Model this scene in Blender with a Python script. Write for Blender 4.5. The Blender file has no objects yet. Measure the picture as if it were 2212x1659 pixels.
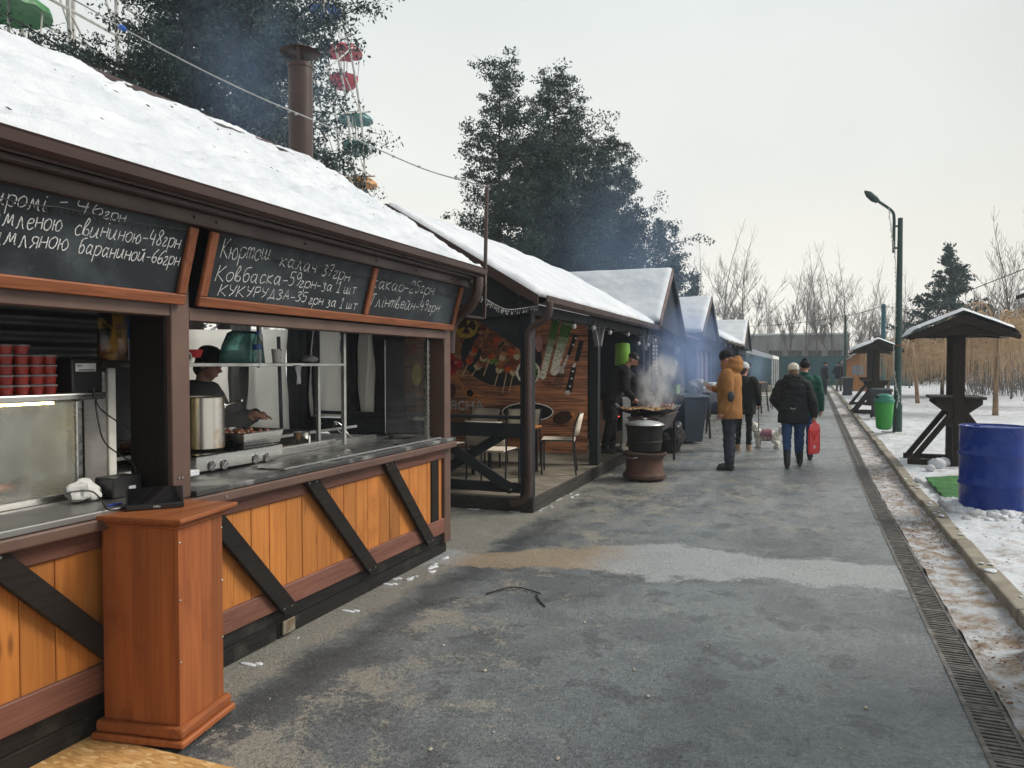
import bpy, bmesh, math, random
import numpy as np
from mathutils import Vector, Matrix, noise as mnoise
random.seed(7); RNG = np.random.default_rng(7)
R_ = math.radians
scene = bpy.context.scene
COL = scene.collection
# ------------------------------------------------------------------ camera
FPX, CX, CY, EYE = 1620.0, 1106.0, 829.5, 1.6          # measured in a 2212 x 1659 copy of the photograph
VPX, VPY = 1737.0, 787.0                                # where the street's lines meet
YAW = math.atan((VPX - CX) / FPX); PITCH = math.atan((CY - VPY) / FPX)
cam_data = bpy.data.cameras.new('camera'); cam = bpy.data.objects.new('camera', cam_data)
COL.objects.link(cam); scene.camera = cam
cam.location = (0, 0, EYE); cam.rotation_euler = (math.pi/2 - PITCH, 0, YAW)
cam_data.sensor_width = 36; cam_data.lens = 36 * FPX / 2212; cam_data.clip_end = 2000; cam_data.clip_start = .05
# ------------------------------------------------------------------ overcast sky, soft sun
world = bpy.data.worlds.new('World'); scene.world = world; world.use_nodes = True
wn = world.node_tree.nodes; wl = world.node_tree.links; wn.clear()
SUN_EL, SUN_AZ = R_(42), R_(62)                         # azimuth measured from +Y (down the street) towards +X
def nd(tree, t, **kw):
    n = tree.nodes.new(t)
    for k, v in kw.items(): setattr(n, k, v)
    return n
sky = nd(world.node_tree, 'ShaderNodeTexSky', sky_type='NISHITA', sun_disc=False, sun_elevation=SUN_EL, sun_rotation=SUN_AZ, air_density=2.0, dust_density=6.0)
tcw = nd(world.node_tree, 'ShaderNodeTexCoord'); sepw = nd(world.node_tree, 'ShaderNodeSeparateXYZ')
wl.new(tcw.outputs['Generated'], sepw.inputs[0])
rampw = nd(world.node_tree, 'ShaderNodeValToRGB')       # cloud deck: paler and warmer at the horizon, grey overhead
wl.new(sepw.outputs['Z'], rampw.inputs[0])
els = rampw.color_ramp.elements
els[0].position = 0.0; els[0].color = (.455, .42, .365, 1)
els[1].position = 1.0; els[1].color = (.285, .308, .32, 1)
e = els.new(.22); e.color = (.345, .346, .328, 1)
e = els.new(.5); e.color = (.282, .30, .298, 1)
nsw = nd(world.node_tree, 'ShaderNodeTexNoise'); nsw.inputs['Scale'].default_value = 1.6; nsw.inputs['Detail'].default_value = 3
wl.new(tcw.outputs['Generated'], nsw.inputs['Vector'])
mrw = nd(world.node_tree, 'ShaderNodeMapRange'); mrw.inputs[1].default_value = .3; mrw.inputs[2].default_value = .7; mrw.inputs[3].default_value = .9; mrw.inputs[4].default_value = 1.1
wl.new(nsw.outputs['Fac'], mrw.inputs[0])
mulw = nd(world.node_tree, 'ShaderNodeVectorMath', operation='SCALE'); wl.new(rampw.outputs[0], mulw.inputs[0])
dotw = nd(world.node_tree, 'ShaderNodeVectorMath', operation='DOT_PRODUCT'); wl.new(tcw.outputs['Generated'], dotw.inputs[0]); dotw.inputs[1].default_value = (-.52, .82, .22)   # thinner cloud over the stalls
mrd = nd(world.node_tree, 'ShaderNodeMapRange'); mrd.inputs[1].default_value = .55; mrd.inputs[2].default_value = 1.0; mrd.inputs[3].default_value = 1.0; mrd.inputs[4].default_value = 1.32; wl.new(dotw.outputs['Value'], mrd.inputs[0])
mmw = nd(world.node_tree, 'ShaderNodeMath', operation='MULTIPLY'); wl.new(mrw.outputs[0], mmw.inputs[0]); wl.new(mrd.outputs[0], mmw.inputs[1]); wl.new(mmw.outputs[0], mulw.inputs['Scale'])
sclw = nd(world.node_tree, 'ShaderNodeVectorMath', operation='SCALE'); sclw.inputs['Scale'].default_value = .05; wl.new(sky.outputs[0], sclw.inputs[0])
mixw = nd(world.node_tree, 'ShaderNodeMix', data_type='RGBA'); mixw.inputs['Factor'].default_value = .93
wl.new(sclw.outputs[0], mixw.inputs['A']); wl.new(mulw.outputs[0], mixw.inputs['B'])
bgw = nd(world.node_tree, 'ShaderNodeBackground'); wl.new(mixw.outputs['Result'], bgw.inputs[0]); bgw.inputs[1].default_value = 1.0
ow = nd(world.node_tree, 'ShaderNodeOutputWorld'); wl.new(bgw.outputs[0], ow.inputs[0])
sun_d = bpy.data.lights.new('sun', 'SUN'); sun_d.energy = 1.5; sun_d.angle = R_(25); sun_d.color = (1, .95, .88)
sun = bpy.data.objects.new('sun', sun_d); COL.objects.link(sun)
sdir = Vector((math.sin(SUN_AZ)*math.cos(SUN_EL), math.cos(SUN_AZ)*math.cos(SUN_EL), math.sin(SUN_EL)))
sun.rotation_euler = sdir.to_track_quat('Z', 'Y').to_euler(); sun.location = (20, 10, 30)
scene.view_settings.view_transform = 'Standard'; scene.view_settings.look = 'None'
scene.view_settings.exposure = 1.08; scene.view_settings.gamma = 1.0
scene.render.engine = 'CYCLES'
scene.cycles.use_denoising = True; scene.cycles.max_bounces = 6; scene.cycles.diffuse_bounces = 3; scene.cycles.glossy_bounces = 3
scene.cycles.transmission_bounces = 5; scene.cycles.transparent_max_bounces = 12; scene.cycles.volume_bounces = 1
scene.cycles.volume_step_rate = 4.0; scene.cycles.volume_max_steps = 64; scene.cycles.caustics_reflective = False; scene.cycles.caustics_refractive = False
# ------------------------------------------------------------------ pixel -> place (a ray met with the ground or a wall the thing touches)
_f0 = Vector((-math.sin(YAW), math.cos(YAW), 0)); _r = Vector((math.cos(YAW), math.sin(YAW), 0))
_fw = _f0*math.cos(PITCH) - Vector((0, 0, math.sin(PITCH))); _up = _f0*math.sin(PITCH) + Vector((0, 0, math.cos(PITCH)))
def ray(x, y): return _fw + _r*((x-CX)/FPX) + _up*((CY-y)/FPX)
def G(x, y, z=0.0): d = ray(x, y); return Vector((0, 0, EYE)) + d*((z-EYE)/d.z)
def PX(x, y, X): d = ray(x, y); return Vector((0, 0, EYE)) + d*(X/d.x)
def PY(x, y, Y): d = ray(x, y); return Vector((0, 0, EYE)) + d*(Y/d.y)
def PD(x, y, D): return Vector((0, 0, EYE)) + ray(x, y)*D
def bend(y): return .012*max(0.0, y-10)                 # the street drifts to the side a little with distance
# ------------------------------------------------------------------ mesh helpers
def V(*a): return Vector(a)
class MB:
    def __init__(s): s.v = []; s.f = []; s.c = []; s.m = []; s.col = None; s.mi = 0
    def add(s, vs, fs):
        o = len(s.v); s.v += [tuple(p) for p in vs]
        for f in fs: s.f.append([i+o for i in f]); s.c.append(s.col); s.m.append(s.mi)
        return s
    def box(s, c, d, rot=None):
        x, y, z = d[0]/2, d[1]/2, d[2]/2
        vs = [Vector((sx*x, sy*y, sz*z)) for sz in (-1, 1) for sy in (-1, 1) for sx in (-1, 1)]
        if rot is not None:
            if not isinstance(rot, Matrix):
                from mathutils import Euler
                rot = Euler(rot).to_matrix()
            vs = [rot @ v for v in vs]
        c = Vector(c); return s.add([v+c for v in vs], [(0,2,3,1), (4,5,7,6), (0,1,5,4), (2,6,7,3), (0,4,6,2), (1,3,7,5)])
    def b(s, x0, x1, y0, y1, z0, z1): return s.box(((x0+x1)/2, (y0+y1)/2, (z0+z1)/2), (abs(x1-x0), abs(y1-y0), abs(z1-z0)))
    def beam(s, p0, p1, w, h, up=(0, 0, 1)):
        p0 = Vector(p0); p1 = Vector(p1); d = (p1-p0); L = d.length; d.normalize()
        up = Vector(up); sd = d.cross(up)
        if sd.length < 1e-4: sd = d.cross(Vector((1, 0, 0)))
        sd.normalize(); u = sd.cross(d)
        vs = [p + sd*(a*w/2) + u*(b_*h/2) for p in (p0, p1) for a, b_ in ((-1,-1), (1,-1), (1,1), (-1,1))]
        return s.add(vs, [(3,2,1,0), (4,5,6,7), (0,1,5,4), (1,2,6,5), (2,3,7,6), (3,0,4,7)])
    def tube(s, pts, r, n=8, cap=True, closed=False):
        pts = [Vector(p) for p in pts]; k = len(pts)
        rs = r if isinstance(r, (list, tuple)) else [r]*k
        nrm = None; rings = []
        for i, p in enumerate(pts):
            a = pts[i-1] if i > 0 else p; b_ = pts[i+1] if i < k-1 else p
            t = (b_-a)
            if t.length < 1e-9: t = Vector((0, 0, 1))
            t.normalize()
            if nrm is None: nrm = t.orthogonal().normalized()
            else:
                nrm = nrm - t*nrm.dot(t)
                nrm = nrm.normalized() if nrm.length > 1e-6 else t.orthogonal().normalized()
            bn = t.cross(nrm)
            rings.append([p + (nrm*math.cos(2*math.pi*j/n) + bn*math.sin(2*math.pi*j/n))*rs[i] for j in range(n)])
        vs = [q for rg in rings for q in rg]; fs = []
        for i in range(k-1):
            for j in range(n): fs.append((i*n+j, i*n+(j+1) % n, (i+1)*n+(j+1) % n, (i+1)*n+j))
        if cap and n > 2: fs.append(tuple(range(n-1, -1, -1))); fs.append(tuple((k-1)*n+j for j in range(n)))
        return s.add(vs, fs)
    def cyl(s, p0, p1, r0, r1=None, n=14): return s.tube([p0, p1], [r0, r0 if r1 is None else r1], n)
    def lathe(s, prof, c=(0, 0, 0), n=28, sx=1, sy=1):
        c = Vector(c); vs = []; fs = []
        for r, z in prof: vs += [c + Vector((r*sx*math.cos(2*math.pi*j/n), r*sy*math.sin(2*math.pi*j/n), z)) for j in range(n)]
        for i in range(len(prof)-1):
            for j in range(n): fs.append((i*n+j, i*n+(j+1) % n, (i+1)*n+(j+1) % n, (i+1)*n+j))
        if prof[0][0] > 1e-5: fs.append(tuple(range(n-1, -1, -1)))
        if prof[-1][0] > 1e-5: fs.append(tuple((len(prof)-1)*n+j for j in range(n)))
        return s.add(vs, fs)
    def ell(s, c, r, n=12, m=8, rot=None):
        c = Vector(c); vs = []; fs = []
        for i in range(m+1):
            a = math.pi*i/m
            for j in range(n):
                t = 2*math.pi*j/n; v = Vector((r[0]*math.sin(a)*math.cos(t), r[1]*math.sin(a)*math.sin(t), -r[2]*math.cos(a)))
                vs.append(c + (rot @ v if rot is not None else v))
        for i in range(m):
            for j in range(n): fs.append((i*n+j, i*n+(j+1) % n, (i+1)*n+(j+1) % n, (i+1)*n+j))
        return s.add(vs, fs)
    def prism(s, poly, off):
        poly = [Vector(p) for p in poly]; off = Vector(off); n = len(poly)
        vs = poly + [p+off for p in poly]
        nn = Vector((0, 0, 0))
        for i in range(n): nn += poly[i].cross(poly[(i+1) % n])
        fs = [tuple(range(n-1, -1, -1)), tuple(range(n, 2*n))] + [(i, (i+1) % n, n+(i+1) % n, n+i) for i in range(n)]
        if nn.dot(off) < 0: fs = [tuple(reversed(f)) for f in fs]
        return s.add(vs, fs)
    def loft(s, rings, n=16):
        vs = []; fs = []
        for cx, cy, cz, rx, ry in rings: vs += [Vector((cx+rx*math.cos(2*math.pi*j/n), cy+ry*math.sin(2*math.pi*j/n), cz)) for j in range(n)]
        for i in range(len(rings)-1):
            for j in range(n): fs.append((i*n+j, i*n+(j+1) % n, (i+1)*n+(j+1) % n, (i+1)*n+j))
        fs.append(tuple(range(n-1, -1, -1))); fs.append(tuple((len(rings)-1)*n+j for j in range(n)))
        return s.add(vs, fs)
    def quad(s, *p): return s.add(p, [tuple(range(len(p)))])
    def mesh(s, name, mats):
        me = bpy.data.meshes.new(name); me.from_pydata(s.v, [], s.f)
        for m in (mats if isinstance(mats, (list, tuple)) else [mats]): me.materials.append(m)
        if any(s.m): me.polygons.foreach_set('material_index', s.m)
        if s.c and s.c[0] is not None:
            at = me.color_attributes.new('Col', 'FLOAT_COLOR', 'CORNER'); dat = []
            for f, c in zip(s.f, s.c): dat += [v for _ in f for v in (c[0], c[1], c[2], 1.0)]
            at.data.foreach_set('color', dat)
        me.validate(); me.update(); return me
    def build(s, name, mats, parent=None, bevel=0, smooth=False, sub=0):
        o = bpy.data.objects.new(name, s.mesh(name, mats)); return link(o, parent, bevel, smooth, sub)
def link(o, parent=None, bevel=0, smooth=False, sub=0):
    COL.objects.link(o)
    if parent is not None:
        o.parent = parent
        if parent.type == 'EMPTY': o.location = -parent.location
    if smooth:
        o.data.polygons.foreach_set('use_smooth', [True]*len(o.data.polygons))
        if smooth != 'all':
            try: o.data.set_sharp_from_angle(angle=R_(smooth if smooth > 1 else 40))
            except Exception: pass
    if bevel:
        m = o.modifiers.new('bevel', 'BEVEL'); m.width = bevel; m.segments = 2 if bevel > .006 else 1; m.limit_method = 'ANGLE'; m.angle_limit = R_(40)
    if sub:
        m = o.modifiers.new('sub', 'SUBSURF'); m.levels = sub; m.render_levels = sub
    return o
def tag(o, label, cat, group=None):
    o['label'] = label; o['category'] = cat
    if group: o['group'] = group
    return o
def thing(name, label, cat, loc=(0, 0, 0), group=None):
    o = bpy.data.objects.new(name, None); COL.objects.link(o); o.location = loc; o.empty_display_size = .1
    return tag(o, label, cat, group)
def kind(o, k, label=None):
    o['kind'] = k
    if label: o['label'] = label
    return o
def copy_tree(o, parent=None):
    c = o.copy(); COL.objects.link(c); c.parent = parent
    for ch in list(o.children): copy_tree(ch, c)
    return c
def cr(pts, k=6, closed=False):
    """Catmull-Rom through points"""
    P = [Vector(p) for p in pts]; out = []; n = len(P)
    for i in range(n-1):
        p0 = P[max(i-1, 0)]; p1 = P[i]; p2 = P[i+1]; p3 = P[min(i+2, n-1)]
        for j in range(k):
            t = j/k; out.append(.5*((2*p1) + (p2-p0)*t + (2*p0-5*p1+4*p2-p3)*t*t + (3*p1-p0-3*p2+p3)*t**3))
    out.append(P[-1]); return out
def evaluated(o):
    dg = bpy.context.evaluated_depsgraph_get(); me = bpy.data.meshes.new_from_object(o.evaluated_get(dg)); return me
# ------------------------------------------------------------------ materials
MATS = {}
def base_mat(name):
    m = bpy.data.materials.new(name); m.use_nodes = True; t = m.node_tree; p = t.nodes['Principled BSDF']; MATS[name] = m; return m, t, p
def coords(t, scale=(1, 1, 1), rnd=True, world=False):
    if world:
        g = nd(t, 'ShaderNodeNewGeometry'); src = g.outputs['Position']
    else:
        g = nd(t, 'ShaderNodeTexCoord'); src = g.outputs['Object']
    mp = nd(t, 'ShaderNodeMapping'); mp.inputs['Scale'].default_value = scale
    if rnd:
        oi = nd(t, 'ShaderNodeObjectInfo'); ad = nd(t, 'ShaderNodeVectorMath', operation='ADD'); ml = nd(t, 'ShaderNodeMath', operation='MULTIPLY'); ml.inputs[1].default_value = 37.0
        t.links.new(oi.outputs['Random'], ml.inputs[0]); t.links.new(src, ad.inputs[0]); t.links.new(ml.outputs[0], ad.inputs[1]); t.links.new(ad.outputs[0], mp.inputs[0])
    else: t.links.new(src, mp.inputs[0])
    return mp.outputs[0]
def noise(t, vec, scale, detail=4, rough=.55, dist=0):
    n = nd(t, 'ShaderNodeTexNoise'); n.inputs['Scale'].default_value = scale; n.inputs['Detail'].default_value = detail
    n.inputs['Roughness'].default_value = rough; n.inputs['Distortion'].default_value = dist; t.links.new(vec, n.inputs['Vector']); return n.outputs['Fac']
def mrange(t, v, a, b, c=0., d=1.):
    n = nd(t, 'ShaderNodeMapRange'); n.inputs[1].default_value = a; n.inputs[2].default_value = b; n.inputs[3].default_value = c; n.inputs[4].default_value = d
    t.links.new(v, n.inputs[0]); return n.outputs[0]
def mixc(t, f, a, b, mode='MIX'):
    n = nd(t, 'ShaderNodeMix', data_type='RGBA', blend_type=mode)
    for s_, v in (('Factor', f), ('A', a), ('B', b)):
        if isinstance(v, (int, float)): n.inputs[s_].default_value = v
        elif isinstance(v, (tuple, list)): n.inputs[s_].default_value = (*v[:3], 1)
        else: t.links.new(v, n.inputs[s_])
    return n.outputs['Result']
def math_(t, op, a, b):
    n = nd(t, 'ShaderNodeMath', operation=op)
    for i, v in enumerate((a, b)):
        if isinstance(v, (int, float)): n.inputs[i].default_value = v
        else: t.links.new(v, n.inputs[i])
    return n.outputs[0]
def bump(t, p, h, strength=.3, dist=.01):
    b = nd(t, 'ShaderNodeBump'); b.inputs['Strength'].default_value = strength; b.inputs['Distance'].default_value = dist
    t.links.new(h, b.inputs['Height']); t.links.new(b.outputs[0], p.inputs['Normal'])
def pm(name, col, rough=.6, metal=0, col2=None, scale=6, bs=60, bstr=.15, stretch=(1, 1, 1), spec=.5, rv=.12, world=False, lo=.35, hi=.65):
    """plain surface with blotches of a second tone, fine relief and uneven gloss"""
    m, t, p = base_mat(name)
    vec = coords(t, stretch, not world, world)
    n1 = noise(t, vec, scale, 5); n2 = noise(t, vec, bs, 3)
    if col2 is None: col2 = tuple(c*.68 for c in col)
    t.links.new(mixc(t, mrange(t, n1, lo, hi), col, col2), p.inputs['Base Color'])
    t.links.new(mrange(t, n1, .3, .7, max(.02, rough-rv), min(1, rough+rv)), p.inputs['Roughness'])
    p.inputs['Metallic'].default_value = metal; p.inputs['Specular IOR Level'].default_value = spec
    if bstr: bump(t, p, n2, bstr, .006)
    return m
def wood(name, col, dark, axis='z', rough=.55, grain=1.0, knots=True, bstr=.35, wear=None):
    m, t, p = base_mat(name); p.inputs['Specular IOR Level'].default_value = .18 if max(col) < .08 else .4
    sc = {'x': (1.2, 22, 22), 'y': (22, 1.2, 22), 'z': (22, 22, 1.2)}[axis]
    vec = coords(t, sc); n1 = noise(t, vec, 1.6*grain, 6, .6, 1.2); n3 = noise(t, vec, 6*grain, 3, .6)
    vec2 = coords(t, tuple(.35*math.sqrt(s_) for s_ in sc)); n2 = noise(t, vec2, 1.5, 3)
    oi = nd(t, 'ShaderNodeObjectInfo')
    c = mixc(t, mrange(t, n1, .38, .66), col, dark)
    c = mixc(t, mrange(t, n2, .38, .75, 0, .6), c, tuple(.42*x for x in col))
    rv = mrange(t, oi.outputs['Random'], 0, 1, .86, 1.1)
    hs = nd(t, 'ShaderNodeHueSaturation'); t.links.new(c, hs.inputs['Color']); t.links.new(rv, hs.inputs['Value']); c = hs.outputs[0]
    if knots:
        kv = coords(t, {'x': (2.4, 9, 9), 'y': (9, 2.4, 9), 'z': (9, 9, 2.4)}[axis]); vo = nd(t, 'ShaderNodeTexVoronoi'); vo.inputs['Scale'].default_value = 1.1; t.links.new(kv, vo.inputs['Vector'])
        c = mixc(t, mrange(t, vo.outputs['Distance'], .05, .16, .8, 0), c, tuple(.35*x for x in dark))
    if wear:
        wv = noise(t, coords(t, (1, 1, 1)), 3.5, 5, .65); c = mixc(t, mrange(t, wv, .55, .72), c, wear)
    t.links.new(c, p.inputs['Base Color']); t.links.new(mrange(t, n1, .3, .7, rough-.1, rough+.15), p.inputs['Roughness'])
    bump(t, p, math_(t, 'ADD', n1, math_(t, 'MULTIPLY', n3, .5)), bstr, .004); return m
def colattr(name, rough=.6, spec=.3, vs=0.0, gain=1.0):
    m, t, p = base_mat(name); a = nd(t, 'ShaderNodeVertexColor', layer_name='Col'); p.inputs['Roughness'].default_value = rough; p.inputs['Specular IOR Level'].default_value = spec
    gn = nd(t, 'ShaderNodeVectorMath', operation='SCALE'); gn.inputs['Scale'].default_value = gain; t.links.new(a.outputs[0], gn.inputs[0]); c = gn.outputs[0]
    if vs:
        n = noise(t, coords(t, (1, 1, 1), False), vs, 5, .65); c = mixc(t, mrange(t, n, .4, .62, 0, .75), c, mixc(t, 1.0, c, (.35, .3, .28), 'MULTIPLY'))
    t.links.new(c, p.inputs['Base Color']); return m
def emis(name, col, strength, base=(.8, .8, .8)):
    m, t, p = base_mat(name); p.inputs['Base Color'].default_value = (*base, 1); p.inputs['Emission Color'].default_value = (*col, 1); p.inputs['Emission Strength'].default_value = strength; return m
def glass(name, tint=(.9, .95, .95), fog=.15, rough=.02, fogcol=(.75, .77, .76)):
    """thin pane: mostly clear, some reflection, some film of dirt or steam"""
    m, t, p = base_mat(name); t.nodes.remove(p)
    out = t.nodes['Material Output']; tr = nd(t, 'ShaderNodeBsdfTransparent'); tr.inputs[0].default_value = (*tint, 1)
    gl = nd(t, 'ShaderNodeBsdfGlossy'); gl.inputs['Roughness'].default_value = rough
    df = nd(t, 'ShaderNodeBsdfDiffuse'); df.inputs[0].default_value = (*fogcol, 1)
    fr = nd(t, 'ShaderNodeFresnel'); fr.inputs[0].default_value = 1.5
    a = nd(t, 'ShaderNodeMixShader'); t.links.new(fr.outputs[0], a.inputs[0]); t.links.new(tr.outputs[0], a.inputs[1]); t.links.new(gl.outputs[0], a.inputs[2])
    n = noise(t, coords(t), 5, 4); b = nd(t, 'ShaderNodeMixShader'); t.links.new(mrange(t, n, .3, .7, fog*.5, min(1, fog*1.5)), b.inputs[0])
    t.links.new(a.outputs[0], b.inputs[1]); t.links.new(df.outputs[0], b.inputs[2]); t.links.new(b.outputs[0], out.inputs[0]); return m

M_orange = wood('orange_stained_pine', (.55, .21, .045), (.43, .145, .028), 'z', .5, .8, True, .35, (.36, .125, .028))
M_brownrail = wood('brown_stained_board', (.21, .088, .06), (.12, .045, .03), 'y', .55, 1.1, False)
M_brownpost = pm('brown_metal_cladding', (.125, .071, .053), .5, 0, (.09, .05, .038), 4, 90, .06)
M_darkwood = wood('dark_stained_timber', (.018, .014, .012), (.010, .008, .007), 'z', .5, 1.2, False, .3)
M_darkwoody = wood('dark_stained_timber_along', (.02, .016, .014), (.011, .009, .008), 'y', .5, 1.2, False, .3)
M_blacksill = wood('wet_black_timber', (.020, .019, .018), (.008, .008, .008), 'y', .45, 1.0, False, .6, (.05, .046, .04))
M_redframe = wood('red_stained_frame', (.30, .098, .036), (.16, .046, .018), 'y', .5, .9, False)
M_redframez = wood('red_stained_frame_upright', (.30, .098, .036), (.16, .046, .018), 'z', .5, .9, False)
M_lectern = wood('mahogany_stained_panel', (.40, .125, .036), (.27, .07, .02), 'z', .48, .45, False, .2, (.20, .055, .018))
M_lecterny = wood('mahogany_stained_moulding', (.38, .122, .038), (.25, .068, .021), 'y', .42, .6, False, .15)
M_guttermetal = pm('dark_brown_painted_metal', (.060, .032, .026), .38, 0, (.040, .021, .017), 3, 120, .03)
M_board = None
M_steel = pm('stainless_steel', (.62, .62, .60), .28, 1, (.50, .49, .47), 5, 200, .02, (1, 1, 6))
M_steeldull = pm('brushed_steel', (.45, .45, .44), .42, 1, (.30, .29, .28), 4, 150, .05)
M_black = pm('black_plastic', (.012, .012, .013), .4, 0, None, 8, 200, .03)
M_blackmetal = pm('black_iron', (.010, .010, .010), .5, 0, (.02, .018, .016), 9, 80, .2, spec=.3)
M_white = pm('white_plastic', (.75, .75, .74), .4)
M_cloth_white = pm('white_tarpaulin', (.62, .61, .58), .8, 0, (.50, .49, .46), 2.0, 30, .2)
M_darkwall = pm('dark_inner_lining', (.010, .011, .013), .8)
M_rust = pm('rusted_steel', (.10, .042, .024), .8, 0, (.045, .026, .02), 5, 70, .4)
M_chrome = pm('chrome', (.7, .7, .7), .12, 1, None, 3, 100, 0)
M_skin = pm('skin', (.48, .25, .18), .5, 0, (.42, .19, .13), 9, 120, .05)
M_rubber = pm('black_rubber', (.015, .015, .015), .8)
# ================================================================== SETTING
def snow_mat(name, dirty=.0, bs=14, bstr=.5):
    m, t, p = base_mat(name); vec = coords(t, (1, 1, 1), False, True)
    n = noise(t, vec, 2.2, 6, .6); n2 = noise(t, vec, bs, 6, .65); n3 = noise(t, vec, bs*9, 3, .7)
    c = mixc(t, mrange(t, n, .35, .7), (.68, .70, .73), (.54, .575, .62))
    if dirty:
        d = noise(t, vec, 5.5, 7, .72); c = mixc(t, mrange(t, d, .50-.12*dirty, .78-.22*dirty), c, (.30, .22, .15)); d2 = noise(t, vec, 26, 5, .7)
        c = mixc(t, mrange(t, d2, .60, .70, 0, .35+.5*dirty), c, (.17, .085, .04))
    t.links.new(c, p.inputs['Base Color']); p.inputs['Roughness'].default_value = .7; p.inputs['Specular IOR Level'].default_value = .25
    bump(t, p, math_(t, 'ADD', n2, math_(t, 'MULTIPLY', n3, .35)), bstr, .02); return m
M_snow = snow_mat('clean_snow', 0, 9, .8); M_snowdirty = snow_mat('trodden_snow', .16, 14, .8); M_slush = snow_mat('dirty_slush', .82, 30, 1.0)
def asphalt():
    m, t, p = base_mat('wet_asphalt'); vec = coords(t, (1, 1, 1), False, True)
    sep = nd(t, 'ShaderNodeSeparateXYZ'); t.links.new(vec, sep.inputs[0]); X, Y = sep.outputs['X'], sep.outputs['Y']
    fine = noise(t, vec, 150, 3, .75); g2 = noise(t, vec, 40, 6, .85); vor = nd(t, 'ShaderNodeTexVoronoi'); vor.inputs['Scale'].default_value = 105; t.links.new(vec, vor.inputs['Vector'])
    big = noise(t, vec, .8, 6, .62, .5); mid = noise(t, vec, 3.2, 8, .7, .3); crust = noise(t, vec, 2.0, 14, .78, .35); edge = noise(t, vec, 3.0, 8, .7)
    grain = mrange(t, math_(t, 'ADD', math_(t, 'MULTIPLY', fine, .4), math_(t, 'MULTIPLY', g2, .6)), .42, .60)
    def mx(f, c, d): return mixc(t, f, c, d)
    def gr(lo, hi): return mixc(t, grain, lo, hi)
    def mul(a, b): return math_(t, 'MULTIPLY', a, b)
    c = gr((.053, .062, .066), (.195, .212, .219))
    painted_sheen = mul(mrange(t, math_(t, 'ADD', big, math_(t, 'MULTIPLY', X, .02)), .40, .54), mrange(t, mid, .40, .56, .15, 1))
    c = mx(mul(painted_sheen, .85), c, gr((.145, .165, .175), (.355, .383, .392)))  # wet sheen painted into the base colour as a paler bluish grey
    c = mx(mul(mrange(t, mid, .50, .60), .8), c, gr((.045, .052, .055), (.145, .157, .16)))       # damp blotches
    sand = gr((.17, .16, .135), (.38, .36, .31))
    nx = math_(t, 'ADD', X, mul(math_(t, 'SUBTRACT', edge, .5), .55))
    c = mx(mul(mrange(t, nx, -2.62, -2.50, 1, 0), .9), c, gr((.16, .15, .13), (.38, .36, .31)))     # dry strip under the eaves
    c = mx(mul(mul(mrange(t, nx, -2.56, -2.42), mrange(t, nx, -2.36, -2.1, 1, 0)), .6), c, (.028, .032, .034))  # drip line
    near = mul(mrange(t, nx, -2.35, -2.1), mrange(t, X, -2.0, -.7, .5, 0)); gsh = mul(math_(t, 'SUBTRACT', grain, .5), .10); bl = mul(mul(mrange(t, X, -2.35, -1.5, 1, 0), mrange(t, Y, 2.6, 3.6, 1, 0)), .07); c = mx(mrange(t, math_(t, 'ADD', math_(t, 'ADD', math_(t, 'ADD', crust, gsh), bl), mul(near, .24)), .62, .66, 0, .9), c, sand)
    fy = mrange(t, Y, 6.3, 8.2, 0, 1); c = mx(mul(fy, mrange(t, math_(t, 'ADD', math_(t, 'ADD', crust, gsh), mul(mrange(t, X, -3.0, .2, .11, 0), 1)), .545, .60, 0, .8)), c, sand)
    c = mx(mul(fy, mrange(t, noise(t, coords(t, (2.2, .5, 1), False, True), 1.8, 9, .7), .52, .60, 0, .55)), c, gr((.20, .205, .20), (.36, .37, .365)))
    # old ice and slush spread across the road
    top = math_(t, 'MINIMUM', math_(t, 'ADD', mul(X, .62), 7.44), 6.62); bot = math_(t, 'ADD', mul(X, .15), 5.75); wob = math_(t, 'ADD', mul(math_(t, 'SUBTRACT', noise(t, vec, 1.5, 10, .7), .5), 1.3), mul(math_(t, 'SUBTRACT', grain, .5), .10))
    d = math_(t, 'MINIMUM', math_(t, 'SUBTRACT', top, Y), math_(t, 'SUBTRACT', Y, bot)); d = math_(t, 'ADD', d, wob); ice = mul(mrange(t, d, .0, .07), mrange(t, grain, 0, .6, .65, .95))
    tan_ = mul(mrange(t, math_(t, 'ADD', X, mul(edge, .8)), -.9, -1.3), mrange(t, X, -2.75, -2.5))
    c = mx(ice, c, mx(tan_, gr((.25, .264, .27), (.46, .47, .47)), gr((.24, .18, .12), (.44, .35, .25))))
    c = mx(mrange(t, noise(t, vec, 30, 4, .75), .71, .76, 0, .7), c, (.55, .55, .53))
    t.links.new(c, p.inputs['Base Color']); r = mrange(t, mid, .36, .64, .36, .20); r = math_(t, 'ADD', r, mul(mrange(t, crust, .58, .64), .2)); t.links.new(r, p.inputs['Roughness']); p.inputs['Specular IOR Level'].default_value = .5
    h = math_(t, 'ADD', math_(t, 'MULTIPLY', g2, 1.2), math_(t, 'MULTIPLY', vor.outputs['Distance'], .8)); bump(t, p, h, .6, .007); return m
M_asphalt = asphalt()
M_concrete = pm('weathered_concrete', (.30, .27, .21), .85, 0, (.20, .17, .13), 5, 120, .5, world=True)
M_grate = pm('cast_iron_grate', (.085, .078, .07), .6, 0, (.22, .20, .18), 16, 150, .3, world=True, lo=.48, hi=.7)
M_void = pm('drain_dark', (.006, .006, .006), .9)
M_leaf = pm('fallen_leaf', (.17, .07, .032), .8, 0, (.10, .045, .025), 30, 60, .1)

g = MB(); S = 170
g.quad((-S, -40, -.06), (S, -40, -.06), (S, 280, -.06), (-S, 280, -.06)); kind(g.build('ground', M_snowdirty), 'structure')
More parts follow.
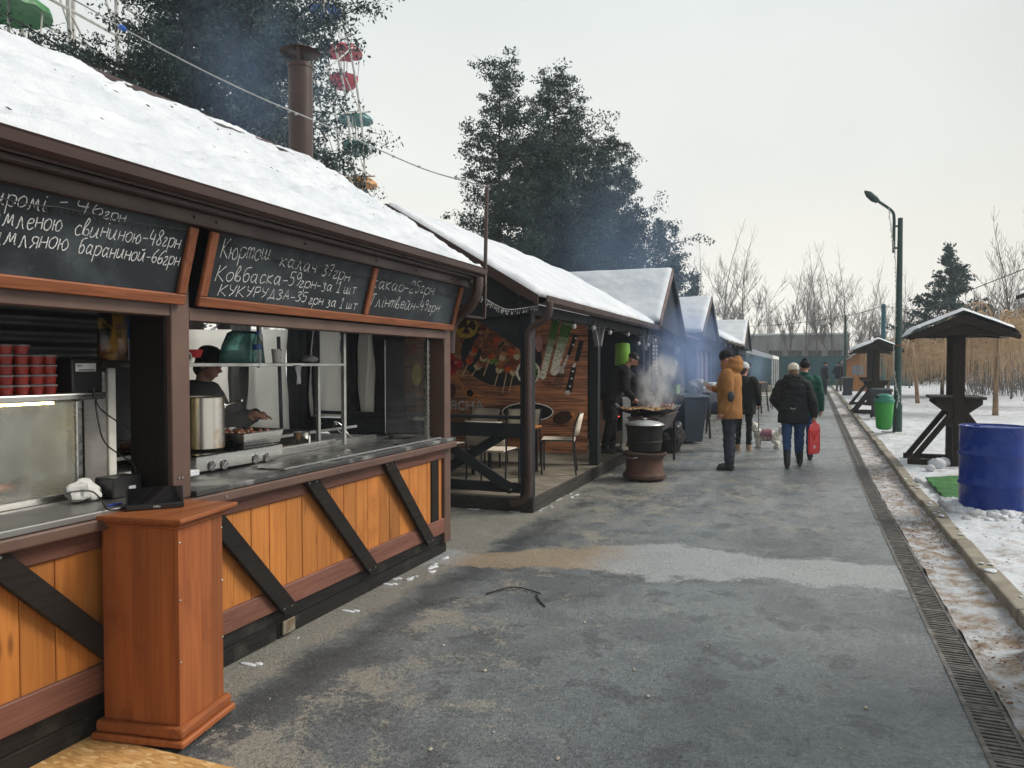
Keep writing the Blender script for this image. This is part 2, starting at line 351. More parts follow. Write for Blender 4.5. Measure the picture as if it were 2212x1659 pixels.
# road sheet
def strip(name, xa, xb, z, ys, mat, nx=1):
    mb = MB(); vs = []; fs = []
    for y in ys:
        for i in range(nx+1): vs.append((xa + (xb-xa)*i/nx + bend(y), y, z))
    for j in range(len(ys)-1):
        for i in range(nx): a = j*(nx+1)+i; fs.append((a, a+1, a+nx+2, a+nx+1))
    mb.add(vs, fs); return mb.build(name, mat)
YS = [-3 + i*1.5 for i in range(42)]
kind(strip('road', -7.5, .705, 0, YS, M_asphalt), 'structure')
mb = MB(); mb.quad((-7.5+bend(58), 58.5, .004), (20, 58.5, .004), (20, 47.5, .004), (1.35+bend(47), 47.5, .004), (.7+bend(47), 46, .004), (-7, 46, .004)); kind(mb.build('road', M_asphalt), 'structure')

# drain: channel + grates with bars
DX, DW = .705, .175
drain = strip('drain_channel', DX, DX+DW, -.03, YS, M_void); kind(drain, 'structure')
mod = MB(); L = .5
mod.b(0, .022, .002, L-.002, -.03, .004).b(DW-.022, DW, .002, L-.002, -.03, .004).b(.022, DW-.022, .002, .016, -.03, .003).b(.022, DW-.022, L-.016, L-.002, -.03, .003).b(DW/2-.006, DW/2+.006, .016, L-.016, -.03, -.006)
gm = mod.mesh('grate', M_grate); bm_ = MB(); bm_.b(0, DW-.044, -.009, .009, -.02, 0); bmesh_bar = bm_.mesh('bar', M_grate)
y0 = 2.0
for i in range(22):
    y = y0 + i*L; o = bpy.data.objects.new('grate', gm); COL.objects.link(o); o.parent = drain; o.location = (DX+bend(y), y, random.uniform(-.002, .003)); o.rotation_euler = (0, 0, random.uniform(-.004, .004))
    for j in range(13):
        b = bpy.data.objects.new('bar', bmesh_bar); COL.objects.link(b); b.parent = o; b.location = (.022, .034+j*.036, random.uniform(-.001, .002))
mb = MB(); y = y0+22*L
while y < 50:
    x = DX+bend(y); mb.b(x, x+.022, y, y+.49, -.03, .004).b(x+DW-.022, x+DW, y, y+.49, -.03, .004).b(x+.08, x+.095, y, y+.49, -.02, .001)
    for j in range(13): mb.b(x+.022, x+DW-.022, y+.02+j*.036, y+.038+j*.036, -.02, 0)
    y += .5
kind(mb.build('bar', M_grate, drain), 'stuff')

# slushy verge between drain and kerb
def gridmesh(name, xs, ys, zf, mat, smooth=True, skew=True):
    vs = [(x + (bend(y) if skew else 0), y, zf(x, y)) for y in ys for x in xs]; nx = len(xs)
    fs = [(j*nx+i, j*nx+i+1, (j+1)*nx+i+1, (j+1)*nx+i) for j in range(len(ys)-1) for i in range(nx-1)]
    mb = MB(); mb.add(vs, fs); return mb.build(name, mat, smooth='all' if smooth else False)
def fbm(x, y, s, o=4, seed=0.): return mnoise.fractal(Vector((x*s, y*s, seed)), .8, 2.1, o)
def growing(a, b, s0, k):
    out = [a]; s = s0
    while out[-1] < b: out.append(out[-1]+s); s *= k
    return out
ysv = growing(1.2, 56, .05, 1.006)
verge = gridmesh('verge', [.88+i*.0425 for i in range(9)], ysv, lambda x, y: .004 + .018*max(0, .4+fbm(x, y, 3.5)) + .01*fbm(x, y, 14, 3, 4) + .02*max(0, (x-1.1)/.12), M_slush); kind(verge, 'structure')
# kerb stones
kerb = thing('kerb', 'row of worn concrete kerb stones edging the snowy verge', 'kerb', (1.22, 0, 0)); kerb['kind'] = 'structure'
ksm = MB(); ksm.b(0, .125, .006, .994, -.1, .115); ks = ksm.mesh('kerb_stone', M_concrete)
for i in range(58):
    y = .0+i*1.0+.35; o = bpy.data.objects.new('kerb_stone', ks); link(o, kerb, .014)
    o.location = (1.215+bend(y)-1.22+random.uniform(-.012, .008), y, random.uniform(-.015, .006)); o.rotation_euler = (random.uniform(-.006, .006), random.uniform(-.03, .03), random.uniform(-.012, .006)-.012*(y > 10))
# snow field
def fieldz(x, y): return .085 + .04*max(-.5, fbm(x, y, .5, 3, 2.)) + .028*fbm(x, y, 2.3, 4, 5.) + .012*fbm(x, y, 9, 3, 8.) + .02*min(1, max(0, (x-1.33)/.5))
def fieldzc(x, y): return min(fieldz(x, y), .10 + .2*(x-1.335))
xsf = growing(1.335, 45, .045, 1.055); ysf = growing(1.0, 75, .05, 1.013)
kind(gridmesh('snow_field', xsf, ysf, fieldzc, M_snowdirty), 'structure')
mb = MB()
for i in range(110):                                     # scraps of snow left on the kerb and along the stalls
    if i < 70: y = random.uniform(2.5, 22); x = 1.225+bend(y)+random.uniform(0, .11); z = .113
    elif i < 100: y = random.uniform(7.7, 13.5); x = -2.66+random.gauss(0, .05); z = .0
    else: y = random.uniform(2.9, 5.9); x = -2.76+abs(random.gauss(0, .05)); z = .0
    r = random.uniform(.006, .028)*(1.5 if random.random() < .15 else 1); k0 = len(mb.v); mb.ell((0, 0, 0), (r, r*random.uniform(.8, 2.6), r*.16), 9, 5); mb.v[k0:] = [tuple(Vector(v)*(1+.7*mnoise.noise(Vector(v)*45+Vector((i, 0, 0))))+Vector((x, y, z))) for v in mb.v[k0:]]
for px, py in ((1080, 1102), (1110, 1106), (1130, 1104), (1020, 1100), (835, 1262), (845, 1250), (535, 1435), (750, 1320)):
    p = G(px, py); mb.ell((p.x, p.y, 0), (.06, .02, .006), 8, 4); mb.ell((p.x+.05, p.y+.025, 0), (.03, .02, .006), 7, 4)
kind(mb.build('snow_scraps', M_snow, smooth='all'), 'stuff', 'small scraps of old snow on kerb and along stall bases')
# leaf litter on the verge and grit on the road
mb = MB()
def flake(p, r, a, tilt):
    c, s = math.cos(a)*r, math.sin(a)*r; w = random.uniform(.25, .6)
    mb.quad((p[0]-c, p[1]-s, p[2]+random.uniform(-1, 1)*tilt), (p[0]+s*w, p[1]-c*w, p[2]+.001), (p[0]+c, p[1]+s, p[2]+random.uniform(0, 1)*tilt), (p[0]-s*w, p[1]+c*w, p[2]+.003))
for i in range(6500):
    y = 2+ (random.random()**1.7)*26; x = random.uniform(.88, 1.22)
    if fbm(x, y, 1.3, 3, 11.) < random.uniform(-.25, .5) - .9*(x-1.0): continue
    flake((x+bend(y), y, .02+.018*max(0, .4+fbm(x, y, 3.5))), random.uniform(.006, .02), random.uniform(0, 6.3), .008)
for i in range(1400):
    y = 2+(random.random()**1.5)*22; x = 1.4+abs(random.gauss(0, .8)); flake((x+bend(y), y, fieldzc(x, y)+.006), random.uniform(.006, .018), random.uniform(0, 6.3), .006)
kind(mb.build('leaf_litter', M_leaf), 'stuff', 'rust brown fallen leaves and needles on dirty snow verge')
mb = MB()
for i in range(90):
    x = random.uniform(-2.5, .65); y = 2.2+random.random()**1.6*10; r = random.uniform(.002, .007); mb.ell((x, y, .003), (r, r*random.uniform(.7, 1.6), r*.5), 6, 3)
for px, py in ((1048, 1450), (958, 1395), (1263, 1345), (1370, 1448), (1400, 1505), (1205, 1640), (1715, 1240), (930, 1620), (1870, 1530)):
    p = G(px, py); mb.ell((p.x, p.y, .004), (.009, .014, .005), 8, 4)
kind(mb.build('gravel', pm('pale_grit', (.5, .45, .36), .8)), 'stuff', 'pale grit and crumbs strewn over the wet asphalt')
tw = MB(); pts = [G(1050, 1283, .008), G(1110, 1268, .012), G(1168, 1282, .01)]; tw.tube(cr(pts, 4), .005, 5); tw.tube(cr([G(1158, 1283, .01), G(1165, 1297, .008), G(1178, 1311, .006)], 4), [.005]*8+[.003], 5)
tag(tw.build('twig', pm('twig_bark', (.02, .017, .014), .8)), 'thin dark forked twig lying on wet asphalt beside the icy patch', 'twig')
# chipboard sheet
def osb_mat():
    m, t, p = base_mat('oriented_strand_board'); vec = coords(t); vo = nd(t, 'ShaderNodeTexVoronoi', feature='F1'); vo.inputs['Scale'].default_value = 26
    mp = nd(t, 'ShaderNodeMapping'); mp.inputs['Scale'].default_value = (1, 3.5, 1); mp.inputs['Rotation'].default_value = (0, 0, .6); t.links.new(vec, mp.inputs[0]); t.links.new(mp.outputs[0], vo.inputs['Vector'])
    sp = nd(t, 'ShaderNodeSeparateColor'); t.links.new(vo.outputs['Color'], sp.inputs[0])
    c = mixc(t, sp.outputs[0], (.62, .36, .13), (.40, .21, .07)); c = mixc(t, mrange(t, sp.outputs[1], .75, 1), c, (.75, .52, .25)); c = mixc(t, mrange(t, noise(t, vec, 3, 5), .55, .75, 0, .6), c, (.3, .19, .09))
    t.links.new(c, p.inputs['Base Color']); p.inputs['Roughness'].default_value = .65; bump(t, p, sp.outputs[2], .25, .003); return m
A = G(202, 1592); B = G(495, 1662); u = (B-A).normalized(); v = Vector((u.y, -u.x, 0)); 
if v.y > 0: v = -v
mb = MB(); mb.prism([A, A+u*1.25, A+u*1.25+v*2.2, A+v*2.2], (0, 0, .014)); osb = mb.build('chipboard_sheet', osb_mat(), bevel=.003); tag(osb, 'yellow chipboard sheet laid flat on the asphalt by the wooden pedestal', 'board')
# ================================================================== hand lettering (stroke glyphs; caps 1 high, small letters .6)
GL = {
'и': "0,.6 0,.12 .12,0 .3,.15 .42,.6|.42,.6 .42,.1 .55,0", 'р': "0,.6 0,-.4|0,.4 .15,.6 .4,.52 .42,.2 .25,0 .02,.1", 'о': ".22,.6 .02,.4 .05,.08 .25,0 .42,.2 .4,.5 .22,.6",
'м': "0,0 .1,.1 .2,.6 .32,.15 .48,.6 .55,.1 .65,0", 'і': ".08,.6 .06,.1 .18,0|.1,.78 .11,.84", '-': ".02,.32 .36,.34", '4': ".1,1 .02,.45 .42,.42|.35,.75 .33,0", '6': ".38,.95 .1,.6 .03,.2 .2,0 .4,.18 .3,.42 .06,.3",
'г': ".02,.5 .15,.6 .28,.5 .05,.12 .15,0 .35,.1", 'н': "0,.6 0,0|0,.3 .38,.33|.38,.6 .38,0", 'л': "0,0 .1,.08 .22,.6 .38,.1 .48,0", 'е': ".03,.3 .35,.36 .3,.58 .1,.5 .03,.2 .18,0 .4,.12",
'ю': "0,.6 0,0|0,.3 .2,.32|.4,.6 .22,.4 .24,.05 .42,0 .56,.25 .4,.6", 'с': ".38,.5 .2,.6 .03,.35 .1,.05 .25,0 .4,.1", 'в': "0,0 .02,.6 .15,1 .22,.8 .05,.35 .1,.05 .3,0 .38,.2 .25,.36 .1,.3", '8': ".2,.5 .05,.75 .2,1 .35,.78 .05,.2 .2,0 .38,.2 .2,.5",
'я': ".4,.6 .4,0|.4,.58 .15,.6 .05,.42 .2,.3 .4,.3|.22,.3 .02,0", 'а': ".38,.5 .2,.6 .03,.3 .15,.02 .36,.25 .4,.6 .4,.1 .52,0", 'б': ".4,1 .1,.85 .03,.4 .12,.02 .35,.08 .4,.4 .2,.55 .05,.35",
'ш': "0,.6 0,.1 .1,0 .24,.15 .28,.6 .28,.1 .38,0 .52,.15 .56,.6 .56,.1 .68,0", 'й': "0,.6 0,.12 .12,0 .3,.15 .42,.6|.42,.6 .42,.1 .55,0|.12,.8 .25,.7 .36,.82", 'К': ".05,1 0,0|.45,1 .05,.45 .5,0",
'т': "0,.6 0,0|0,.45 .12,.6 .22,.5 .22,0|.22,.45 .36,.6 .46,.5 .46,0", 't': "0,.6 .42,.62|.2,.6 .18,0", 'к': "0,.6 0,0|.35,.6 .02,.28 .38,0", 'ч': "0,.6 .05,.32 .3,.33|.35,.6 .33,0",
'3': ".05,.9 .25,1 .35,.8 .15,.55 .38,.3 .2,0 .02,.1", '5': ".38,1 .08,.98 .05,.58 .3,.6 .38,.25 .2,0 .02,.08", '7': ".02,.95 .4,1 .15,0|.1,.5 .35,.52", '9': ".38,.8 .2,1 .05,.75 .2,.5 .38,.7 .36,.3 .2,0", '1': ".05,.75 .2,1 .18,0|.05,0 .32,0", '2': ".03,.8 .2,1 .36,.75 .03,0 .4,.02",
'з': ".05,.52 .2,.6 .3,.45 .15,.32 .34,.1 .2,-.15 .04,-.05", 'у': "0,.6 .1,.28 .3,.32|.38,.6 .25,-.2 .05,-.35", 'У': "0,1 .05,.6 .3,.5|.45,1 .3,.3 .1,0", 'Р': "0,1 0,0|0,.95 .3,1 .38,.7 .2,.5 0,.5", 'Д': ".1,.05 .3,1 .45,.05|0,-.15 .02,.05 .5,.05 .52,-.15",
'З': ".03,.9 .25,1 .36,.78 .15,.52 .4,.28 .2,0 0,.12", 'А': "0,0 .25,1 .45,0|.1,.35 .4,.35", 'Г': ".02,.75 .1,1 .42,1|.2,1 .1,0", 'М': "0,0 .05,1 .3,.4 .55,1 .6,0", 'Я': ".4,1 .4,0|.4,1 .1,.98 .03,.72 .15,.5 .4,.5|.2,.5 0,0", 'С': ".4,.9 .2,1 .02,.6 .1,.05 .3,0 .42,.15",
'Н': "0,1 0,0|0,.5 .4,.5|.4,1 .4,0", 'Ї': ".1,1 .1,0|0,1.14 .03,1.2|.2,1.14 .22,1.2", "'": ".05,1.05 .02,.8", 'Т': "0,1 .42,1|.21,1 .2,0", 'Е': ".38,1 0,1 0,0 .4,0|0,.5 .32,.5", 'Й': "0,1 0,0 .4,1 .4,0|.1,1.2 .2,1.1 .3,1.2", 'I': ".1,1 .1,0", 'O': ".25,1 .02,.7 .03,.25 .25,0 .47,.25 .48,.7 .25,1", 'P': "0,1 0,0|0,.97 .3,1 .4,.75 .25,.5 0,.5",
'Q': ".25,1 .02,.7 .03,.25 .25,0 .47,.25 .48,.7 .25,1|.3,.2 .5,-.05", 'U': "0,1 .02,.2 .2,0 .4,.2 .42,1", 'C': ".4,.9 .2,1 .02,.6 .1,.05 .3,0 .42,.15", 'H': "0,1 0,0|0,.5 .4,.5|.4,1 .4,0", 'K': ".05,1 0,0|.45,1 .05,.45 .5,0", '0': ".2,1 .02,.6 .2,0 .38,.5 .2,1"}
ANG = set("МНЇТЕЙIИКАHPДУ")
def glyph(ch):
    out = []; w = .1
    for st in GL[ch].split('|'):
        p = [tuple(float(a) for a in q.split(',')) for q in st.split()]; w = max(w, max(a for a, _ in p)); out.append(p)
    return out, w
def text_strokes(txt, jit=.02, sharp=False):
    x = 0; res = []; rnd = random.Random(len(txt)*31+ord(txt[0]))
    for ch in txt:
        if ch == ' ': x += .35; continue
        st, w = glyph(ch); dy = rnd.uniform(-.05, .05)*jit/.02
        for p in st:
            q = [Vector((x+a+rnd.uniform(-jit, jit), b+dy+rnd.uniform(-jit, jit), 0)) for a, b in p]
            res.append(q if (sharp or ch in ANG) or len(q) < 3 else cr(q, 4))
        x += w+.14
    return res, x-.14
def ribbon(mb, pts, w):
    pts = [Vector(p) for p in pts]; vs = []
    for i, p in enumerate(pts):
        a = pts[max(i-1, 0)]; b = pts[min(i+1, len(pts)-1)]; d = (b-a); d = d.normalized() if d.length > 1e-9 else Vector((1, 0, 0)); n = Vector((-d.y, d.x, 0))
        ww = w*(1+.3*mnoise.noise(p*40)); vs += [p+n*ww/2, p-n*ww/2]
    return vs, [(2*i, 2*i+1, 2*i+3, 2*i+2) for i in range(len(pts)-1)]
def write(mb, txt, frame, u0, v0, u1, v1, h, w, lift=.003, slant=.12, jit=.02, sharp=False):
    """text from (u0,v0) to (u1,v1) on frame = (origin, udir, vdir, normal)"""
    O, U, W, N = frame; st, tw = text_strokes(txt, jit, sharp); L = math.hypot(u1-u0, v1-v0); sx = L/tw; a = math.atan2(v1-v0, u1-u0)
    for s in st:
        q = []
        for p in s:
            x = p.x*sx + slant*p.y*h; y = p.y*h; q.append(Vector((u0+x*math.cos(a)-y*math.sin(a), v0+x*math.sin(a)+y*math.cos(a), 0)))
        vs, fs = ribbon(mb, q, w); mb.add([O+U*p.x+W*p.y+N*lift for p in vs], fs)
def on_plane(px, py, O, N): d = ray(px, py); e = Vector((0, 0, EYE)); return e + d*((O-e).dot(N)/d.dot(N))
def write_px(mb, txt, frame, p0, p1, h, w, **k):
    O, U, W, N = frame; a = on_plane(*p0, O, N)-O; b = on_plane(*p1, O, N)-O; write(mb, txt, frame, a.dot(U), a.dot(W), b.dot(U), b.dot(W), h, w, **k)
def chalk():
    m, t, p = base_mat('chalk'); v = coords(t, (1, 1, 1), False); n = noise(t, v, 160, 3, .7)
    t.links.new(mixc(t, mrange(t, n, .36, .52), (.16, .17, .18), (.78, .79, .78)), p.inputs['Base Color']); p.inputs['Roughness'].default_value = .95; return m
M_chalk = chalk()
def board_mat():
    m, t, p = base_mat('chalkboard_slate'); v = coords(t, (1, 1, 1), False, True); n = noise(t, v, 2.2, 5, .6, .8); n2 = noise(t, v, 9, 5, .7)
    c = mixc(t, mrange(t, n, .46, .72, 0, .75), (.018, .023, .028), (.075, .095, .108)); c = mixc(t, mrange(t, n2, .62, .75, 0, .3), c, (.14, .16, .17)); t.links.new(c, p.inputs['Base Color']); p.inputs['Roughness'].default_value = .65; p.inputs['Specular IOR Level'].default_value = .3; return m
M_slate = board_mat()
# ================================================================== STALL 1 (menu stall)
Y0, Y1 = .25, 5.72
stall = thing('food_stall', 'brown timber food stall with chalk menus and snow covered roof', 'stall', (-3.6, 3, 0))
def part(name, mb, mat, bevel=.004, parent=stall, **k): return mb.build(name, mat, parent, bevel, **k)
part('sill_beam', MB().b(-3.0, -2.83, Y0, 3.52, 0, .105), M_blacksill, .012); part('sill_beam', MB().b(-3.0, -2.835, 3.53, Y1+.02, 0, .10), M_blacksill, .012)
part('sill_beam', MB().b(-3.0, -2.815, Y0, Y1, .107, .186), M_blacksill, .01)
part('sill_plate', MB().b(-2.826, -2.81, 3.55, 3.66, .02, .10), pm('galvanised_plate', (.28, .26, .20), .6, .3, (.12, .06, .03), 14), .003)
part('lower_rail', MB().b(-2.85, -2.793, Y0, Y1-.03, .19, .315), M_brownrail, .006)
part('upper_rail', MB().b(-2.85, -2.793, Y0, Y1-.03, .815, .915), M_brownrail, .006)
y = Y0
while y < 5.58:
    w = .145+random.uniform(-.004, .004); part('plank', MB().b(-2.845, -2.812+random.uniform(-.002, .002), y+.0015, min(y+w, 5.6)-.0015, .30, .83), M_orange, .003); y += w
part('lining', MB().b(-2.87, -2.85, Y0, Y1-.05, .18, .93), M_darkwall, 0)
for ya, za, yb, zb in ((4.63, .925, 5.33, .155), (3.73, .925, 4.47, .155), (2.86, .925, 3.56, .16), (1.80, .925, 2.55, .16), (.9, .925, 1.62, .16)):
    br = part('brace', MB().beam((-2.775, ya, za), (-2.775, yb, zb), .033, .115, (1, 0, 0)) if False else MB().prism([(-2.79, ya-.055, za), (-2.79, ya+.085, za), (-2.79, yb+.085, zb), (-2.79, yb-.055, zb)], (.03, 0, 0)), M_darkwoody, .004)
    mbn = MB()
    for q in (.05, .95):
        for e_ in (-.03, .04): mbn.cyl((-2.762, ya+(yb-ya)*q+e_, za+(zb-za)*q), (-2.757, ya+(yb-ya)*q+e_, za+(zb-za)*q), .006, n=8)
    mbn.build('screw', M_steeldull, br)
part('corner_post', MB().b(-2.93, -2.80, 5.40, 5.53, .19, .93), M_darkwood, .006); part('corner_post', MB().b(-2.96, -2.79, 5.615, Y1+.01, .1, 2.3), M_brownpost, .006)
part('counter', MB().b(-3.25, -2.735, Y0, 2.695, .957, .985), M_steeldull, .004); part('counter', MB().b(-3.25, -2.735, 2.815, Y1+.005, .957, .985), pm('dark_counter_sheet', (.05, .05, .05), .35, .2, (.25, .25, .24), 5, 60, .1, lo=.5, hi=.62), .004)
part('counter_edge', MB().b(-2.86, -2.725, Y0, Y1, .905, .955), M_brownpost, .008)
part('drip_tray', MB().b(-2.99, -2.80, 3.55, 5.55, .987, .997).b(-2.80, -2.79, 3.55, 5.55, .987, 1.0), M_steel, .002)
for yy in (3.0, 4.0, 5.0): MB().cyl((-2.724, yy, .93), (-2.72, yy, .93), .007, n=8).build('screw', M_steeldull, stall)
part('post', MB().b(-2.80, -2.765, 2.70, 2.812, .957, 2.2), M_brownpost, .004)
for e_ in (2.735, 2.755): MB().cyl((-2.764, e_, 1.06), (-2.76, e_, 1.06), .006, n=8).build('screw', M_steeldull, stall)
part('post', MB().b(-3.03, -2.801, 2.696, 2.808, .99, 2.2), M_darkwood, .006)
part('lintel', MB().b(-2.86, -2.768, Y0, 2.698, 1.825, 1.885), M_brownpost, .004); part('lintel', MB().b(-2.86, -2.768, 2.814, 5.613, 1.81, 1.875), M_brownpost, .004)
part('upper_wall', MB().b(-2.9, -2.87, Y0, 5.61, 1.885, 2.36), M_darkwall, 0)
# eaves: fascia, soffit channel, gutter
part('fascia', MB().b(-2.66, -2.635, Y0-.2, Y1+.04, 2.252, 2.312).b(-2.665, -2.615, Y0-.2, Y1+.04, 2.243, 2.2515), M_guttermetal, .003)
for yy in (2.72, 2.86, 3.55, 4.3, 4.85, 5.45): MB().cyl((-2.636, yy, 2.282), (-2.628, yy, 2.282), .008, n=8).build('screw', M_guttermetal, stall)
part('soffit', MB().b(-2.88, -2.62, Y0-.2, Y1+.04, 2.3125, 2.325), M_guttermetal, 0)
part('channel', MB().b(-2.615, -2.575, Y0-.2, Y1+.05, 2.312, 2.332), pm('grey_brown_rail', (.10, .075, .07), .4), .003)
prof = [(-2.60, 2.39), (-2.60, 2.345), (-2.585, 2.336), (-2.50, 2.336), (-2.475, 2.348), (-2.468, 2.384), (-2.462, 2.393), (-2.478, 2.396), (-2.484, 2.388), (-2.49, 2.354), (-2.505, 2.345), (-2.58, 2.345), (-2.588, 2.352), (-2.588, 2.39)]
gut = MB(); gut.prism([(x, Y0-.2, z) for x, z in prof], (0, Y1+.26-Y0, 0)); part('gutter', gut, M_guttermetal, 0)
# roof boards, ridge, snow
EV, EZ, RX, RZ = -2.53, 2.375, -4.2, 3.44
YR0, YR1 = -.3, 5.80
rf = MB(); rf.prism([(EV, YR0, EZ), (RX, YR0, RZ), (RX, YR0, RZ-.05), (EV, YR0, EZ-.05)], (0, YR1-YR0, 0)); rf.prism([(RX-.002, YR0, RZ), (2*RX-EV, YR0, EZ), (2*RX-EV, YR0, EZ-.05), (RX-.002, YR0, RZ-.05)], (0, YR1-YR0, 0)); roof1 = part('roof', rf, M_guttermetal, 0)
part('barge_board', MB().prism([(EV+.03, YR1, EZ+.01), (RX, YR1, RZ+.015), (RX, YR1, RZ-.11), (EV+.03, YR1, EZ-.11)], (0, .025, 0)), M_guttermetal, .003)
part('ridge_cap', MB().prism([(RX+.10, YR0, RZ-.04), (RX, YR0, RZ+.035), (RX-.13, YR0, RZ-.03), (RX, YR0, RZ+.02)], (0, YR1-YR0+.02, 0)), M_guttermetal, 0)
def roof_snow(name, P0, Pu, Pv, nu, nv, th, seed, mat=M_snow, label='', grooves=1.0):
    """snow on a slope: P0 + u*Pu (along the eave) + v*Pv (up the slope)"""
    P0, Pu, Pv = Vector(P0), Vector(Pu), Vector(Pv); n = Pu.cross(Pv).normalized()
    if n.z < 0: n = -n
    Lu, Lv = Pu.length, Pv.length; vs = []; top = []
    for j in range(nv+1):
        for i in range(nu+1):
            u, v = i/nu, j/nv; a, b = u*Lu, v*Lv
            e = min(1, min(u*Lu, (1-u)*Lu)/.07, v*Lv/.06, .35+(1-v)*Lv/.05); e = math.sqrt(max(0, e))
            d = th*(1+.35*fbm(a, b, .8, 3, seed)) + grooves*(.028*fbm(a*.9+b*.6, b*2.6-a*.8, 2.1, 5, seed+3) + .008*fbm(a, b, 9, 4, seed+6) - .034*max(0, fbm(a*1.3+b*.5, b*3.2-a*.5, 2.4, 3, seed+8)-.12))
            w = -.015+.05*mnoise.noise(Vector((a*2.3, seed, 0)))+.02*mnoise.noise(Vector((a*9, seed, 4)))
            q = P0+Pu*u+Pv*(v + (w/Lv if j == 0 else 0)) + n*max(.004, d*e); vs.append(q)
    nx = nu+1; fs = [(j*nx+i, j*nx+i+1, (j+1)*nx+i+1, (j+1)*nx+i) for j in range(nv) for i in range(nu)]
    m = len(vs)
    for j in range(nv+1):
        for i in range(nu+1):
            if i in (0, nu) or j in (0, nv): top.append((j*nx+i))
    border = [i for i in range(nx)] + [j*nx+nu for j in range(1, nv+1)] + [nv*nx+i for i in range(nu-1, -1, -1)] + [j*nx for j in range(nv-1, 0, -1)]
    base = {b: m+k for k, b in enumerate(border)}
    for b in border:
        j, i = divmod(b, nx); vs.append(P0+Pu*(i/nu)+Pv*(j/nv)+n*.001)
    for k in range(len(border)):
        a, b = border[k], border[(k+1) % len(border)]; fs.append((a, base[a], base[b], b))
    mb = MB(); mb.add(vs, fs); o = mb.build(name, mat, smooth='all'); o['kind'] = 'stuff'; o['label'] = label; return o
roof_snow('roof_snow', (EV+.015, YR0, EZ+.002), (0, YR1-YR0-.01, 0), (RX-EV-.03, 0, RZ-EZ), 300, 100, .040, 3., label='bumpy snow lying on the slope of the chalk menu stall roof')
mb = MB()
for i in range(70):                                      # bits of needle and leaf blown onto the snow
    u = random.uniform(.2, .98); v = random.uniform(.03, .95); p = Vector((EV+.015, YR0, EZ+.055)) + Vector((0, (YR1-YR0)*u, 0)) + Vector((RX-EV, 0, RZ-EZ))*v; a = random.uniform(0, 6.3); r = random.uniform(.006, .02)
    d = Vector((math.cos(a)*.84, math.sin(a), math.cos(a)*-.53))*r; s_ = Vector((.3*math.sin(a), -.3*math.cos(a), .35*random.random()))*r; mb.quad(p-d, p+s_, p+d, p-s_)
kind(mb.build('leaf_litter', pm('dry_needles', (.10, .075, .05), .9)), 'stuff', 'scattered dry leaf bits on the stall roof snow')
# chimney pipe
ch = MB(); cx_, cy_ = -4.42, 5.93-.06
zt = PX(650, 140, cx_).z; cy_ = PX(650, 300, cx_).y
ch.cyl((cx_, cy_, 3.2), (cx_, cy_, zt), .112, n=28)
chim = ch.build('chimney', M_guttermetal, stall, smooth=40)
MB().lathe([(.118, 0), (.118, .03)], (cx_, cy_, zt-.04), 28).build('collar', M_guttermetal, chim, smooth=40)
cc = MB(); cc.lathe([(.185, zt+.105), (.19, zt+.108), (.10, zt+.15), (.02, zt+.172), (0, zt+.174)], (cx_, cy_, 0), 28); cc.build('cowl', M_guttermetal, chim, smooth=40)
cs = MB()
for k in range(4):
    a = k*math.pi/2+.5; cs.beam((cx_+.108*math.cos(a), cy_+.108*math.sin(a), zt-.03), (cx_+.15*math.cos(a), cy_+.15*math.sin(a), zt+.12), .02, .004)
cs.build('cowl_bracket', M_guttermetal, chim)
# stall carcass behind the counter
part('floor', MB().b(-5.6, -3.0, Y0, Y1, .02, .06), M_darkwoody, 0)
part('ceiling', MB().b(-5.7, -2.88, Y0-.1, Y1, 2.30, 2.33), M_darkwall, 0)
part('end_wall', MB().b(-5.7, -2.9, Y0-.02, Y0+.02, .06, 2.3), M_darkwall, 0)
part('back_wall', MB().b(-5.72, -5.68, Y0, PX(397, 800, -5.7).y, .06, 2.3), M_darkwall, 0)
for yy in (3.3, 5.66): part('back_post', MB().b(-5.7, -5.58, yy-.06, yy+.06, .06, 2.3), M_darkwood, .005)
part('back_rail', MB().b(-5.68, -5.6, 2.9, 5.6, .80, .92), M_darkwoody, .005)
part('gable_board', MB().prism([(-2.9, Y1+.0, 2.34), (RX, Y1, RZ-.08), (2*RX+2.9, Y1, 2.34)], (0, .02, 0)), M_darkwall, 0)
cor = MB(); zs = [1.42+i*.012 for i in range(72)]
vs = [(-3.95+.012*math.sin(i*.9), yy, z) for i, z in enumerate(zs) for yy in (Y0+.03, 3.3)]; cor.add(vs, [(2*i, 2*i+1, 2*i+3, 2*i+2) for i in range(len(zs)-1)]); part('corrugated_panel', cor, pm('grey_corrugated_sheet', (.07, .07, .07), .45, .4), 0, smooth='all')
# downpipe of stall 1
dp = MB(); pe = (-2.50, 5.70, 2.33)
pts = cr([Vector((-2.52, 5.70, 2.32)), Vector((-2.53, 5.70, 2.20)), Vector((-2.60, 5.71, 2.08)), Vector((-2.72, 5.74, 2.0)), Vector((-2.80, 5.77, 1.9)), Vector((-2.82, 5.78, 1.7))], 5)
dp.tube(pts, [.04+.003*(i % 2) for i in range(len(pts))], 14); part('downpipe', dp, M_guttermetal, 0, smooth=50)
# tall thin flagpole on the corner with the light cable
pole = MB(); pa = PY(1052, 398, 6.02); pole.beam((pa.x, 6.02, pa.z), (PY(1046, 688, 6.02).x, 6.02, PY(1046, 688, 6.02).z), .026, .026, (0, 1, 0)); 
pole.beam((PY(1046, 688, 6.02).x, 6.02, PY(1046, 688, 6.02).z), (-2.82, 5.76, PY(1046, 688, 6.02).z+.03), .02, .02); pole.beam((PY(1050, 600, 6.02).x, 6.02, 2.3), (-2.63, 5.76, 2.3), .02, .02)
part('cable_mast', pole, M_guttermetal, .002)
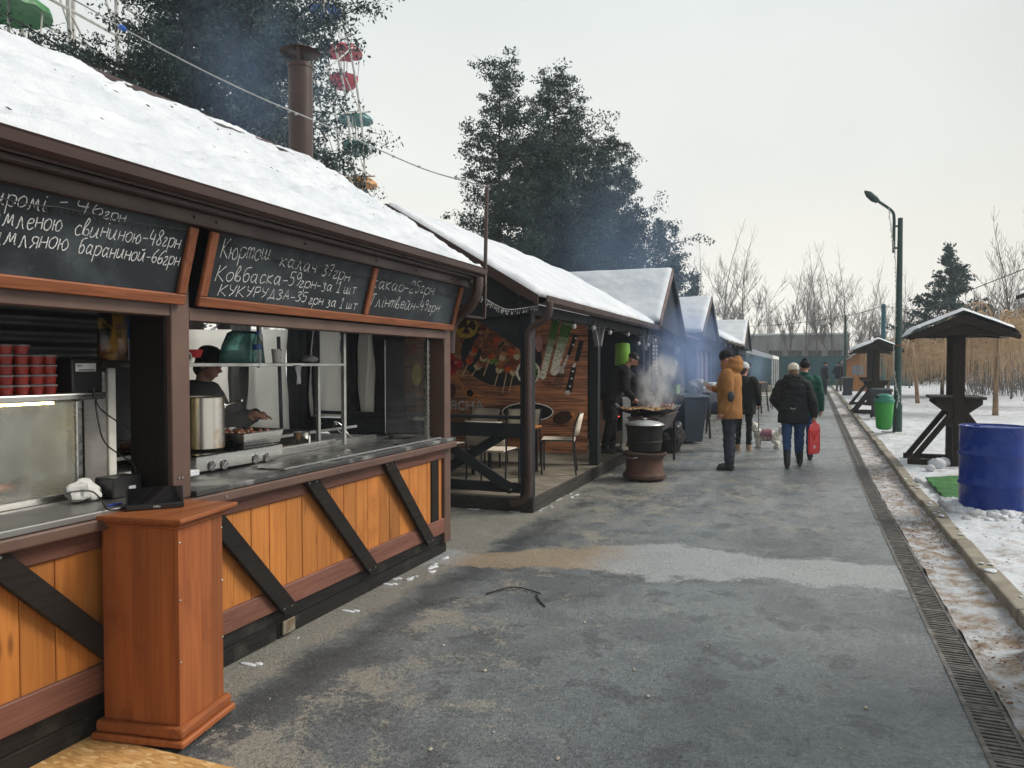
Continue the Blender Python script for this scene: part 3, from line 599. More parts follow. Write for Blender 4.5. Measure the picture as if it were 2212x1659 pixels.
# ------------------------------------------------------------------ chalkboards
BN = Vector((.105, 0, 0)); b_lo = Vector((-2.757, 0, 1.885)); b_hi = Vector((-2.662, 0, 2.23)); W_ = (b_hi-b_lo).normalized(); U_ = Vector((0, 1, 0)); N_ = U_.cross(W_); 
if N_.x < 0: N_ = -N_
def chalkboard(label, ya, yb, dividers, lines):
    t = thing('chalkboard', label, 'chalkboard', (b_lo.x, ya, b_lo.z), 'chalk menu boards under the eaves'); H = (b_hi-b_lo).length; fw = .05
    O = Vector((b_lo.x, 0, b_lo.z))
    def slab(y0, y1, v0, v1, n0, n1): 
        m = MB(); m.prism([O+U_*y0+W_*v0+N_*n0, O+U_*y1+W_*v0+N_*n0, O+U_*y1+W_*v1+N_*n0, O+U_*y0+W_*v1+N_*n0], N_*(n1-n0)); return m
    slab(ya+.01, yb-.01, .01, H+.03, -.012, 0).build('slate', M_slate, t)
    slab(ya, yb, 0, fw, .0015, .026).build('frame_rail', M_redframe, t, .005)
    slab(ya, ya+fw, fw+.001, H+.01, .0012, .025).build('frame_rail', M_redframez, t, .005); slab(yb-fw, yb, fw+.001, H+.01, .0012, .025).build('frame_rail', M_redframez, t, .005)
    for d in dividers: slab(d-.024, d+.024, fw+.001, H+.01, .0012, .025).build('divider', M_redframez, t, .005)
    fr = (O, U_, W_, N_)
    for txt, p0, p1, h in lines: mb = MB(); write_px(mb, txt, fr, p0, p1, h*.92, .0042, lift=.0025, slant=.16); mb.build('chalk_word', M_chalk, t)
    return t
chalkboard('long slate menu board with three chalk lines ending 46, 48 and 66', .5, 2.752, [], [("иромі", (-18, 441), (96, 455), .075), ("-", (124, 449), (143, 450), .08), ("46", (162, 458), (218, 468), .075), ("грн", (222, 472), (268, 479), .055),
  ("имленою", (-24, 486), (130, 499), .078), ("свининою-48грн", (158, 505), (385, 537), .075), ("имляною", (-24, 526), (143, 541), .08), ("бараниной-66грн", (166, 546), (383, 575), .072)])
chalkboard('slate menu board with a divider listing corn, sausage and cocoa prices', 2.835, 5.675, [4.315], [("Кюртош", (474, 556), (581, 562), .105), ("калач", (604, 573), (679, 590), .085), ("37", (694, 594), (714, 598), .075), ("грн", (717, 601), (752, 607), .09),
  ("Ковбаска-59", (464, 605), (645, 617), .085), ("грн-за 1 шt", (645, 620), (766, 636), .075), ("КУКУРУДЗА-35", (470, 637), (659, 651), .062), ("грн за 1 шt", (665, 656), (768, 669), .07), ("какао-25грн", (802, 621), (934, 637), .095), ("Глінтвейн-49грн", (797, 660), (946, 674), .09)])
# icicle light string hung across the boards
def lightstring(name, label, pts, n, bulb=.006, drop=.04, mat=None, wr=.0025):
    t = thing(name, label, 'string lights', pts[0]); c = cr(pts, 10); mb = MB(); mb.tube(c, wr, 5); mb.build('cable', M_black if mat is None else mat, t)
    L = len(c)-1; lb = MB(); 
    for i in range(n):
        f = (i+.5)/n*L; p = c[int(f)].lerp(c[min(L, int(f)+1)], f % 1); q = p + Vector((random.uniform(-.4, .4)*drop, random.uniform(-.4, .4)*drop, -drop*random.uniform(.3, 1)))
        lb.tube([p, q], wr*.7, 4); lb.ell(q, (bulb, bulb, bulb*1.6), 6, 4)
    lbo = lb.build('small_bulb', pm('bulb_'+name, (.5, .5, .48), .3) if mat is not None else M_black, t); lbo['kind'] = 'stuff'; return t
bO = Vector((b_lo.x, 0, b_lo.z))
def bpt(px, py): return on_plane(px, py, bO, N_)+N_*.014
lightstring('light_chain', 'unlit black light chain sagging across the framed corn and cocoa board', [bpt(470, 505), bpt(520, 535), bpt(600, 558), bpt(680, 572), bpt(760, 590), bpt(830, 600), bpt(900, 618), bpt(985, 640)], 60, .004, .03)
lightstring('light_chain', 'unlit black light chain across the long three line board', [bpt(-30, 420), bpt(60, 440), bpt(120, 446), bpt(200, 462), bpt(290, 480), bpt(400, 495)], 30, .004, .03)
# ------------------------------------------------------------------ pedestal with tablet
pa = G(209, 1590, .015); pb = G(395, 1622, .015); pc = G(510, 1530, .015)
ux = (pc-pb); ux.z = 0; LW = ux.length; ux.normalize(); uy = Vector((-ux.y, ux.x, 0)); LD = (pa-pb).dot(uy) if (pa-pb).dot(uy) > 0 else -(pa-pb).dot(uy)
if (pa-pb).dot(uy) < 0: uy = -uy
LD = min(LD, .46)
ped = thing('pedestal', 'reddish stained wooden pedestal standing against the stall counter', 'pedestal', pb)
def pbox(u0, u1, v0, v1, z0, z1, mb=None):
    mb = mb or MB(); return mb.prism([pb+ux*u0+uy*v0+V(0, 0, z0-pb.z), pb+ux*u1+uy*v0+V(0, 0, z0-pb.z), pb+ux*u1+uy*v1+V(0, 0, z0-pb.z), pb+ux*u0+uy*v1+V(0, 0, z0-pb.z)], (0, 0, z1-z0))
pbox(0, LW, 0, LD, .016, .045).build('plinth', M_lecterny, ped, .006); pbox(.012, LW-.012, .012, LD-.012, .046, .095).build('plinth', M_lecterny, ped, .012)
bi = .038; HT = .97
for k in range(4):                                       # face of glued staves
    a, b = bi+(LW-2*bi)*k/4, bi+(LW-2*bi)*(k+1)/4; pbox(a, b, bi, bi+.018, .096, HT-.05).build('stave', M_lectern, ped, .0008)
for k in range(5):
    a, b = bi+.019+(LD-2*bi-.019)*k/5, bi+.019+(LD-2*bi-.019)*(k+1)/5; pbox(bi+.0, bi+.018, a, b, .096, HT-.05).build('stave', M_lectern, ped, .0008)
pbox(bi+.02, LW-bi, bi+.02, LD-bi, .096, HT-.052).build('core', M_lectern, ped)
pbox(.022, LW-.022, .022, LD-.022, HT-.05, HT-.034).build('moulding', M_lecterny, ped, .006); pbox(.01, LW-.01, .01, LD-.01, HT-.0335, HT-.02).build('moulding', M_lecterny, ped, .004)
pbox(-.012, LW+.012, -.012, LD+.02, HT-.0195, HT).build('top', M_lecterny, ped, .004)
scm = MB()
for zz in (.36, .62, .86):
    for q in (.045, LW-.045): p = pb+ux*q+uy*(bi-.001)+V(0, 0, zz-pb.z); scm.ell(p, (.005, .005, .005), 8, 5)
scm.build('screw', M_steeldull, ped)
# tablet on the pedestal
tp = on_plane(330, 1082, V(0, 0, HT), V(0, 0, 1)); tdir = (on_plane(398, 1096, V(0, 0, HT), V(0, 0, 1))-on_plane(272, 1106, V(0, 0, HT), V(0, 0, 1))); tdir.z = 0; TW = tdir.length; tdir.normalize(); tb = Vector((-tdir.y, tdir.x, 0))
t0 = on_plane(272, 1106, V(0, 0, HT), V(0, 0, 1)); tabl = thing('tablet', 'black tablet till with angled glossy screen on the pedestal top', 'tablet', t0)
sec = [(0, .003), (0, .022), (.012, .024), (.095, .085), (.102, .083), (.11, .003)]
MB().prism([t0+tb*a+V(0, 0, b) for a, b in sec], tdir*TW).build('housing', M_black, tabl, .002)
mscr, tt, pp = base_mat('glossy_black_screen'); pp.inputs['Base Color'].default_value = (.006, .006, .007, 1); pp.inputs['Roughness'].default_value = .06
sl = (tb*.083+V(0, 0, .061)).normalized(); s0 = t0+tb*.014+V(0, 0, .0265)
MB().quad(s0+tdir*.008, s0+tdir*(TW-.008), s0+tdir*(TW-.008)+sl*.098, s0+tdir*.008+sl*.098).build('screen', mscr, tabl)
fb = MB(); write(fb, "PIPO", (t0-tb*.001, tdir, V(0, 0, 1), -tb), TW*.47, .008, TW*.58, .008, .009, .0016, lift=.0, slant=0, jit=0, sharp=True); fb.build('lettering', M_white, tabl)
# ================================================================== inside stall 1
WT = 1.0                                                 # worktop level
wt = thing('worktop', 'stainless work counter running behind the stall hatch', 'counter', (-3.4, 4, 0))
MB().b(-3.95, -3.26, 2.75, 5.5, .93, WT-.001).build('top', M_steeldull, wt, .003)
for yy in (2.85, 4.1, 5.4): MB().b(-3.3, -3.27, yy, yy+.03, .06, .93).build('leg', M_steel, wt)
MB().b(-3.262, -3.255, 2.82, 5.3, .985, WT+.03).build('upstand', M_steel, wt, .002)
# induction hob with fan grilles
ha = PX(425, 1005, -3.12); hb = PX(611, 978, -3.12); hy0, hy1 = ha.y, hb.y
hob = thing('induction_hob', 'steel table hob with four round fan grilles along its front', 'hob', (-3.3, (hy0+hy1)/2, WT)); zt_h = PX(425, 988, -3.12).z
MB().b(-3.55, -3.12, hy0, hy1, WT, zt_h).build('casing', M_steel, hob, .004)
MB().b(-3.54, -3.13, hy0+.01, hy1-.01, zt_h+.0005, zt_h+.006).build('glass_top', mscr, hob, .002)
for k, fpx in enumerate((458, 485, 553, 577)):
    c = PX(fpx, [1006, 1003, 991, 988][k], -3.115); g_ = MB(); g_.lathe([(.026, 0), (.026, .002), (0, .002)], n=20); fo = MB()
    def ringx(mb, r, w): mb.tube([Vector((-3.113, c.y+r*math.cos(a), c.z+r*math.sin(a))) for a in [i*math.pi/10 for i in range(21)]], w, 5, cap=False)
    d_ = MB(); d_.cyl((-3.1195, c.y, c.z), (-3.116, c.y, c.z), .027, n=20); fan = d_.build('fan', M_void, hob); rg = MB()
    for r in (.007, .013, .019, .026): ringx(rg, r, .0013)
    for a in (.6, 2.2, 3.8, 5.4): rg.tube([(-3.112, c.y, c.z), (-3.112, c.y+.028*math.cos(a), c.z+.028*math.sin(a))], .0013, 4)
    rg.build('fan_grille', M_chrome, fan)
# stock pot
pc_ = PX(441, 972, -3.33); py_ = pc_.y; pr = .118; pz0 = zt_h+.007; pz1 = PX(441, 857, -3.30).z
def pot_mat():
    m, t, p = base_mat('scorched_steel'); v = coords(t, (1, 1, 1), False); n = noise(t, v, 4.5, 6, .65); n2 = noise(t, coords(t, (3, 3, 40), False), 8, 2)
    t.links.new(mixc(t, mrange(t, n, .47, .62), (.64, .61, .54), (.45, .24, .08)), p.inputs['Base Color']); p.inputs['Metallic'].default_value = .95; p.inputs['Roughness'].default_value = .27; return m
pot = thing('stock_pot', 'tall steel stock pot with brown scorch marks on the hob', 'pot', (-3.33, py_, pz0)); H_ = pz1-pz0
MB().lathe([(pr-.012, 0), (pr, .012), (pr, H_-.006), (pr+.006, H_), (pr-.004, H_), (pr-.006, .02), (0, .02)], (-3.33, py_, pz0), 36).build('vessel', pot_mat(), pot, smooth=40)
hh = MB(); hz = pz1-.06; hh.tube(cr([(-3.33+.02, py_+pr, hz), (-3.30, py_+pr+.05, hz+.005), (-3.26, py_+pr+.075, hz+.02), (-3.20, py_+pr+.06, hz+.03)], 5), .007, 8); hh.ell((-3.28, py_+pr*.9, hz), (.02, .014, .022), 10, 6); hh.build('handle', M_steel, pot, smooth=50)
# gastro tray on the hob
a0 = PX(488, 945, -3.25); a1 = PX(640, 945, -3.25); ty0, ty1 = py_+pr+.03, PX(612, 960, -3.2).y; tray = thing('steel_tray', 'shallow steel food tray resting on the hob', 'tray', (-3.3, (ty0+ty1)/2, pz0))
tz1 = pz0+.085
def traymesh(x0, x1, y0, y1, z0, z1, t=.02):
    mb = MB(); ins = .018
    o = [(x0, y0), (x1, y0), (x1, y1), (x0, y1)]; i_ = [(x0+t, y0+t), (x1-t, y0+t), (x1-t, y1-t), (x0+t, y1-t)]; bt = [(x0+t+ins, y0+t+ins), (x1-t-ins, y0+t+ins), (x1-t-ins, y1-t-ins), (x0+t+ins, y1-t-ins)]
    vs = [(*q, z1) for q in o]+[(*q, z1) for q in i_]+[(*q, z0+.003) for q in bt]+[(*q, z1-.004) for q in o]+[(*q, z0) for q in bt]+[(q[0], q[1], z1-.004) for q in i_]
    for k in range(4):
        n = (k+1) % 4; mb_ = [(k, n, 4+n, 4+k), (4+k, 4+n, 8+n, 8+k), (k, 12+k, 12+n, n), (16+k, 20+k, 20+n, 16+n) if False else (20+k, 16+k, 16+n, 20+n), (12+k, 20+k, 20+n, 12+n)]
        fs = mb_; mb.add([], []); 
        for f in fs: mb.f.append(list(f)); mb.c.append(None); mb.m.append(0)
    mb.f += [[8, 9, 10, 11], [19, 18, 17, 16]]; mb.c += [None, None]; mb.m += [0, 0]; mb.v = [tuple(v) for v in vs]; return mb
traymesh(-3.6, -3.16, ty0, ty1, pz0, tz1).build('pan', M_steel, tray, .003)
meat = MB()
for i in range(46): meat.ell((random.uniform(-3.55, -3.25), random.uniform(ty0+.05, ty1-.05), tz1-.03+random.uniform(0, .02)), (random.uniform(.015, .03), random.uniform(.015, .03), .018), 7, 5)
M_meat = pm('grilled_meat', (.26, .10, .05), .45, 0, (.10, .035, .02), 30, 70, .4)
o_ = meat.build('meat_pieces', M_meat, smooth='all'); o_['kind'] = 'stuff'; o_['label'] = 'browned meat pieces heaped in the shallow steel tray'
# kitchen scale, steel container
c0 = PX(412, 1016, -3.06); sc_ = thing('kitchen_scale', 'small white scale with pale blue display by the brown post', 'scale', (-3.12, c0.y, WT)); MB().b(-3.2, -3.04, c0.y-.05, c0.y+.045, WT, WT+.03).build('body', M_white, sc_, .004); MB().quad((-3.038, c0.y-.02, WT+.008), (-3.038, c0.y+.04, WT+.008), (-3.06, c0.y+.04, WT+.0315), (-3.06, c0.y-.02, WT+.0315)).build('display', emis('pale_display', (.3, .45, .7), .25, (.4, .5, .65)), sc_)
q = PX(660, 978, -3.35); cnt = thing('steel_canister', 'short steel canister with a white sticker beside the tray', 'canister', (-3.38, q.y, WT)); MB().lathe([(.055, 0), (.058, .004), (.058, .105), (.062, .11), (.055, .112), (.052, .01), (0, .01)], (-3.38, q.y, WT), 26).build('vessel', M_steel, cnt, smooth=40); MB().b(-3.3225, -3.32, q.y+.0, q.y+.018, WT+.03, WT+.085).build('sticker', M_white, cnt)
# shelf rack
z_s = PX(560, 784, -3.18).z; ya_, yb_ = 2.86, PX(745, 785, -3.18).y
rack = thing('shelf_rack', 'open steel rack with one shelf above the cooking counter', 'rack', (-3.3, 3.6, WT)); M_alu = pm('aluminium_profile', (.68, .68, .66), .38, .85, (.5, .5, .48), 6, 100, .03)
MB().b(-3.42, -3.18, ya_, yb_, z_s-.022, z_s).build('shelf', M_alu, rack, .003)
yc = PX(562, 740, -3.18).y; MB().b(-3.2, -3.175, yc-.012, yc+.012, z_s-.03, 1.86).build('upright', M_alu, rack, .002)
MB().b(-3.205, -3.177, yb_-.014, yb_+.014, WT, 1.83).build('upright', M_alu, rack, .002)
yd = PX(687, 880, -3.42).y; MB().b(-3.43, -3.405, yd-.014, yd+.014, WT, z_s-.023).build('upright', M_alu, rack, .002)
MB().b(-3.29, -3.265, 2.86, yb_, WT+.03, WT+.04).build('foot_rail', M_alu, rack, .001)
MB().b(-3.62, -3.6, 3.0, 5.55, 1.055, 1.075).build('rear_rail', M_alu, rack, .001)
# things on the shelf
def cup(name, label, cat, loc, r0, r1, h, mat, mat_in=None, n=20, group=None):
    m = MB(); m.lathe([(r0, 0), (r1, h), (r1-.003, h), (r0-.003, .004), (0, .004)], loc, n); o = m.build(name, mat, smooth=40); return tag(o, label, cat, group)
def cupmat():
    m, t, p = base_mat('printed_paper_cup'); v = coords(t, (1, 1, 1), False); vo = nd(t, 'ShaderNodeTexVoronoi'); vo.inputs['Scale'].default_value = 42; t.links.new(v, vo.inputs['Vector']); c = mixc(t, mrange(t, vo.outputs['Distance'], .30, .42), (.16, .15, .13), (.74, .71, .64))
    c = mixc(t, mrange(t, noise(t, v, 14, 2), .45, .55), c, (.74, .71, .64)); t.links.new(c, p.inputs['Base Color']); p.inputs['Roughness'].default_value = .6; return m
q = PX(598, 777, -3.25); cup('paper_cup', 'printed beige paper cup standing on the steel shelf', 'cup', (-3.25, q.y, z_s), .026, .036, .092, cupmat())
q = PX(415, 770, -3.25); cup('red_bowl', 'shallow red plastic bowl with a white spoon on the steel shelf', 'bowl', (-3.25, q.y, z_s+.03), .045, .062, .045, pm('red_plastic', (.6, .02, .015), .35))
q = PX(403, 765, -3.2); m = MB(); m.tube([(-3.24, q.y, z_s+.032), (-3.19, q.y, z_s+.032)], .031, 22); o = m.build('till_roll', pm('roll_paper', (.7, .68, .62), .8), smooth=40); tag(o, 'white paper till roll lying beside the red bowl', 'paper roll'); MB().cyl((-3.192, q.y, z_s+.032), (-3.188, q.y, z_s+.032), .018, n=16).build('core', M_void, o)
M_aqua = glass('aqua_plastic_film', (.52, .80, .76), .34, .15, (.22, .46, .42))
q = PX(533, 780, -3.27); m = MB(); m.loft([(-3.29, q.y-.02, z_s, .09, .19), (-3.29, q.y-.01, z_s+.11, .08, .165), (-3.29, q.y+.01, z_s+.185, .07, .14), (-3.29, q.y+.015, z_s+.20, .05, .11)], 26); o = m.build('plastic_cover', M_aqua, smooth='all'); tag(o, 'translucent aqua plastic cover over bottles on the steel shelf', 'cover')
q = PX(543, 778, -3.21); bt = thing('water_bottle', 'clear plastic water bottle with blue label inside the aqua cover', 'bottle', (-3.2, q.y, z_s)); MB().lathe([(.026, 0), (.03, .008), (.03, .05), (.027, .065), (.03, .08), (.03, .125), (.012, .165), (.012, .18), (0, .18)], (-3.165, q.y, z_s), 20).build('body', glass('bottle_plastic', (.75, .9, .9), .12), bt, smooth=40); MB().lathe([(.0306, .082), (.0306, .115)], (-3.165, q.y, z_s), 20).build('label', pm('blue_label', (.03, .10, .35), .4), bt); MB().lathe([(.014, .176), (.014, .195), (0, .195)], (-3.165, q.y, z_s), 14).build('cap', pm('blue_cap', (.02, .08, .4), .4), bt)
def crumple(name, label, c, r, mat, seed):
    m = MB(); m.ell((0, 0, 0), r, 24, 16); m.v = [tuple(Vector(v)*(1+.5*mnoise.noise(Vector(v)*26+Vector((seed, 0, 0)))) + Vector(c)) for v in m.v]; return tag(m.build(name, mat, smooth=25), label, 'cloth')
q = PX(668, 772, -3.3); crumple('rag', 'crumpled grey rag lying on the steel shelf', (-3.3, q.y, z_s+.028), (.05, .07, .028), pm('grey_rag', (.42, .42, .45), .9), 3)
q = PX(645, 812, -3.17); m = MB(); 
m.add([(-3.172+.012*math.sin(i*1.3+j), q.y-.045+.03*i-(.006*j*(i-1.5)), z_s-.005-.032*j-.012*abs(i-1.6)) for j in range(5) for i in range(4)], [(j*4+i, j*4+i+1, j*4+i+5, j*4+i+4) for j in range(4) for i in range(3)]); o = m.build('rag', pm('pale_rag', (.5, .5, .53), .9), smooth='all', sub=2); tag(o, 'pale rag hanging over the edge of the steel shelf', 'cloth'); sm = o.modifiers.new('solid', 'SOLIDIFY'); sm.thickness = .003
# charcoal grill behind, with skewers and tongs
grl = thing('counter_grill', 'dark counter grill with wire grate behind the steel tray', 'grill', (-3.75, 4.2, WT)); MB().b(-3.95, -3.63, 3.35, 5.0, WT, WT+.02).b(-3.95, -3.93, 3.35, 5.0, WT, WT+.08).b(-3.65, -3.63, 3.35, 5.0, WT, WT+.08).build('trough', M_blackmetal, grl, .002); m = MB()
for i in range(55): yy = 3.36+i*.03; m.tube([(-3.94, yy, WT+.075), (-3.64, yy, WT+.075)], .002, 4)
m.build('wire_grate', M_steeldull, grl)
m = MB()
for i in range(6):
    yy = 3.42+i*.07
    for k in range(7): m.ell((-3.66-.04*k, yy, WT+.095), (.022, .02, .018), 7, 5)
o_ = m.build('skewered_meat', M_meat, smooth='all'); o_['kind'] = 'stuff'; o_['label'] = 'row of skewered meat cooking on the counter grill'
m = MB(); m.tube(cr([PX(745, 940, -3.35), PX(725, 925, -3.4), PX(722, 912, -3.4), PX(735, 916, -3.38), PX(760, 945, -3.3), PX(800, 965, -3.25)], 5), .004, 6); tag(m.build('wire_tongs', M_chrome), 'bent wire tongs sticking up beside the rack upright', 'tongs')
# side glass panel at the far end of the hatch
sp = thing('side_pane', 'narrow glass side pane in a steel frame at the hatch end', 'glass pane', (-3.0, 5.5, WT)); MB().b(-3.30, -2.92, 5.515, 5.521, WT+.02, 1.80).build('pane', glass('smudged_glass', (.86, .88, .88), .12, .03), sp); MB().b(-2.92, -2.885, 5.50, 5.535, WT-.01, 1.81).build('frame', M_steel, sp, .002); MB().b(-3.32, -3.301, 5.50, 5.535, WT-.01, 1.81).build('frame', M_blackmetal, sp, .002); MB().b(-3.3, -2.92, 5.505, 5.53, WT-.005, WT+.019).build('frame', M_steel, sp, .002)
q = PX(640, 968, -3.3); MB().b(-3.5, -3.3, q.y-.09, q.y+.05, WT, WT+.018).build('chopping_board', wood('pale_board', (.4, .22, .1), (.3, .15, .06), 'y'), None, .004); tag(bpy.data.objects['chopping_board'], 'small wooden chopping board beside the steel canister', 'chopping board')
# ------------------------------------------------------------------ heated display side
zc = PX(100, 850, -3.18).z
case = thing('display_case', 'steamed up heated display case with steel top under the hatch', 'display case', (-3.4, 1.4, .985)); M_steamglass = glass('steamed_glass', (.9, .92, .9), .26, .04, (.50, .50, .46))
yR = PX(172, 980, -3.1).y
MB().b(-3.75, -3.1, Y0+.1, PX(232, 860, -3.1).y, zc-.035, zc).build('top', M_steel, case, .008)
MB().b(-3.118, -3.112, Y0+.1, yR-.01, 1.02, zc-.036).build('front_pane', M_steamglass, case)
MB().b(-3.74, -3.12, yR+.004, yR+.01, 1.02, zc-.036).build('side_pane', M_steamglass, case)
MB().b(-3.135, -3.1, yR-.011, yR+.018, .986, zc-.036).build('upright', M_steel, case, .004); MB().b(-3.76, -3.1, Y0+.1, yR+.02, .986, 1.02).build('tray', M_steel, case, .004)
MB().b(-3.76, -3.745, Y0+.1, yR, 1.02, zc-.04).build('back_panel', pm('case_back', (.55, .50, .30), .5), case)
MB().b(-3.15, -3.125, Y0+.2, PX(112, 920, -3.14).y, zc-.046, zc-.037).build('led_strip', emis('warm_led', (1, .78, .3), 22), case)
m = MB()
for i in range(30): m.ell((random.uniform(-3.6, -3.2), random.uniform(.6, yR-.1), 1.045+random.uniform(0, .03)), (random.uniform(.03, .05), random.uniform(.03, .06), .025), 8, 6)
o_ = m.build('roast_pieces', pm('roast_meat', (.30, .09, .02), .35, 0, (.14, .03, .012), 14), smooth='all'); o_['kind'] = 'stuff'; o_['label'] = 'roast meat pieces inside the steamed display case'
# sauce cups with lids
M_sauce = pm('red_sauce_cup', (.34, .035, .025), .3, 0, (.24, .022, .018), 20); M_lid = glass('clear_lid', (.9, .85, .85), .3, .05, (.7, .62, .62))
proto = None; cr_, chh = .031, .040
for col, (cpx, nst) in enumerate(((-45, 5), (13, 5), (48, 5), (80, 4), (108, 4))):
    for row in (0, 1):
        c = PX(cpx, 838, -3.16); 
        for k in range(nst if row == 0 else 4):
            loc = (-3.165-row*.075, c.y+row*.012, zc+k*(chh+.004)+.0005)
            if proto is None:
                proto = thing('sauce_cup', 'small lidded tub of red sauce stacked on the display case', 'sauce cup', loc, 'stacked tubs of red sauce'); b_ = MB(); b_.lathe([(cr_*.8, 0), (cr_, chh-.007), (0, chh-.007)], loc, 16); b_.build('tub', M_sauce, proto, smooth=40); l_ = MB(); l_.lathe([(cr_+.003, chh-.0065), (cr_+.003, chh-.001), (cr_*.9, chh+.002), (0, chh+.002)], loc, 16); l_.build('lid', M_lid, proto, smooth=40)
            else: o = copy_tree(proto); o.location = loc
# till printer on the case, bag and bottle on the inner shelf
ya2, yb2 = PX(128, 800, -3.2).y, PX(222, 800, -3.12).y
prn = thing('label_printer', 'black box printer with a white rating sticker on the display case', 'printer', (-3.25, (ya2+yb2)/2, zc)); hz_ = PX(180, 775, -3.12).z-zc
MB().b(-3.32, -3.12, ya2, yb2, zc, zc+hz_).build('housing', M_black, prn, .008); s1 = PX(163, 785, -3.118); s2 = PX(207, 802, -3.118); MB().b(-3.1195, -3.117, s1.y, s2.y, s2.z, s1.z).build('sticker', M_white, prn)
MB().b(-3.1168, -3.116, s1.y+.008, s1.y+.03, s1.z-.014, s1.z-.009).build('print', M_black, prn); MB().b(-3.1168, -3.116, s1.y+.016, s2.y-.006, s2.z+.004, s2.z+.009).build('print', M_black, prn)
zsh = PX(255, 778, -3.2).z; shl = thing('inner_shelf', 'short dark shelf board fixed beside the black post', 'shelf', (-3.2, 2.4, zsh)); MB().b(-3.34, -3.08, PX(216, 780, -3.1).y, 2.69, zsh-.03, zsh-.001).build('board', M_darkwoody, shl, .003)
ba, bb_ = PX(219, 770, -3.15).y, PX(279, 770, -3.15).y; zt2 = PX(250, 676, -3.15).z
bag = thing('snack_bag', 'glossy black and gold food bag with dark print on the shelf', 'bag', (-3.17, (ba+bb_)/2, zsh)); m = MB(); cy2 = (ba+bb_)/2; hw = (bb_-ba)/2
m.loft([(-3.17, cy2, zsh, .03, hw*.96), (-3.17, cy2, zsh+.06, .045, hw), (-3.17, cy2, zsh+(zt2-zsh)*.7, .032, hw*.98), (-3.17, cy2, zt2-.02, .008, hw*.97), (-3.17, cy2, zt2, .004, hw*.97)], 24)
def bagmat():
    m, t, p = base_mat('gold_foil_print'); g_ = nd(t, 'ShaderNodeTexCoord'); s_ = nd(t, 'ShaderNodeSeparateXYZ'); t.links.new(g_.outputs['Generated'], s_.inputs[0]); n = noise(t, coords(t, (1, 1, 1), False), 12, 3)
    d = math_(t, 'ADD', math_(t, 'MULTIPLY', s_.outputs['Y'], 1.2), math_(t, 'MULTIPLY', s_.outputs['Z'], -.55)); c = mixc(t, mrange(t, d, .02, .1), (.012, .011, .01), (.33, .17, .03)); c = mixc(t, mrange(t, s_.outputs['Z'], .5, .12), c, (.10, .035, .015)); c = mixc(t, mrange(t, n, .55, .65, 0, .5), c, (.5, .3, .08)); t.links.new(c, p.inputs['Base Color']); p.inputs['Roughness'].default_value = .25; return m
m.build('pouch', bagmat(), bag, smooth='all'); m = MB(); fr_ = (V(-3.128, 0, 0), V(0, 1, 0), V(0, 0, 1), V(1, 0, 0)); write(m, "QUICK", fr_, cy2-hw*.25, zt2-.085, cy2+hw*.75, zt2-.075, .03, .004, lift=.004, jit=0); m.build('print', M_black, bag); m = MB(); write(m, "30", fr_, cy2-hw*.2, zt2-.125, cy2+hw*.2, zt2-.12, .028, .004, lift=-.001, jit=0); m.build('print', M_black, bag)
q = PX(285, 774, -3.14); spb = thing('spray_bottle', 'slim white bottle with blue cap on the shelf beside the gold bag', 'bottle', (-3.14, q.y, zsh)); hh_ = PX(285, 686, -3.14).z-zsh; MB().lathe([(.016, 0), (.017, .005), (.017, hh_*.5), (0, hh_*.5)], (-3.14, q.y, zsh), 16).build('body', pm('white_label', (.6, .62, .66), .35, 0, (.3, .35, .6), 60), spb, smooth=40); MB().lathe([(.0175, hh_*.5), (.0165, hh_*.9), (.012, hh_), (0, hh_)], (-3.14, q.y, zsh), 16).build('cap', pm('bright_blue_cap', (.02, .12, .62), .4), spb, smooth=40)
# pale inner door frame, sheet behind
s1 = PX(233, 795, -3.3); s2 = PX(250, 795, -3.3); s3 = PX(300, 1040, -3.3)
pf = thing('inner_screen', 'grey inner screen with a white upright behind the display case', 'screen', (-3.3, s1.y, WT)); MB().b(-3.32, -3.3, s1.y, s2.y, .99, s1.z).build('upright', pm('white_painted_steel', (.72, .71, .66), .5), pf, .003); MB().b(-3.315, -3.31, s2.y+.001, 2.68, .99, s1.z-.02).build('sheet', glass('misted_sheet', (.9, .9, .9), .6, .1, (.35, .33, .31)), pf)
q = PX(182, 1040, -3.0); crumple('bread_bag', 'white cloth bundle lying on the counter beside the steel upright', (-3.0, q.y, 1.03), (.05, .075, .055), M_cloth_white, 9)
# receipt printer on the counter and cables
ra = PX(234, 1060, -2.95); rb = PX(300, 1060, -2.95); rp = thing('receipt_printer', 'small black receipt printer with a paper slip on the counter', 'printer', (-2.95, (ra.y+rb.y)/2, .986)); MB().b(-3.04, -2.92, ra.y, rb.y-.01, .986, PX(260, 1032, -2.92).z).build('housing', M_black, rp, .006); s = PX(285, 1062, -2.916); MB().b(-2.919, -2.916, s.y-.015, s.y+.022, s.z-.02, s.z+.028).build('paper_slip', pm('receipt_paper', (.6, .64, .7), .7), rp)
def cable(name, label, pts, r=.0035): m = MB(); m.tube(cr(pts, 8), r, 6); return tag(m.build(name, M_black, smooth='all'), label, 'cable')
cable('cable', 'black cable looping from the box printer down past the white upright', [PX(200, 836, -3.1), PX(215, 880, -3.08), PX(260, 915, -3.06), PX(300, 940, -3.0)])
cable('cable', 'black cable hanging from the box printer to the receipt printer', [PX(203, 836, -3.11), PX(212, 910, -3.08), PX(230, 960, -3.05), PX(285, 1000, -3.0), PX(293, 1025, -2.98), PX(280, 1035, -2.97)])
cable('cable', 'black cable coiled on the counter running to the tablet', [PX(105, 1085, -2.85), PX(130, 1068, -2.84), PX(190, 1060, -2.83), PX(215, 1075, -2.82), PX(232, 1100, -2.72), G(262, 1100, HT+.01)])
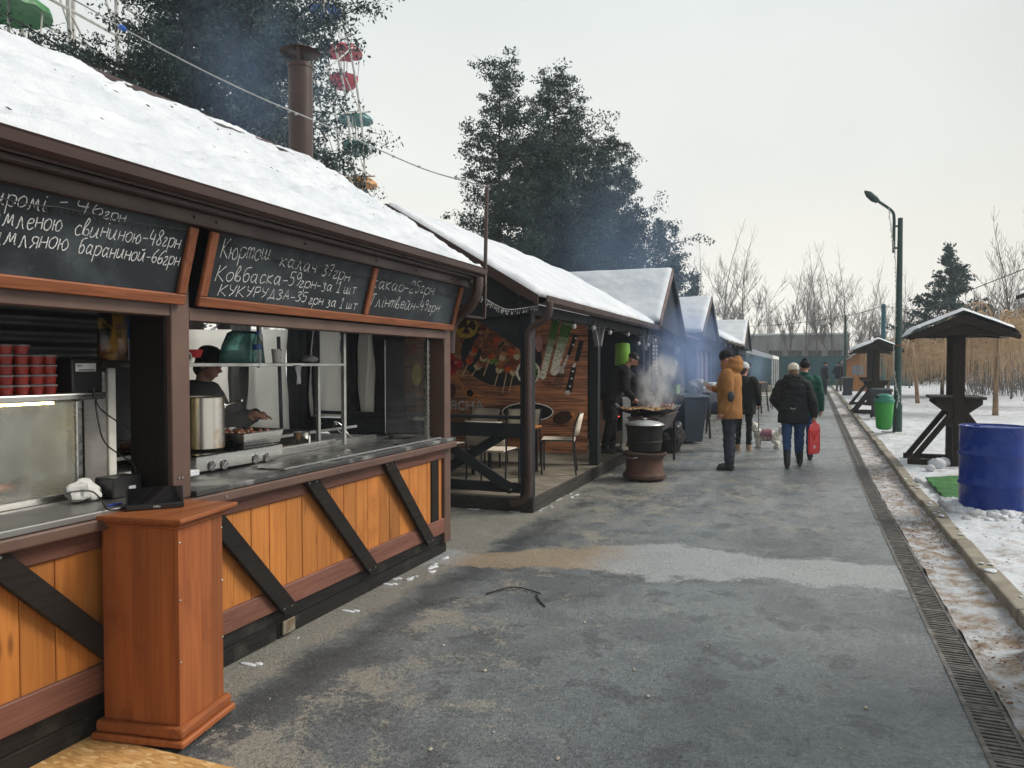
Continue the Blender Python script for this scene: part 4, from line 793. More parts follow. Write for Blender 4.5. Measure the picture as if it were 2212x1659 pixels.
m = MB(); a = PX(232, 1076, -2.80); b = PX(262, 1078, -2.79); m.tube([V(a.x, a.y, .99), V(b.x, b.y, .99)], .004, 6); tag(m.build('pen', pm('blue_pen', (.02, .06, .4), .4)), 'blue pen lying on the counter beside the tablet', 'pen')
# white tarpaulins hung behind the stall
M_tarp, tt, pp = base_mat('translucent_tarpaulin'); tl = nd(tt, 'ShaderNodeBsdfTranslucent'); tl.inputs[0].default_value = (.92, .91, .87, 1); mx = nd(tt, 'ShaderNodeMixShader'); mx.inputs[0].default_value = .6; pp.inputs['Base Color'].default_value = (.82, .81, .78, 1); pp.inputs['Roughness'].default_value = .8
tt.links.new(pp.outputs[0], mx.inputs[1]); tt.links.new(tl.outputs[0], mx.inputs[2]); tt.links.new(mx.outputs[0], tt.nodes['Material Output'].inputs[0]); bump(tt, pp, noise(tt, coords(tt), 6, 5), .5, .03)
for k, (xa, xb, yt, yb, lab) in enumerate(((392, 497, 712, 925, 'white tarpaulin sheet hung behind the cook in the stall'), (536, 622, 712, 935, 'white tarpaulin sheet with a dark pole in front'), (672, 738, 705, 900, 'white tarpaulin sheet between dark stall posts'), (776, 806, 715, 890, 'narrow white tarpaulin strip beside the steak banner'))):
    X = -5.55; P = lambda i, j: PX(xa+(xb-xa)*i/8, yt+(yb-yt)*j/8, X) + V(.03*math.sin(i*1.1+j*.5+k), .012*math.sin(j*1.4+k), 0); m = MB(); m.add([P(i, j) for j in range(9) for i in range(9)], [(j*9+i, j*9+i+1, j*9+i+10, j*9+i+9) for j in range(8) for i in range(8)])
    o = m.build('tarpaulin', M_tarp, smooth='all'); tag(o, lab, 'tarpaulin', 'white sheets behind the stall'); sm = o.modifiers.new('solid', 'SOLIDIFY'); sm.thickness = .004
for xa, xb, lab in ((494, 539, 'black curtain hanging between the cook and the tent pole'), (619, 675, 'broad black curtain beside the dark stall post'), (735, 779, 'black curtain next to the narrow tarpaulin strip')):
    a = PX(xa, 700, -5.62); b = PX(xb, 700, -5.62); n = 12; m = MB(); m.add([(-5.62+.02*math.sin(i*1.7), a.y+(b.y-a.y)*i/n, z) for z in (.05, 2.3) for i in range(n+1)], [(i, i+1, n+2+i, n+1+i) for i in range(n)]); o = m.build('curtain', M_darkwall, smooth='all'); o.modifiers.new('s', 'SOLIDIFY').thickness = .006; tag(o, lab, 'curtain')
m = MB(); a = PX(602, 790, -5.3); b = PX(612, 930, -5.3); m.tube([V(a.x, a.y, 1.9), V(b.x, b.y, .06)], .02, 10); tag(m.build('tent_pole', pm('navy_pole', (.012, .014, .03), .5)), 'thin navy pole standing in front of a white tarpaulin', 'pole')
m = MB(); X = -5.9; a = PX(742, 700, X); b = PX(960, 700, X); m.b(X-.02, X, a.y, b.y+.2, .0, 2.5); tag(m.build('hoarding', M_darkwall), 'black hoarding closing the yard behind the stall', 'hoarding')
# ================================================================== STALL 2 (grill pavilion with terrace)
M_deck = wood('weathered_deck', (.26, .225, .17), (.15, .13, .10), 'x', .65, .9, False, .5, (.33, .30, .24)); M_deckedge = wood('dark_deck_edge', (.055, .05, .045), (.025, .022, .02), 'y', .6, .9, False, .5)
M_posts = pm('charcoal_painted_timber', (.014, .015, .018), .6, 0, (.026, .028, .032), 4, 60, .2, (1, 1, .3), spec=.2)
pav = thing('grill_pavilion', 'open dark timber pavilion with raised deck, railing and snowy roof', 'pavilion', (-3.9, 10.8, 0))
def pp_(name, mb, mat=None, bevel=.005, **k): return mb.build(name, mat or M_posts, pav, bevel, **k)
DZ = .15; y = 7.62
while y < 14.0: pp_('deck_board', MB().b(-5.7, -2.74, y, y+.137, DZ-.028, DZ+random.uniform(-.002, .002)), M_deck, .003); y += .141
pp_('deck_edge', MB().b(-2.735, -2.70, 7.60, 10.55, 0, DZ+.004), M_deckedge, .006); pp_('deck_edge', MB().b(-2.735, -2.70, 10.56, 14.0, 0, DZ+.002), M_deckedge, .006); pp_('deck_edge', MB().b(-5.7, -2.70, 7.56, 7.598, 0, DZ-.01), M_deckedge, .006)
PO = [(-2.80, 7.66), (-2.81, 10.50), (-2.83, 13.85), (-5.6, 7.66), (-5.6, 10.6), (-5.6, 13.85)]
for px_, py2 in PO: pp_('post', MB().b(px_-.065, px_+.065, py2-.065, py2+.065, .005 if py2 < 8 else DZ, 2.36), M_posts, .006)
pp_('eave_beam', MB().b(-2.87, -2.75, 7.55, 14.0, 2.14, 2.26)); pp_('eave_beam', MB().b(-5.66, -5.54, 7.55, 14.0, 2.14, 2.26)); pp_('tie_beam', MB().b(-5.55, -2.87, 7.61, 7.70, 2.12, 2.24))
M_greywood = wood('silvered_bracket', (.22, .23, .24), (.12, .125, .13), 'z', .7, 1, False)
for py2 in (10.5, 13.85):
    for s in (-1, 1): pp_('knee_brace', MB().beam((-2.76, py2+s*.065, 1.86), (-2.76, py2+s*.26, 2.15), .05, .06, (1, 0, 0)), M_greywood)
pp_('knee_brace', MB().prism([(-2.87, 7.68, 2.12), (-3.45, 7.68, 2.12), (-2.87, 7.68, 1.75)], (0, .03, 0)), M_darkwall)
# railing with crossed braces
def rail(xa, xb, Yr):
    pp_('railing_rail', MB().b(xa, xb, Yr-.05, Yr+.05, 1.0, 1.035)); pp_('railing_rail', MB().b(xa, xb, Yr-.025, Yr+.025, .80, .95)); pp_('railing_rail', MB().b(xa, xb, Yr-.025, Yr+.025, .19, .30))
    n = max(1, round((xb-xa)/1.35)); w = (xb-xa)/n
    for k in range(n):
        a, b = xa+k*w, xa+(k+1)*w
        pp_('brace', MB().beam((a+.05, Yr-.045, .24), (b-.03, Yr-.045, .93), .045, .11, (0, 1, 0)) if False else MB().prism([(a, Yr-.06, .90), (a+.13, Yr-.06, .94), (b, Yr-.06, .24), (b-.13, Yr-.06, .18)], (0, .032, 0)))
        pp_('brace', MB().prism([(b, Yr+.03, .90), (b-.13, Yr+.03, .94), (a, Yr+.03, .24), (a+.13, Yr+.03, .18)], (0, .032, 0)))
        if k: pp_('railing_post', MB().b(a-.04, a+.04, Yr-.02, Yr+.02, .30, .80))
        m = MB()
        for bx_, bz in ((a+.1, .885), (a+.32, .885), (b-.1, .235)): m.cyl((bx_, Yr-.075, bz), (bx_, Yr-.06, bz), .012, n=8)
        m.build('bolt', M_steel, pav)
rail(-5.53, -2.87, 7.66)
# downpipe + gutter
m = MB(); gy = 7.52; pt = [PY(1187, 652, gy), PY(1187, 672, gy), PY(1178, 690, gy), PY(1150, 707, gy), PY(1141, 725, gy), PY(1141, 760, gy), PY(1141, 900, gy), PY(1142, 1050, gy), PY(1135, 1075, gy), PY(1120, 1086, gy), PY(1104, 1090, gy)]
c = cr(pt, 6); pp_('downpipe', MB().tube(c, [.036+(.003 if (i % 2 and (i < 26 or i > 40)) else 0) for i in range(len(c))], 16), M_guttermetal, 0, smooth=60)
for q in (757, 930, 1035): p = PY(1141, q, gy); pp_('pipe_clip', MB().lathe([(.041, -.008), (.041, .008)], p, 16).b(p.x-.006, p.x+.006, gy+.03, 7.6, p.z-.006, p.z+.006), M_guttermetal, 0)
EV2, EZ2, RX2, RZ2 = -2.62, 2.315, -4.42, 3.40; YA2, YB2 = 7.45, 14.15
pp_('gutter', MB().prism([(-2.64, YA2+.05, 2.325), (-2.64, YA2+.05, 2.24), (-2.56, YA2+.05, 2.235), (-2.525, YA2+.05, 2.262), (-2.515, YA2+.05, 2.325), (-2.53, YA2+.05, 2.325), (-2.535, YA2+.05, 2.27), (-2.565, YA2+.05, 2.25), (-2.62, YA2+.05, 2.25), (-2.62, YA2+.05, 2.325)], (0, YB2-YA2-.1, 0)), M_guttermetal, 0)
def gable_roof(parent, xe, ze, xr, zr, ya, yb, mat=M_guttermetal, th=.06):
    m = MB(); m.prism([(xe, ya, ze), (xr, ya, zr), (xr, ya, zr-th), (xe, ya, ze-th)], (0, yb-ya, 0)); m.build('roof', mat, parent); m = MB(); m.prism([(xr-.002, ya, zr), (2*xr-xe, ya, ze), (2*xr-xe, ya, ze-th), (xr-.002, ya, zr-th)], (0, yb-ya, 0)); m.build('roof', mat, parent)
gable_roof(pav, EV2, EZ2, RX2, RZ2, YA2, YB2)
for s in (1, -1):
    xe = EV2 if s > 0 else 2*RX2-EV2; pp_('barge_board', MB().prism([(xe+.02*s, YA2-.028, EZ2+.015), (RX2+.001*s, YA2-.028, RZ2+.02), (RX2+.001*s, YA2-.028, RZ2-.11), (xe+.02*s, YA2-.028, EZ2-.10)], (0, .027, 0)), M_guttermetal, .003)
pp_('gable_infill', MB().prism([(-2.75, 7.62, 2.26), (RX2, 7.62, RZ2-.09), (2*RX2+2.75, 7.62, 2.26)], (0, .02, 0)), M_darkwall, 0); pp_('ceiling', MB().b(-5.6, -2.9, 7.66, 14.0, 2.27, 2.29), M_darkwall, 0)
roof_snow('roof_snow', (EV2+.01, YA2, EZ2+.002), (0, YB2-YA2, 0), (RX2-EV2-.02, 0, RZ2-EZ2), 150, 40, .075, 21., label='thick smooth snow on the grill pavilion roof', grooves=.35)
lightstring('fairy_lights', 'white fairy lights slung from the chalk menu stall corner to the pavilion', [PY(1040, 640, 6.1), PY(1060, 652, 6.4), PY(1085, 665, 6.8), PY(1110, 668, 7.1), PY(1165, 660, 7.55)], 46, .005, .05, pm('white_wire', (.55, .55, .55), .4), .002)
# festoon bulbs along the eave
cab = MB(); cpts = [V(-2.73, 7.8+i*.55, 2.10+(.03 if i % 2 else -.01)) for i in range(12)]; fst = thing('festoon_lights', 'string of round white bulbs hanging under the pavilion eave', 'string lights', (-2.73, 10, 2.1)); cab.tube(cr(cpts, 4), .005, 6); cab.build('cable', M_black, fst)
for bx_, by in ((1240, 705), (1318, 718), (1292-10, 708), (1357, 722), (1380, 742), (1400, 745), (1415, 735)):
    p = PX(bx_, by, -2.73); b = MB(); b.lathe([(0, -.035), (.02, -.028), (.03, -.005), (.026, .018), (.015, .032), (0, .034)], p, 14); bo = b.build('bulb', pm('opal_bulb', (.8, .8, .78), .25), fst, smooth='all'); MB().cyl(p+V(0, 0, .03), p+V(0, 0, .085), .014, n=10).build('socket', M_black, bo)
p = PX(1332, 742, -3.4); o = MB(); o.ell(p, (.035, .035, .045), 12, 8); lb = o.build('lit_bulb', emis('lit_bulb_glow', (1, .32, .06), 14), smooth='all'); tag(lb, 'single glowing orange bulb hanging inside the pavilion kitchen', 'light bulb'); MB().cyl(p+V(0, 0, .04), V(p.x, p.y, 2.27), .006, n=6).build('flex', M_black, lb)
# ------------------------------------------------------------------ printed banners
YM = 10.47
def M7(cx, cy, l=0): return PY(932.6+.3142*cx, 603.5+.3142*cy, YM-.003-.0014*l)
def M6(cx, cy, l=0): return PY(713.2+.1488*cx, 685.8+.1488*cy, YM-.003-.0014*l)
def print_wood():
    m, t, p = base_mat('printed_wood_banner'); v = coords(t, (1, 1, 1), False, True); n = noise(t, coords(t, (1.1, 1, 24), False, True), 1.0, 6, .6, 1.5); n2 = noise(t, coords(t, (1.4, 1, 3.2), False, True), 1.3, 3)
    sep = nd(t, 'ShaderNodeSeparateXYZ'); t.links.new(v, sep.inputs[0]); c = mixc(t, mrange(t, n, .42, .60), (.60, .25, .12), (.12, .045, .028)); c = mixc(t, mrange(t, n2, .48, .68, 0, .8), c, mixc(t, mrange(t, n, .4, .6), (.85, .34, .11), (.30, .095, .038)))
    fr = math_(t, 'FRACT', math_(t, 'MULTIPLY', sep.outputs['Z'], 2.6), 0); c = mixc(t, mrange(t, fr, .0, .025, 1, 0), c, (.012, .006, .005)); t.links.new(c, p.inputs['Base Color']); p.inputs['Roughness'].default_value = .55; return m
M_pwood = print_wood(); M_print = colattr('printed_ink', .5, .3, 30, 2.1)
def polyc(mb, pts, col): mb.col = col; mb.add(pts, [tuple(range(len(pts)))])
def ellc(mb, P, cx, cy, rx, ry, col, l, n=22, rot=0.0, a0=0, a1=2*math.pi): 
    polyc(mb, [P(cx+rx*math.cos(a)*math.cos(rot)-ry*math.sin(a)*math.sin(rot), cy+rx*math.cos(a)*math.sin(rot)+ry*math.sin(a)*math.cos(rot), l) for a in [a0+(a1-a0)*i/n for i in range(n)]], col)
def linec(mb, P, x0, y0, x1, y1, w0, w1, col, l):
    dx, dy = x1-x0, y1-y0; L_ = math.hypot(dx, dy); nx, ny = -dy/L_, dx/L_; polyc(mb, [P(x0+nx*w0/2, y0+ny*w0/2, l), P(x1+nx*w1/2, y1+ny*w1/2, l), P(x1-nx*w1/2, y1-ny*w1/2, l), P(x0-nx*w0/2, y0-ny*w0/2, l)], col)
mur = thing('printed_banner', 'large printed banner of meat skewers and leeks on wood', 'banner', (-4.2, YM, .3))
xl = PY(878, 870, YM).x; xr_ = PY(1269, 870, YM).x; zb_ = PY(1268, 981, YM).z
MB().b(xl, xr_, YM, YM+.012, zb_, 2.30).build('sheet', M_pwood, mur)
d = MB(); ellc(d, M7, 480, 520, 280, 215, (.018, .018, .018), 1, 40, .15)
ellc(d, M7, 232, 330, 86, 76, (.40, .28, .05), 2, 26); ellc(d, M7, 240, 322, 62, 52, (.05, .022, .014), 3, 24)
for a in (.9, 2.4, 5.0): linec(d, M7, 240+62*math.cos(a), 322+52*math.sin(a), 240+18*math.cos(a), 322+12*math.sin(a), 34, 10, (.38, .27, .05), 4)
ellc(d, M7, 120, 430, 46, 60, (.30, .19, .07), 2, 20, .5); ellc(d, M7, 180, 440, 20, 70, (.24, .12, .05), 3, 16, -.2)
for cx, cy, r in ((125, 552, 38), (172, 582, 38), (128, 622, 40)): ellc(d, M7, cx, cy, r, r, (.36, .022, .02), 3); ellc(d, M7, cx-8, cy-10, r*.35, r*.28, (.55, .12, .10), 4)
polyc(d, [M7(x, y, 2) for x, y in ((90, 660), (180, 640), (200, 700), (235, 745), (300, 765), (306, 805), (275, 826), (228, 800), (195, 720), (150, 690), (90, 690))], (.38, .15, .045)); ellc(d, M7, 263, 782, 23, 25, (.01, .008, .007), 3); ellc(d, M7, 132, 765, 34, 55, (.07, .03, .02), 3, 18)
rr = random.Random(5); browns = [(.20, .075, .035), (.30, .12, .055), (.14, .05, .028), (.36, .17, .08), (.25, .07, .03)]
def chunk(cx, cy, r, col, l): polyc(d, [M7(cx+r*rr.uniform(.75, 1.15)*math.cos(a), cy+r*rr.uniform(.7, 1.1)*math.sin(a), l) for a in [k*math.pi/4+.2 for k in range(8)]], col)
for i in range(60): chunk(rr.uniform(330, 600), rr.uniform(295, 600), rr.uniform(20, 38), rr.choice(browns), 3+i*.02)
for i in range(12): chunk(rr.uniform(375, 560), rr.uniform(545, 625), rr.uniform(12, 26), (.16, .26, .05), 4.3)
for k, (x0, y0, x1, y1) in enumerate(((207, 668, 325, 420), (272, 670, 378, 500), (355, 665, 475, 330), (432, 735, 505, 470), (487, 780, 565, 400), (530, 780, 605, 450))):
    linec(d, M7, x0, y0, x1, y1, 7, 6, (.50, .36, .20), 4.6)
    for j in range(6):
        f = .42+.11*j; chunk(x0+(x1-x0)*f, y0+(y1-y0)*f, 27, rr.choice(browns) if j % 3 else ((.48, .40, .24) if k % 2 else (.42, .07, .02)), 5+.03*j)
ellc(d, M7, 663, 640, 84, 82, (.66, .64, .58), 5.5, 30); ellc(d, M7, 663, 640, 68, 66, (.03, .05, .02), 6, 28)
for i in range(26): chunk(663+rr.uniform(-50, 50), 640+rr.uniform(-48, 48), 14, rr.choice([(.07, .15, .03), (.13, .24, .06), (.03, .07, .02)]), 6.3)
ellc(d, M7, 735, 440, 26, 60, (.36, .20, .17), 3, 18)
for x0, y0, x1, y1, w in ((862, 258, 765, 665, 46), (945, 258, 842, 630, 62)):
    for j in range(8):
        f0, f1 = j/8, (j+1)/8; g_ = min(1, max(0, (f0-.25)/.5)); cc_ = tuple(a+(b-a)*g_ for a, b in zip((.055, .13, .03), (.56, .55, .46))); linec(d, M7, x0+(x1-x0)*f0, y0+(y1-y0)*f0, x0+(x1-x0)*f1, y0+(y1-y0)*f1, w*(1.25-.4*f0), w*(1.25-.4*f1), cc_, 3)
    ellc(d, M7, x1, y1, w*.45, w*.5, (.58, .56, .48), 3.4)
linec(d, M7, 990, 380, 940, 520, 30, 22, (.012, .012, .013), 3); linec(d, M7, 938, 522, 905, 600, 10, 22, (.45, .43, .40), 3)
for k in range(4): linec(d, M7, 872+k*13, 640+k*4, 832+k*16, 745+k*4, 7, 4, (.02, .017, .016), 3)
polyc(d, [M7(x, y, 3.1) for x, y in ((880, 600), (912, 588), (908, 650), (860, 640))], (.40, .38, .35))
linec(d, M7, 1030, 420, 995, 565, 34, 28, (.010, .010, .011), 3); linec(d, M7, 985, 575, 972, 610, 16, 20, (.5, .48, .45), 3); linec(d, M7, 978, 605, 940, 775, 34, 42, (.011, .011, .012), 3.2); ellc(d, M7, 935, 778, 17, 15, (.5, .47, .43), 3.4)
for cx, cy in ((990, 405), (972, 450), (970, 632), (962, 682), (950, 735)): ellc(d, M7, cx, cy, 7, 7, (.6, .6, .58), 4, 12)
ellc(d, M7, 660, 912, 178, 66, (.70, .69, .66), 3, 30); ellc(d, M7, 660, 912, 170, 59, (.012, .012, .012), 4, 30); ellc(d, M7, 900, 950, 70, 42, (.035, .014, .008), 3, 20, -.3); ellc(d, M7, 985, 935, 34, 14, (.40, .17, .06), 3.3, 18, .5)
# strip seen through the hatch: tomato, lemon
ellc(d, M6, 1220, 460, 45, 62, (.40, .03, .02), 3); ellc(d, M6, 1260, 830, 70, 170, (.55, .42, .03), 3)
d.build('print', M_print, mur); wt_ = MB(); c0 = M7(-40, 895, 0); fr_ = (V(0, YM-.008, 0), V(1, 0, 0), V(0, 0, 1), V(0, -1, 0)); p0 = M7(20, 895); p1 = M7(352, 893); hcap = M7(300, 838).z-M7(300, 895).z
write(wt_, "М'ЯСНА", fr_, p0.x, p0.z, p1.x, p1.z, hcap, .026, lift=.002, slant=0, jit=.006, sharp=True); wt_.build('lettering', M_white, mur)
bn = thing('steak_banner', 'narrow printed steak banner beside the large skewer banner', 'banner', (-5.8, YM, .8)); a = M6(620, 1290); b = M6(1105, 1290)
MB().b(a.x, xl-.01, YM-.002, YM+.01, M6(620, 1290).z, 2.25).build('sheet', M_pwood, bn); d = MB()
ellc(d, M6, 860, 985, 152, 256, (.72, .71, .68), 1, 32); ellc(d, M6, 860, 985, 134, 238, (.010, .009, .009), 2, 32)
for i in range(26):
    cx, cy, r = 860+rr.uniform(-95, 95), 1000+rr.uniform(-95, 85), rr.uniform(16, 34); polyc(d, [M6(cx+r*rr.uniform(.5, 1.2)*math.cos(a_), cy+r*rr.uniform(.5, 1.2)*math.sin(a_), 2.6+.02*i) for a_ in [k*math.pi/3 for k in range(6)]], rr.choice([(.42, .12, .06), (.22, .06, .03), (.5, .2, .1), (.12, .04, .02)]))
pl = []; 
for cx, cy, a0 in ((960, 600, -1.57), (960, 690, 0), (760, 690, 1.57), (760, 600, 3.14)): pl += [M6(cx+38*math.cos(a0+k*.39), cy+44*math.sin(a0+k*.39), 3.2) for k in range(5)]
polyc(d, pl, (.42, .13, .02)); linec(d, M6, 750, 508, 965, 515, 8, 8, (.5, .47, .42), 3); d.build('print', M_print, bn); m = MB(); f2 = (V(0, YM-.012, 0), V(1, 0, 0), V(0, 0, 1), V(0, -1, 0))
for txt, q0, q1, top, w in (("СТЕЙК", (765, 705), (945, 708), 625, .009), ("КРАЇНА", (745, 462), (965, 470), 345, .016), ("М'ЯСНА", (690, 280), (1000, 300), 150, .016)): p0 = M6(*q0); p1 = M6(*q1); write(m, txt, f2, p0.x, p0.z, p1.x, p1.z, M6(q0[0], top).z-p0.z, w, lift=.0, slant=0, jit=0, sharp=True)
m.build('lettering', M_white, bn)
# ------------------------------------------------------------------ terrace furniture
M_canvas = pm('beige_canvas', (.70, .62, .50), .85, 0, (.60, .53, .42), 5, 150, .1); M_tubebl = pm('black_tube', (.014, .014, .015), .4)
def make_chair(name, label, loc, rz, group):
    t = thing(name, label, 'chair', (0, 0, 0), group)
    MB().b(-.22, .22, -.22, .22, .44, .465).build('seat', M_canvas, t, .01)
    bk = MB(); n = 6; bk.add([( -.235+.47*i/n, .20+.055*(1-((i/n-.5)*2)**2)+.06*j/3, .52+.28*j/3) for j in range(4) for i in range(n+1)], [(j*(n+1)+i, j*(n+1)+i+1, (j+1)*(n+1)+i+1, (j+1)*(n+1)+i) for j in range(3) for i in range(n)]); o = bk.build('backrest', M_canvas, t, smooth='all'); sm = o.modifiers.new('s', 'SOLIDIFY'); sm.thickness = .018
    for sx in (-1, 1):
        MB().tube(cr([(sx*.245, -.21, .0), (sx*.245, -.21, .40), (sx*.245, -.19, .45), (sx*.245, -.10, .452)], 4), .012, 8).build('leg', M_tubebl, t, smooth='all'); MB().tube(cr([(sx*.245, .24, .0), (sx*.245, .20, .44), (sx*.245, .22, .65), (sx*.245, .28, .81)], 4), .012, 8).build('leg', M_tubebl, t, smooth='all')
        MB().tube([(sx*.245, -.2, .455), (sx*.245, .21, .455)], .010, 6).build('side_rail', M_tubebl, t)
    t.location = loc; t.rotation_euler = (0, 0, rz); return t
GC = 'canvas terrace chairs on the pavilion deck'
ch0 = make_chair('terrace_chair', 'beige canvas chair turned away from the railing at the deck front', (-3.40, 8.12, DZ), R_(180), GC)
def chair(label, loc, rz): o = copy_tree(ch0); o.location = loc; o.rotation_euler = (0, 0, rz); o['label'] = label
chair('beige canvas chair with its side to the railing at the deck edge', (-3.05, 9.55, DZ), R_(-75)); chair('beige canvas chair beside the railing behind the hatch end of the chalk menu stall', (-4.25, 8.45, DZ), R_(172)); chair('beige canvas chair with its back to the skewer lettering of the banner', (-3.75, 9.95, DZ), R_(8)); chair('beige canvas chair before the wooden spoon on the banner', (-4.4, 9.9, DZ), R_(-6))
M_tabletop = pm('orange_laminate', (.42, .15, .04), .45)
def table(label, loc, sx, sy):
    t = thing('terrace_table', label, 'table', loc); x, y, z = loc; MB().b(x-sx, x+sx, y-sy, y+sy, z+.60, z+.63).build('top', M_tabletop, t, .006); MB().b(x-sx+.04, x+sx-.04, y-sy+.04, y+sy-.04, z+.57, z+.599).build('apron', M_tubebl, t)
    for a in (-1, 1):
        for b in (-1, 1): MB().b(x+a*(sx-.06)-.02, x+a*(sx-.06)+.02, y+b*(sy-.06)-.02, y+b*(sy-.06)+.02, z, z+.57).build('leg', M_tubebl, t)
table('orange topped terrace table among the canvas chairs on the deck', (-3.7, 9.25, DZ), .40, .34)
# ================================================================== STALLS BEYOND
M_navy = wood('dark_blue_black_boards', (.022, .027, .038), (.012, .015, .022), 'z', .6, 1, False); M_panelbrown = pm('brown_shutter', (.16, .10, .085), .55, 0, (.12, .07, .055), 5)
def gable_stall(label, ya, yc, yb, xf, za, zea, zeb, xb, seed, snowlabel, nu=60):
    """stall with its gable to the street, apex at yc"""
    t = thing('market_stall', label, 'stall', ((xf+xb)/2, yc, 0)); th = .06
    def q(name, mb, mat=M_navy, bv=.004): return mb.build(name, mat, t, bv)
    q('gable', MB().prism([(xf-.05, ya+.05, zea-.04), (xf-.05, yc, za-.06), (xf-.05, yb-.05, zeb-.04)], (-.03, 0, 0)))
    q('roof', MB().prism([(xf, ya, zea), (xf, yc, za), (xf, yc, za-th), (xf, ya, zea-th)], (xb-xf, 0, 0)), M_guttermetal, 0); q('roof', MB().prism([(xf, yc+.002, za), (xf, yb, zeb), (xf, yb, zeb-th), (xf, yc+.002, za-th)], (xb-xf, 0, 0)), M_guttermetal, 0)
    q('barge_board', MB().prism([(xf+.002, ya-.02, zea+.02), (xf+.002, yc, za+.03), (xf+.002, yc, za-.13), (xf+.002, ya-.02, zea-.13)], (.025, 0, 0)), M_brownpost); q('barge_board', MB().prism([(xf+.002, yb+.02, zeb+.02), (xf+.002, yc+.001, za+.03), (xf+.002, yc+.001, za-.13), (xf+.002, yb+.02, zeb-.13)], (.025, 0, 0)), M_navy)
    q('front_wall', MB().b(xf-.30, xf-.25, ya+.1, yb-.1, .05, .88)); q('counter', MB().b(xf-.45, xf-.12, ya+.1, yb-.1, .885, .925), M_darkwoody); q('lintel', MB().b(xf-.32, xf-.22, ya+.1, yb-.1, 2.0, min(zea, zeb)-.05))
    n = max(2, round((yb-ya)/1.5))
    for k in range(n+1): yy = ya+.16+(yb-ya-.32)*k/n; q('post', MB().b(xf-.34, xf-.215, yy-.06, yy+.06, 0, 2.3))
    q('back_wall', MB().b(xb, xb+.05, ya+.1, yb-.1, 0, 2.4), M_darkwall, 0); q('end_wall', MB().b(xb+.05, xf-.35, ya+.1, ya+.15, 0, 2.3), M_navy, 0); q('end_wall', MB().b(xb+.05, xf-.35, yb-.15, yb-.1, 0, 2.3), M_navy, 0); q('ceiling', MB().b(xb+.05, xf-.35, ya+.15, yb-.15, 2.25, 2.27), M_darkwall, 0)
    if seed is not None: roof_snow('roof_snow', (xf+.01, ya-.01, zea+.002), (xb-xf, 0, 0), (0, yc-ya, za-zea), nu, 30, .075, seed, label=snowlabel, grooves=.35)
    roof_snow('roof_snow', (xf+.01, yb+.01, zeb+.002), (xb-xf, 0, 0), (0, yc-yb, za-zeb), 24, 12, .07, (seed or 0)+1, label=snowlabel.replace('slope', 'far slope'), grooves=.3)
    return t, q
s3, q3 = gable_stall('dark market stall with steep gable joined to the grill pavilion', 14.05, 15.45, 17.25, -2.52, 3.53, 2.40, 2.22, -7.2, 31., 'smooth snow on the slope of the gable joining the pavilion', 90)
s4, q4 = gable_stall('dark market stall with snowy gable standing beyond the wheelie bin', 19.6, 21.5, 23.6, -2.42, 3.46, 2.42, 2.28, -6.4, 41., 'smooth snow on the slope of the gable beyond the wheelie bin')
q3('side_wall', MB().b(-2.9, -2.72, 17.1, 17.16, 0, 2.2)); q3('awning', MB().prism([(-2.8, 17.15, 2.32), (-2.8, 19.7, 2.32), (-2.5, 19.7, 2.22), (-2.5, 17.15, 2.22)], (0, 0, .05)), M_guttermetal)
q3('signboard', MB().b(-2.76, -2.73, 14.45, 15.05, 1.35, 2.1), pm('dark_menu', (.03, .033, .04), .6)); m = MB()
for k in range(8): m.b(-2.7285, -2.727, 14.52, 14.52+random.uniform(.12, .2), 1.42+.075*k, 1.44+.075*k).b(-2.7285, -2.727, 14.84, 14.95, 1.42+.075*k, 1.445+.075*k)
m.build('menu_lines', M_chalk, s3)
q3('wall_panel', MB().b(-5.0, -2.78, 17.5, 17.53, 0, 2.2), M_navy); 
for yy in (17.8, 18.6, 19.3): q3('awning_post', MB().b(-2.62, -2.54, yy, yy+.08, 0, 2.2))
for yy, w in ((19.9, .45), (20.6, .5), (21.6, .5)): q4('shutter', MB().prism([(-2.60, yy, .95), (-2.60, yy+w, .95), (-2.60, yy+w, 1.75), (-2.60, yy+w*.1, 1.95), (-2.60, yy, 1.95)], (.02, 0, 0)), M_panelbrown)
m = MB(); m.lathe([(.09, 0), (.09, .03), (.05, .035), (0, .035)], n=20); o = m.build('wall_clock', M_white, None); o.rotation_euler = (0, math.pi/2, 0); o.location = (-2.5, 19.2, 1.93); tag(o, 'small round white dial on the stall wall beside the smoke', 'dial'); o.rotation_euler = (math.pi/2, 0, 0); o.location = (-2.75, 17.49, 1.93)
# last stall: long roof and a gable at its far end
bx5 = bend(32)
s5, q5 = gable_stall('last dark market stall with a gable before the white marquee', 30.6, 32.6, 34.8, -2.45+bx5, 3.42, 2.3, 2.25, -6.2, 51., 'smooth snow on the slope of the last stall gable')
q5('eave_roof', MB().prism([(-2.45+bend(26), 24.6, 2.35), (-4.3+bend(26), 24.6, 3.38), (-4.3+bend(31), 31.5, 3.38), (-2.45+bend(31), 31.5, 2.35)], (0, 0, -.06)), M_guttermetal, 0)
roof_snow('roof_snow', (-2.45+bend(26), 24.6, 2.352), (bend(31)-bend(26), 6.9, 0), (-1.85, 0, 1.03), 60, 20, .08, 61., label='smooth snow on the long low roof before the marquee', grooves=.3)
q5('side_wall', MB().b(-5.5, -2.7+bx5, 24.7, 24.75, 0, 2.3)); q5('back_wall', MB().b(-5.5, -5.45, 24.75, 31, 0, 2.4), M_darkwall, 0)
for yy in (24.8, 26.4, 28.0, 29.6): q5('post', MB().b(-2.66+bend(yy), -2.55+bend(yy), yy, yy+.11, 0, 2.3)); q5('knee_brace', MB().beam((-2.6+bend(yy), yy+.1, 1.9), (-2.6+bend(yy), yy+.4, 2.25), .05, .05), M_greywood)
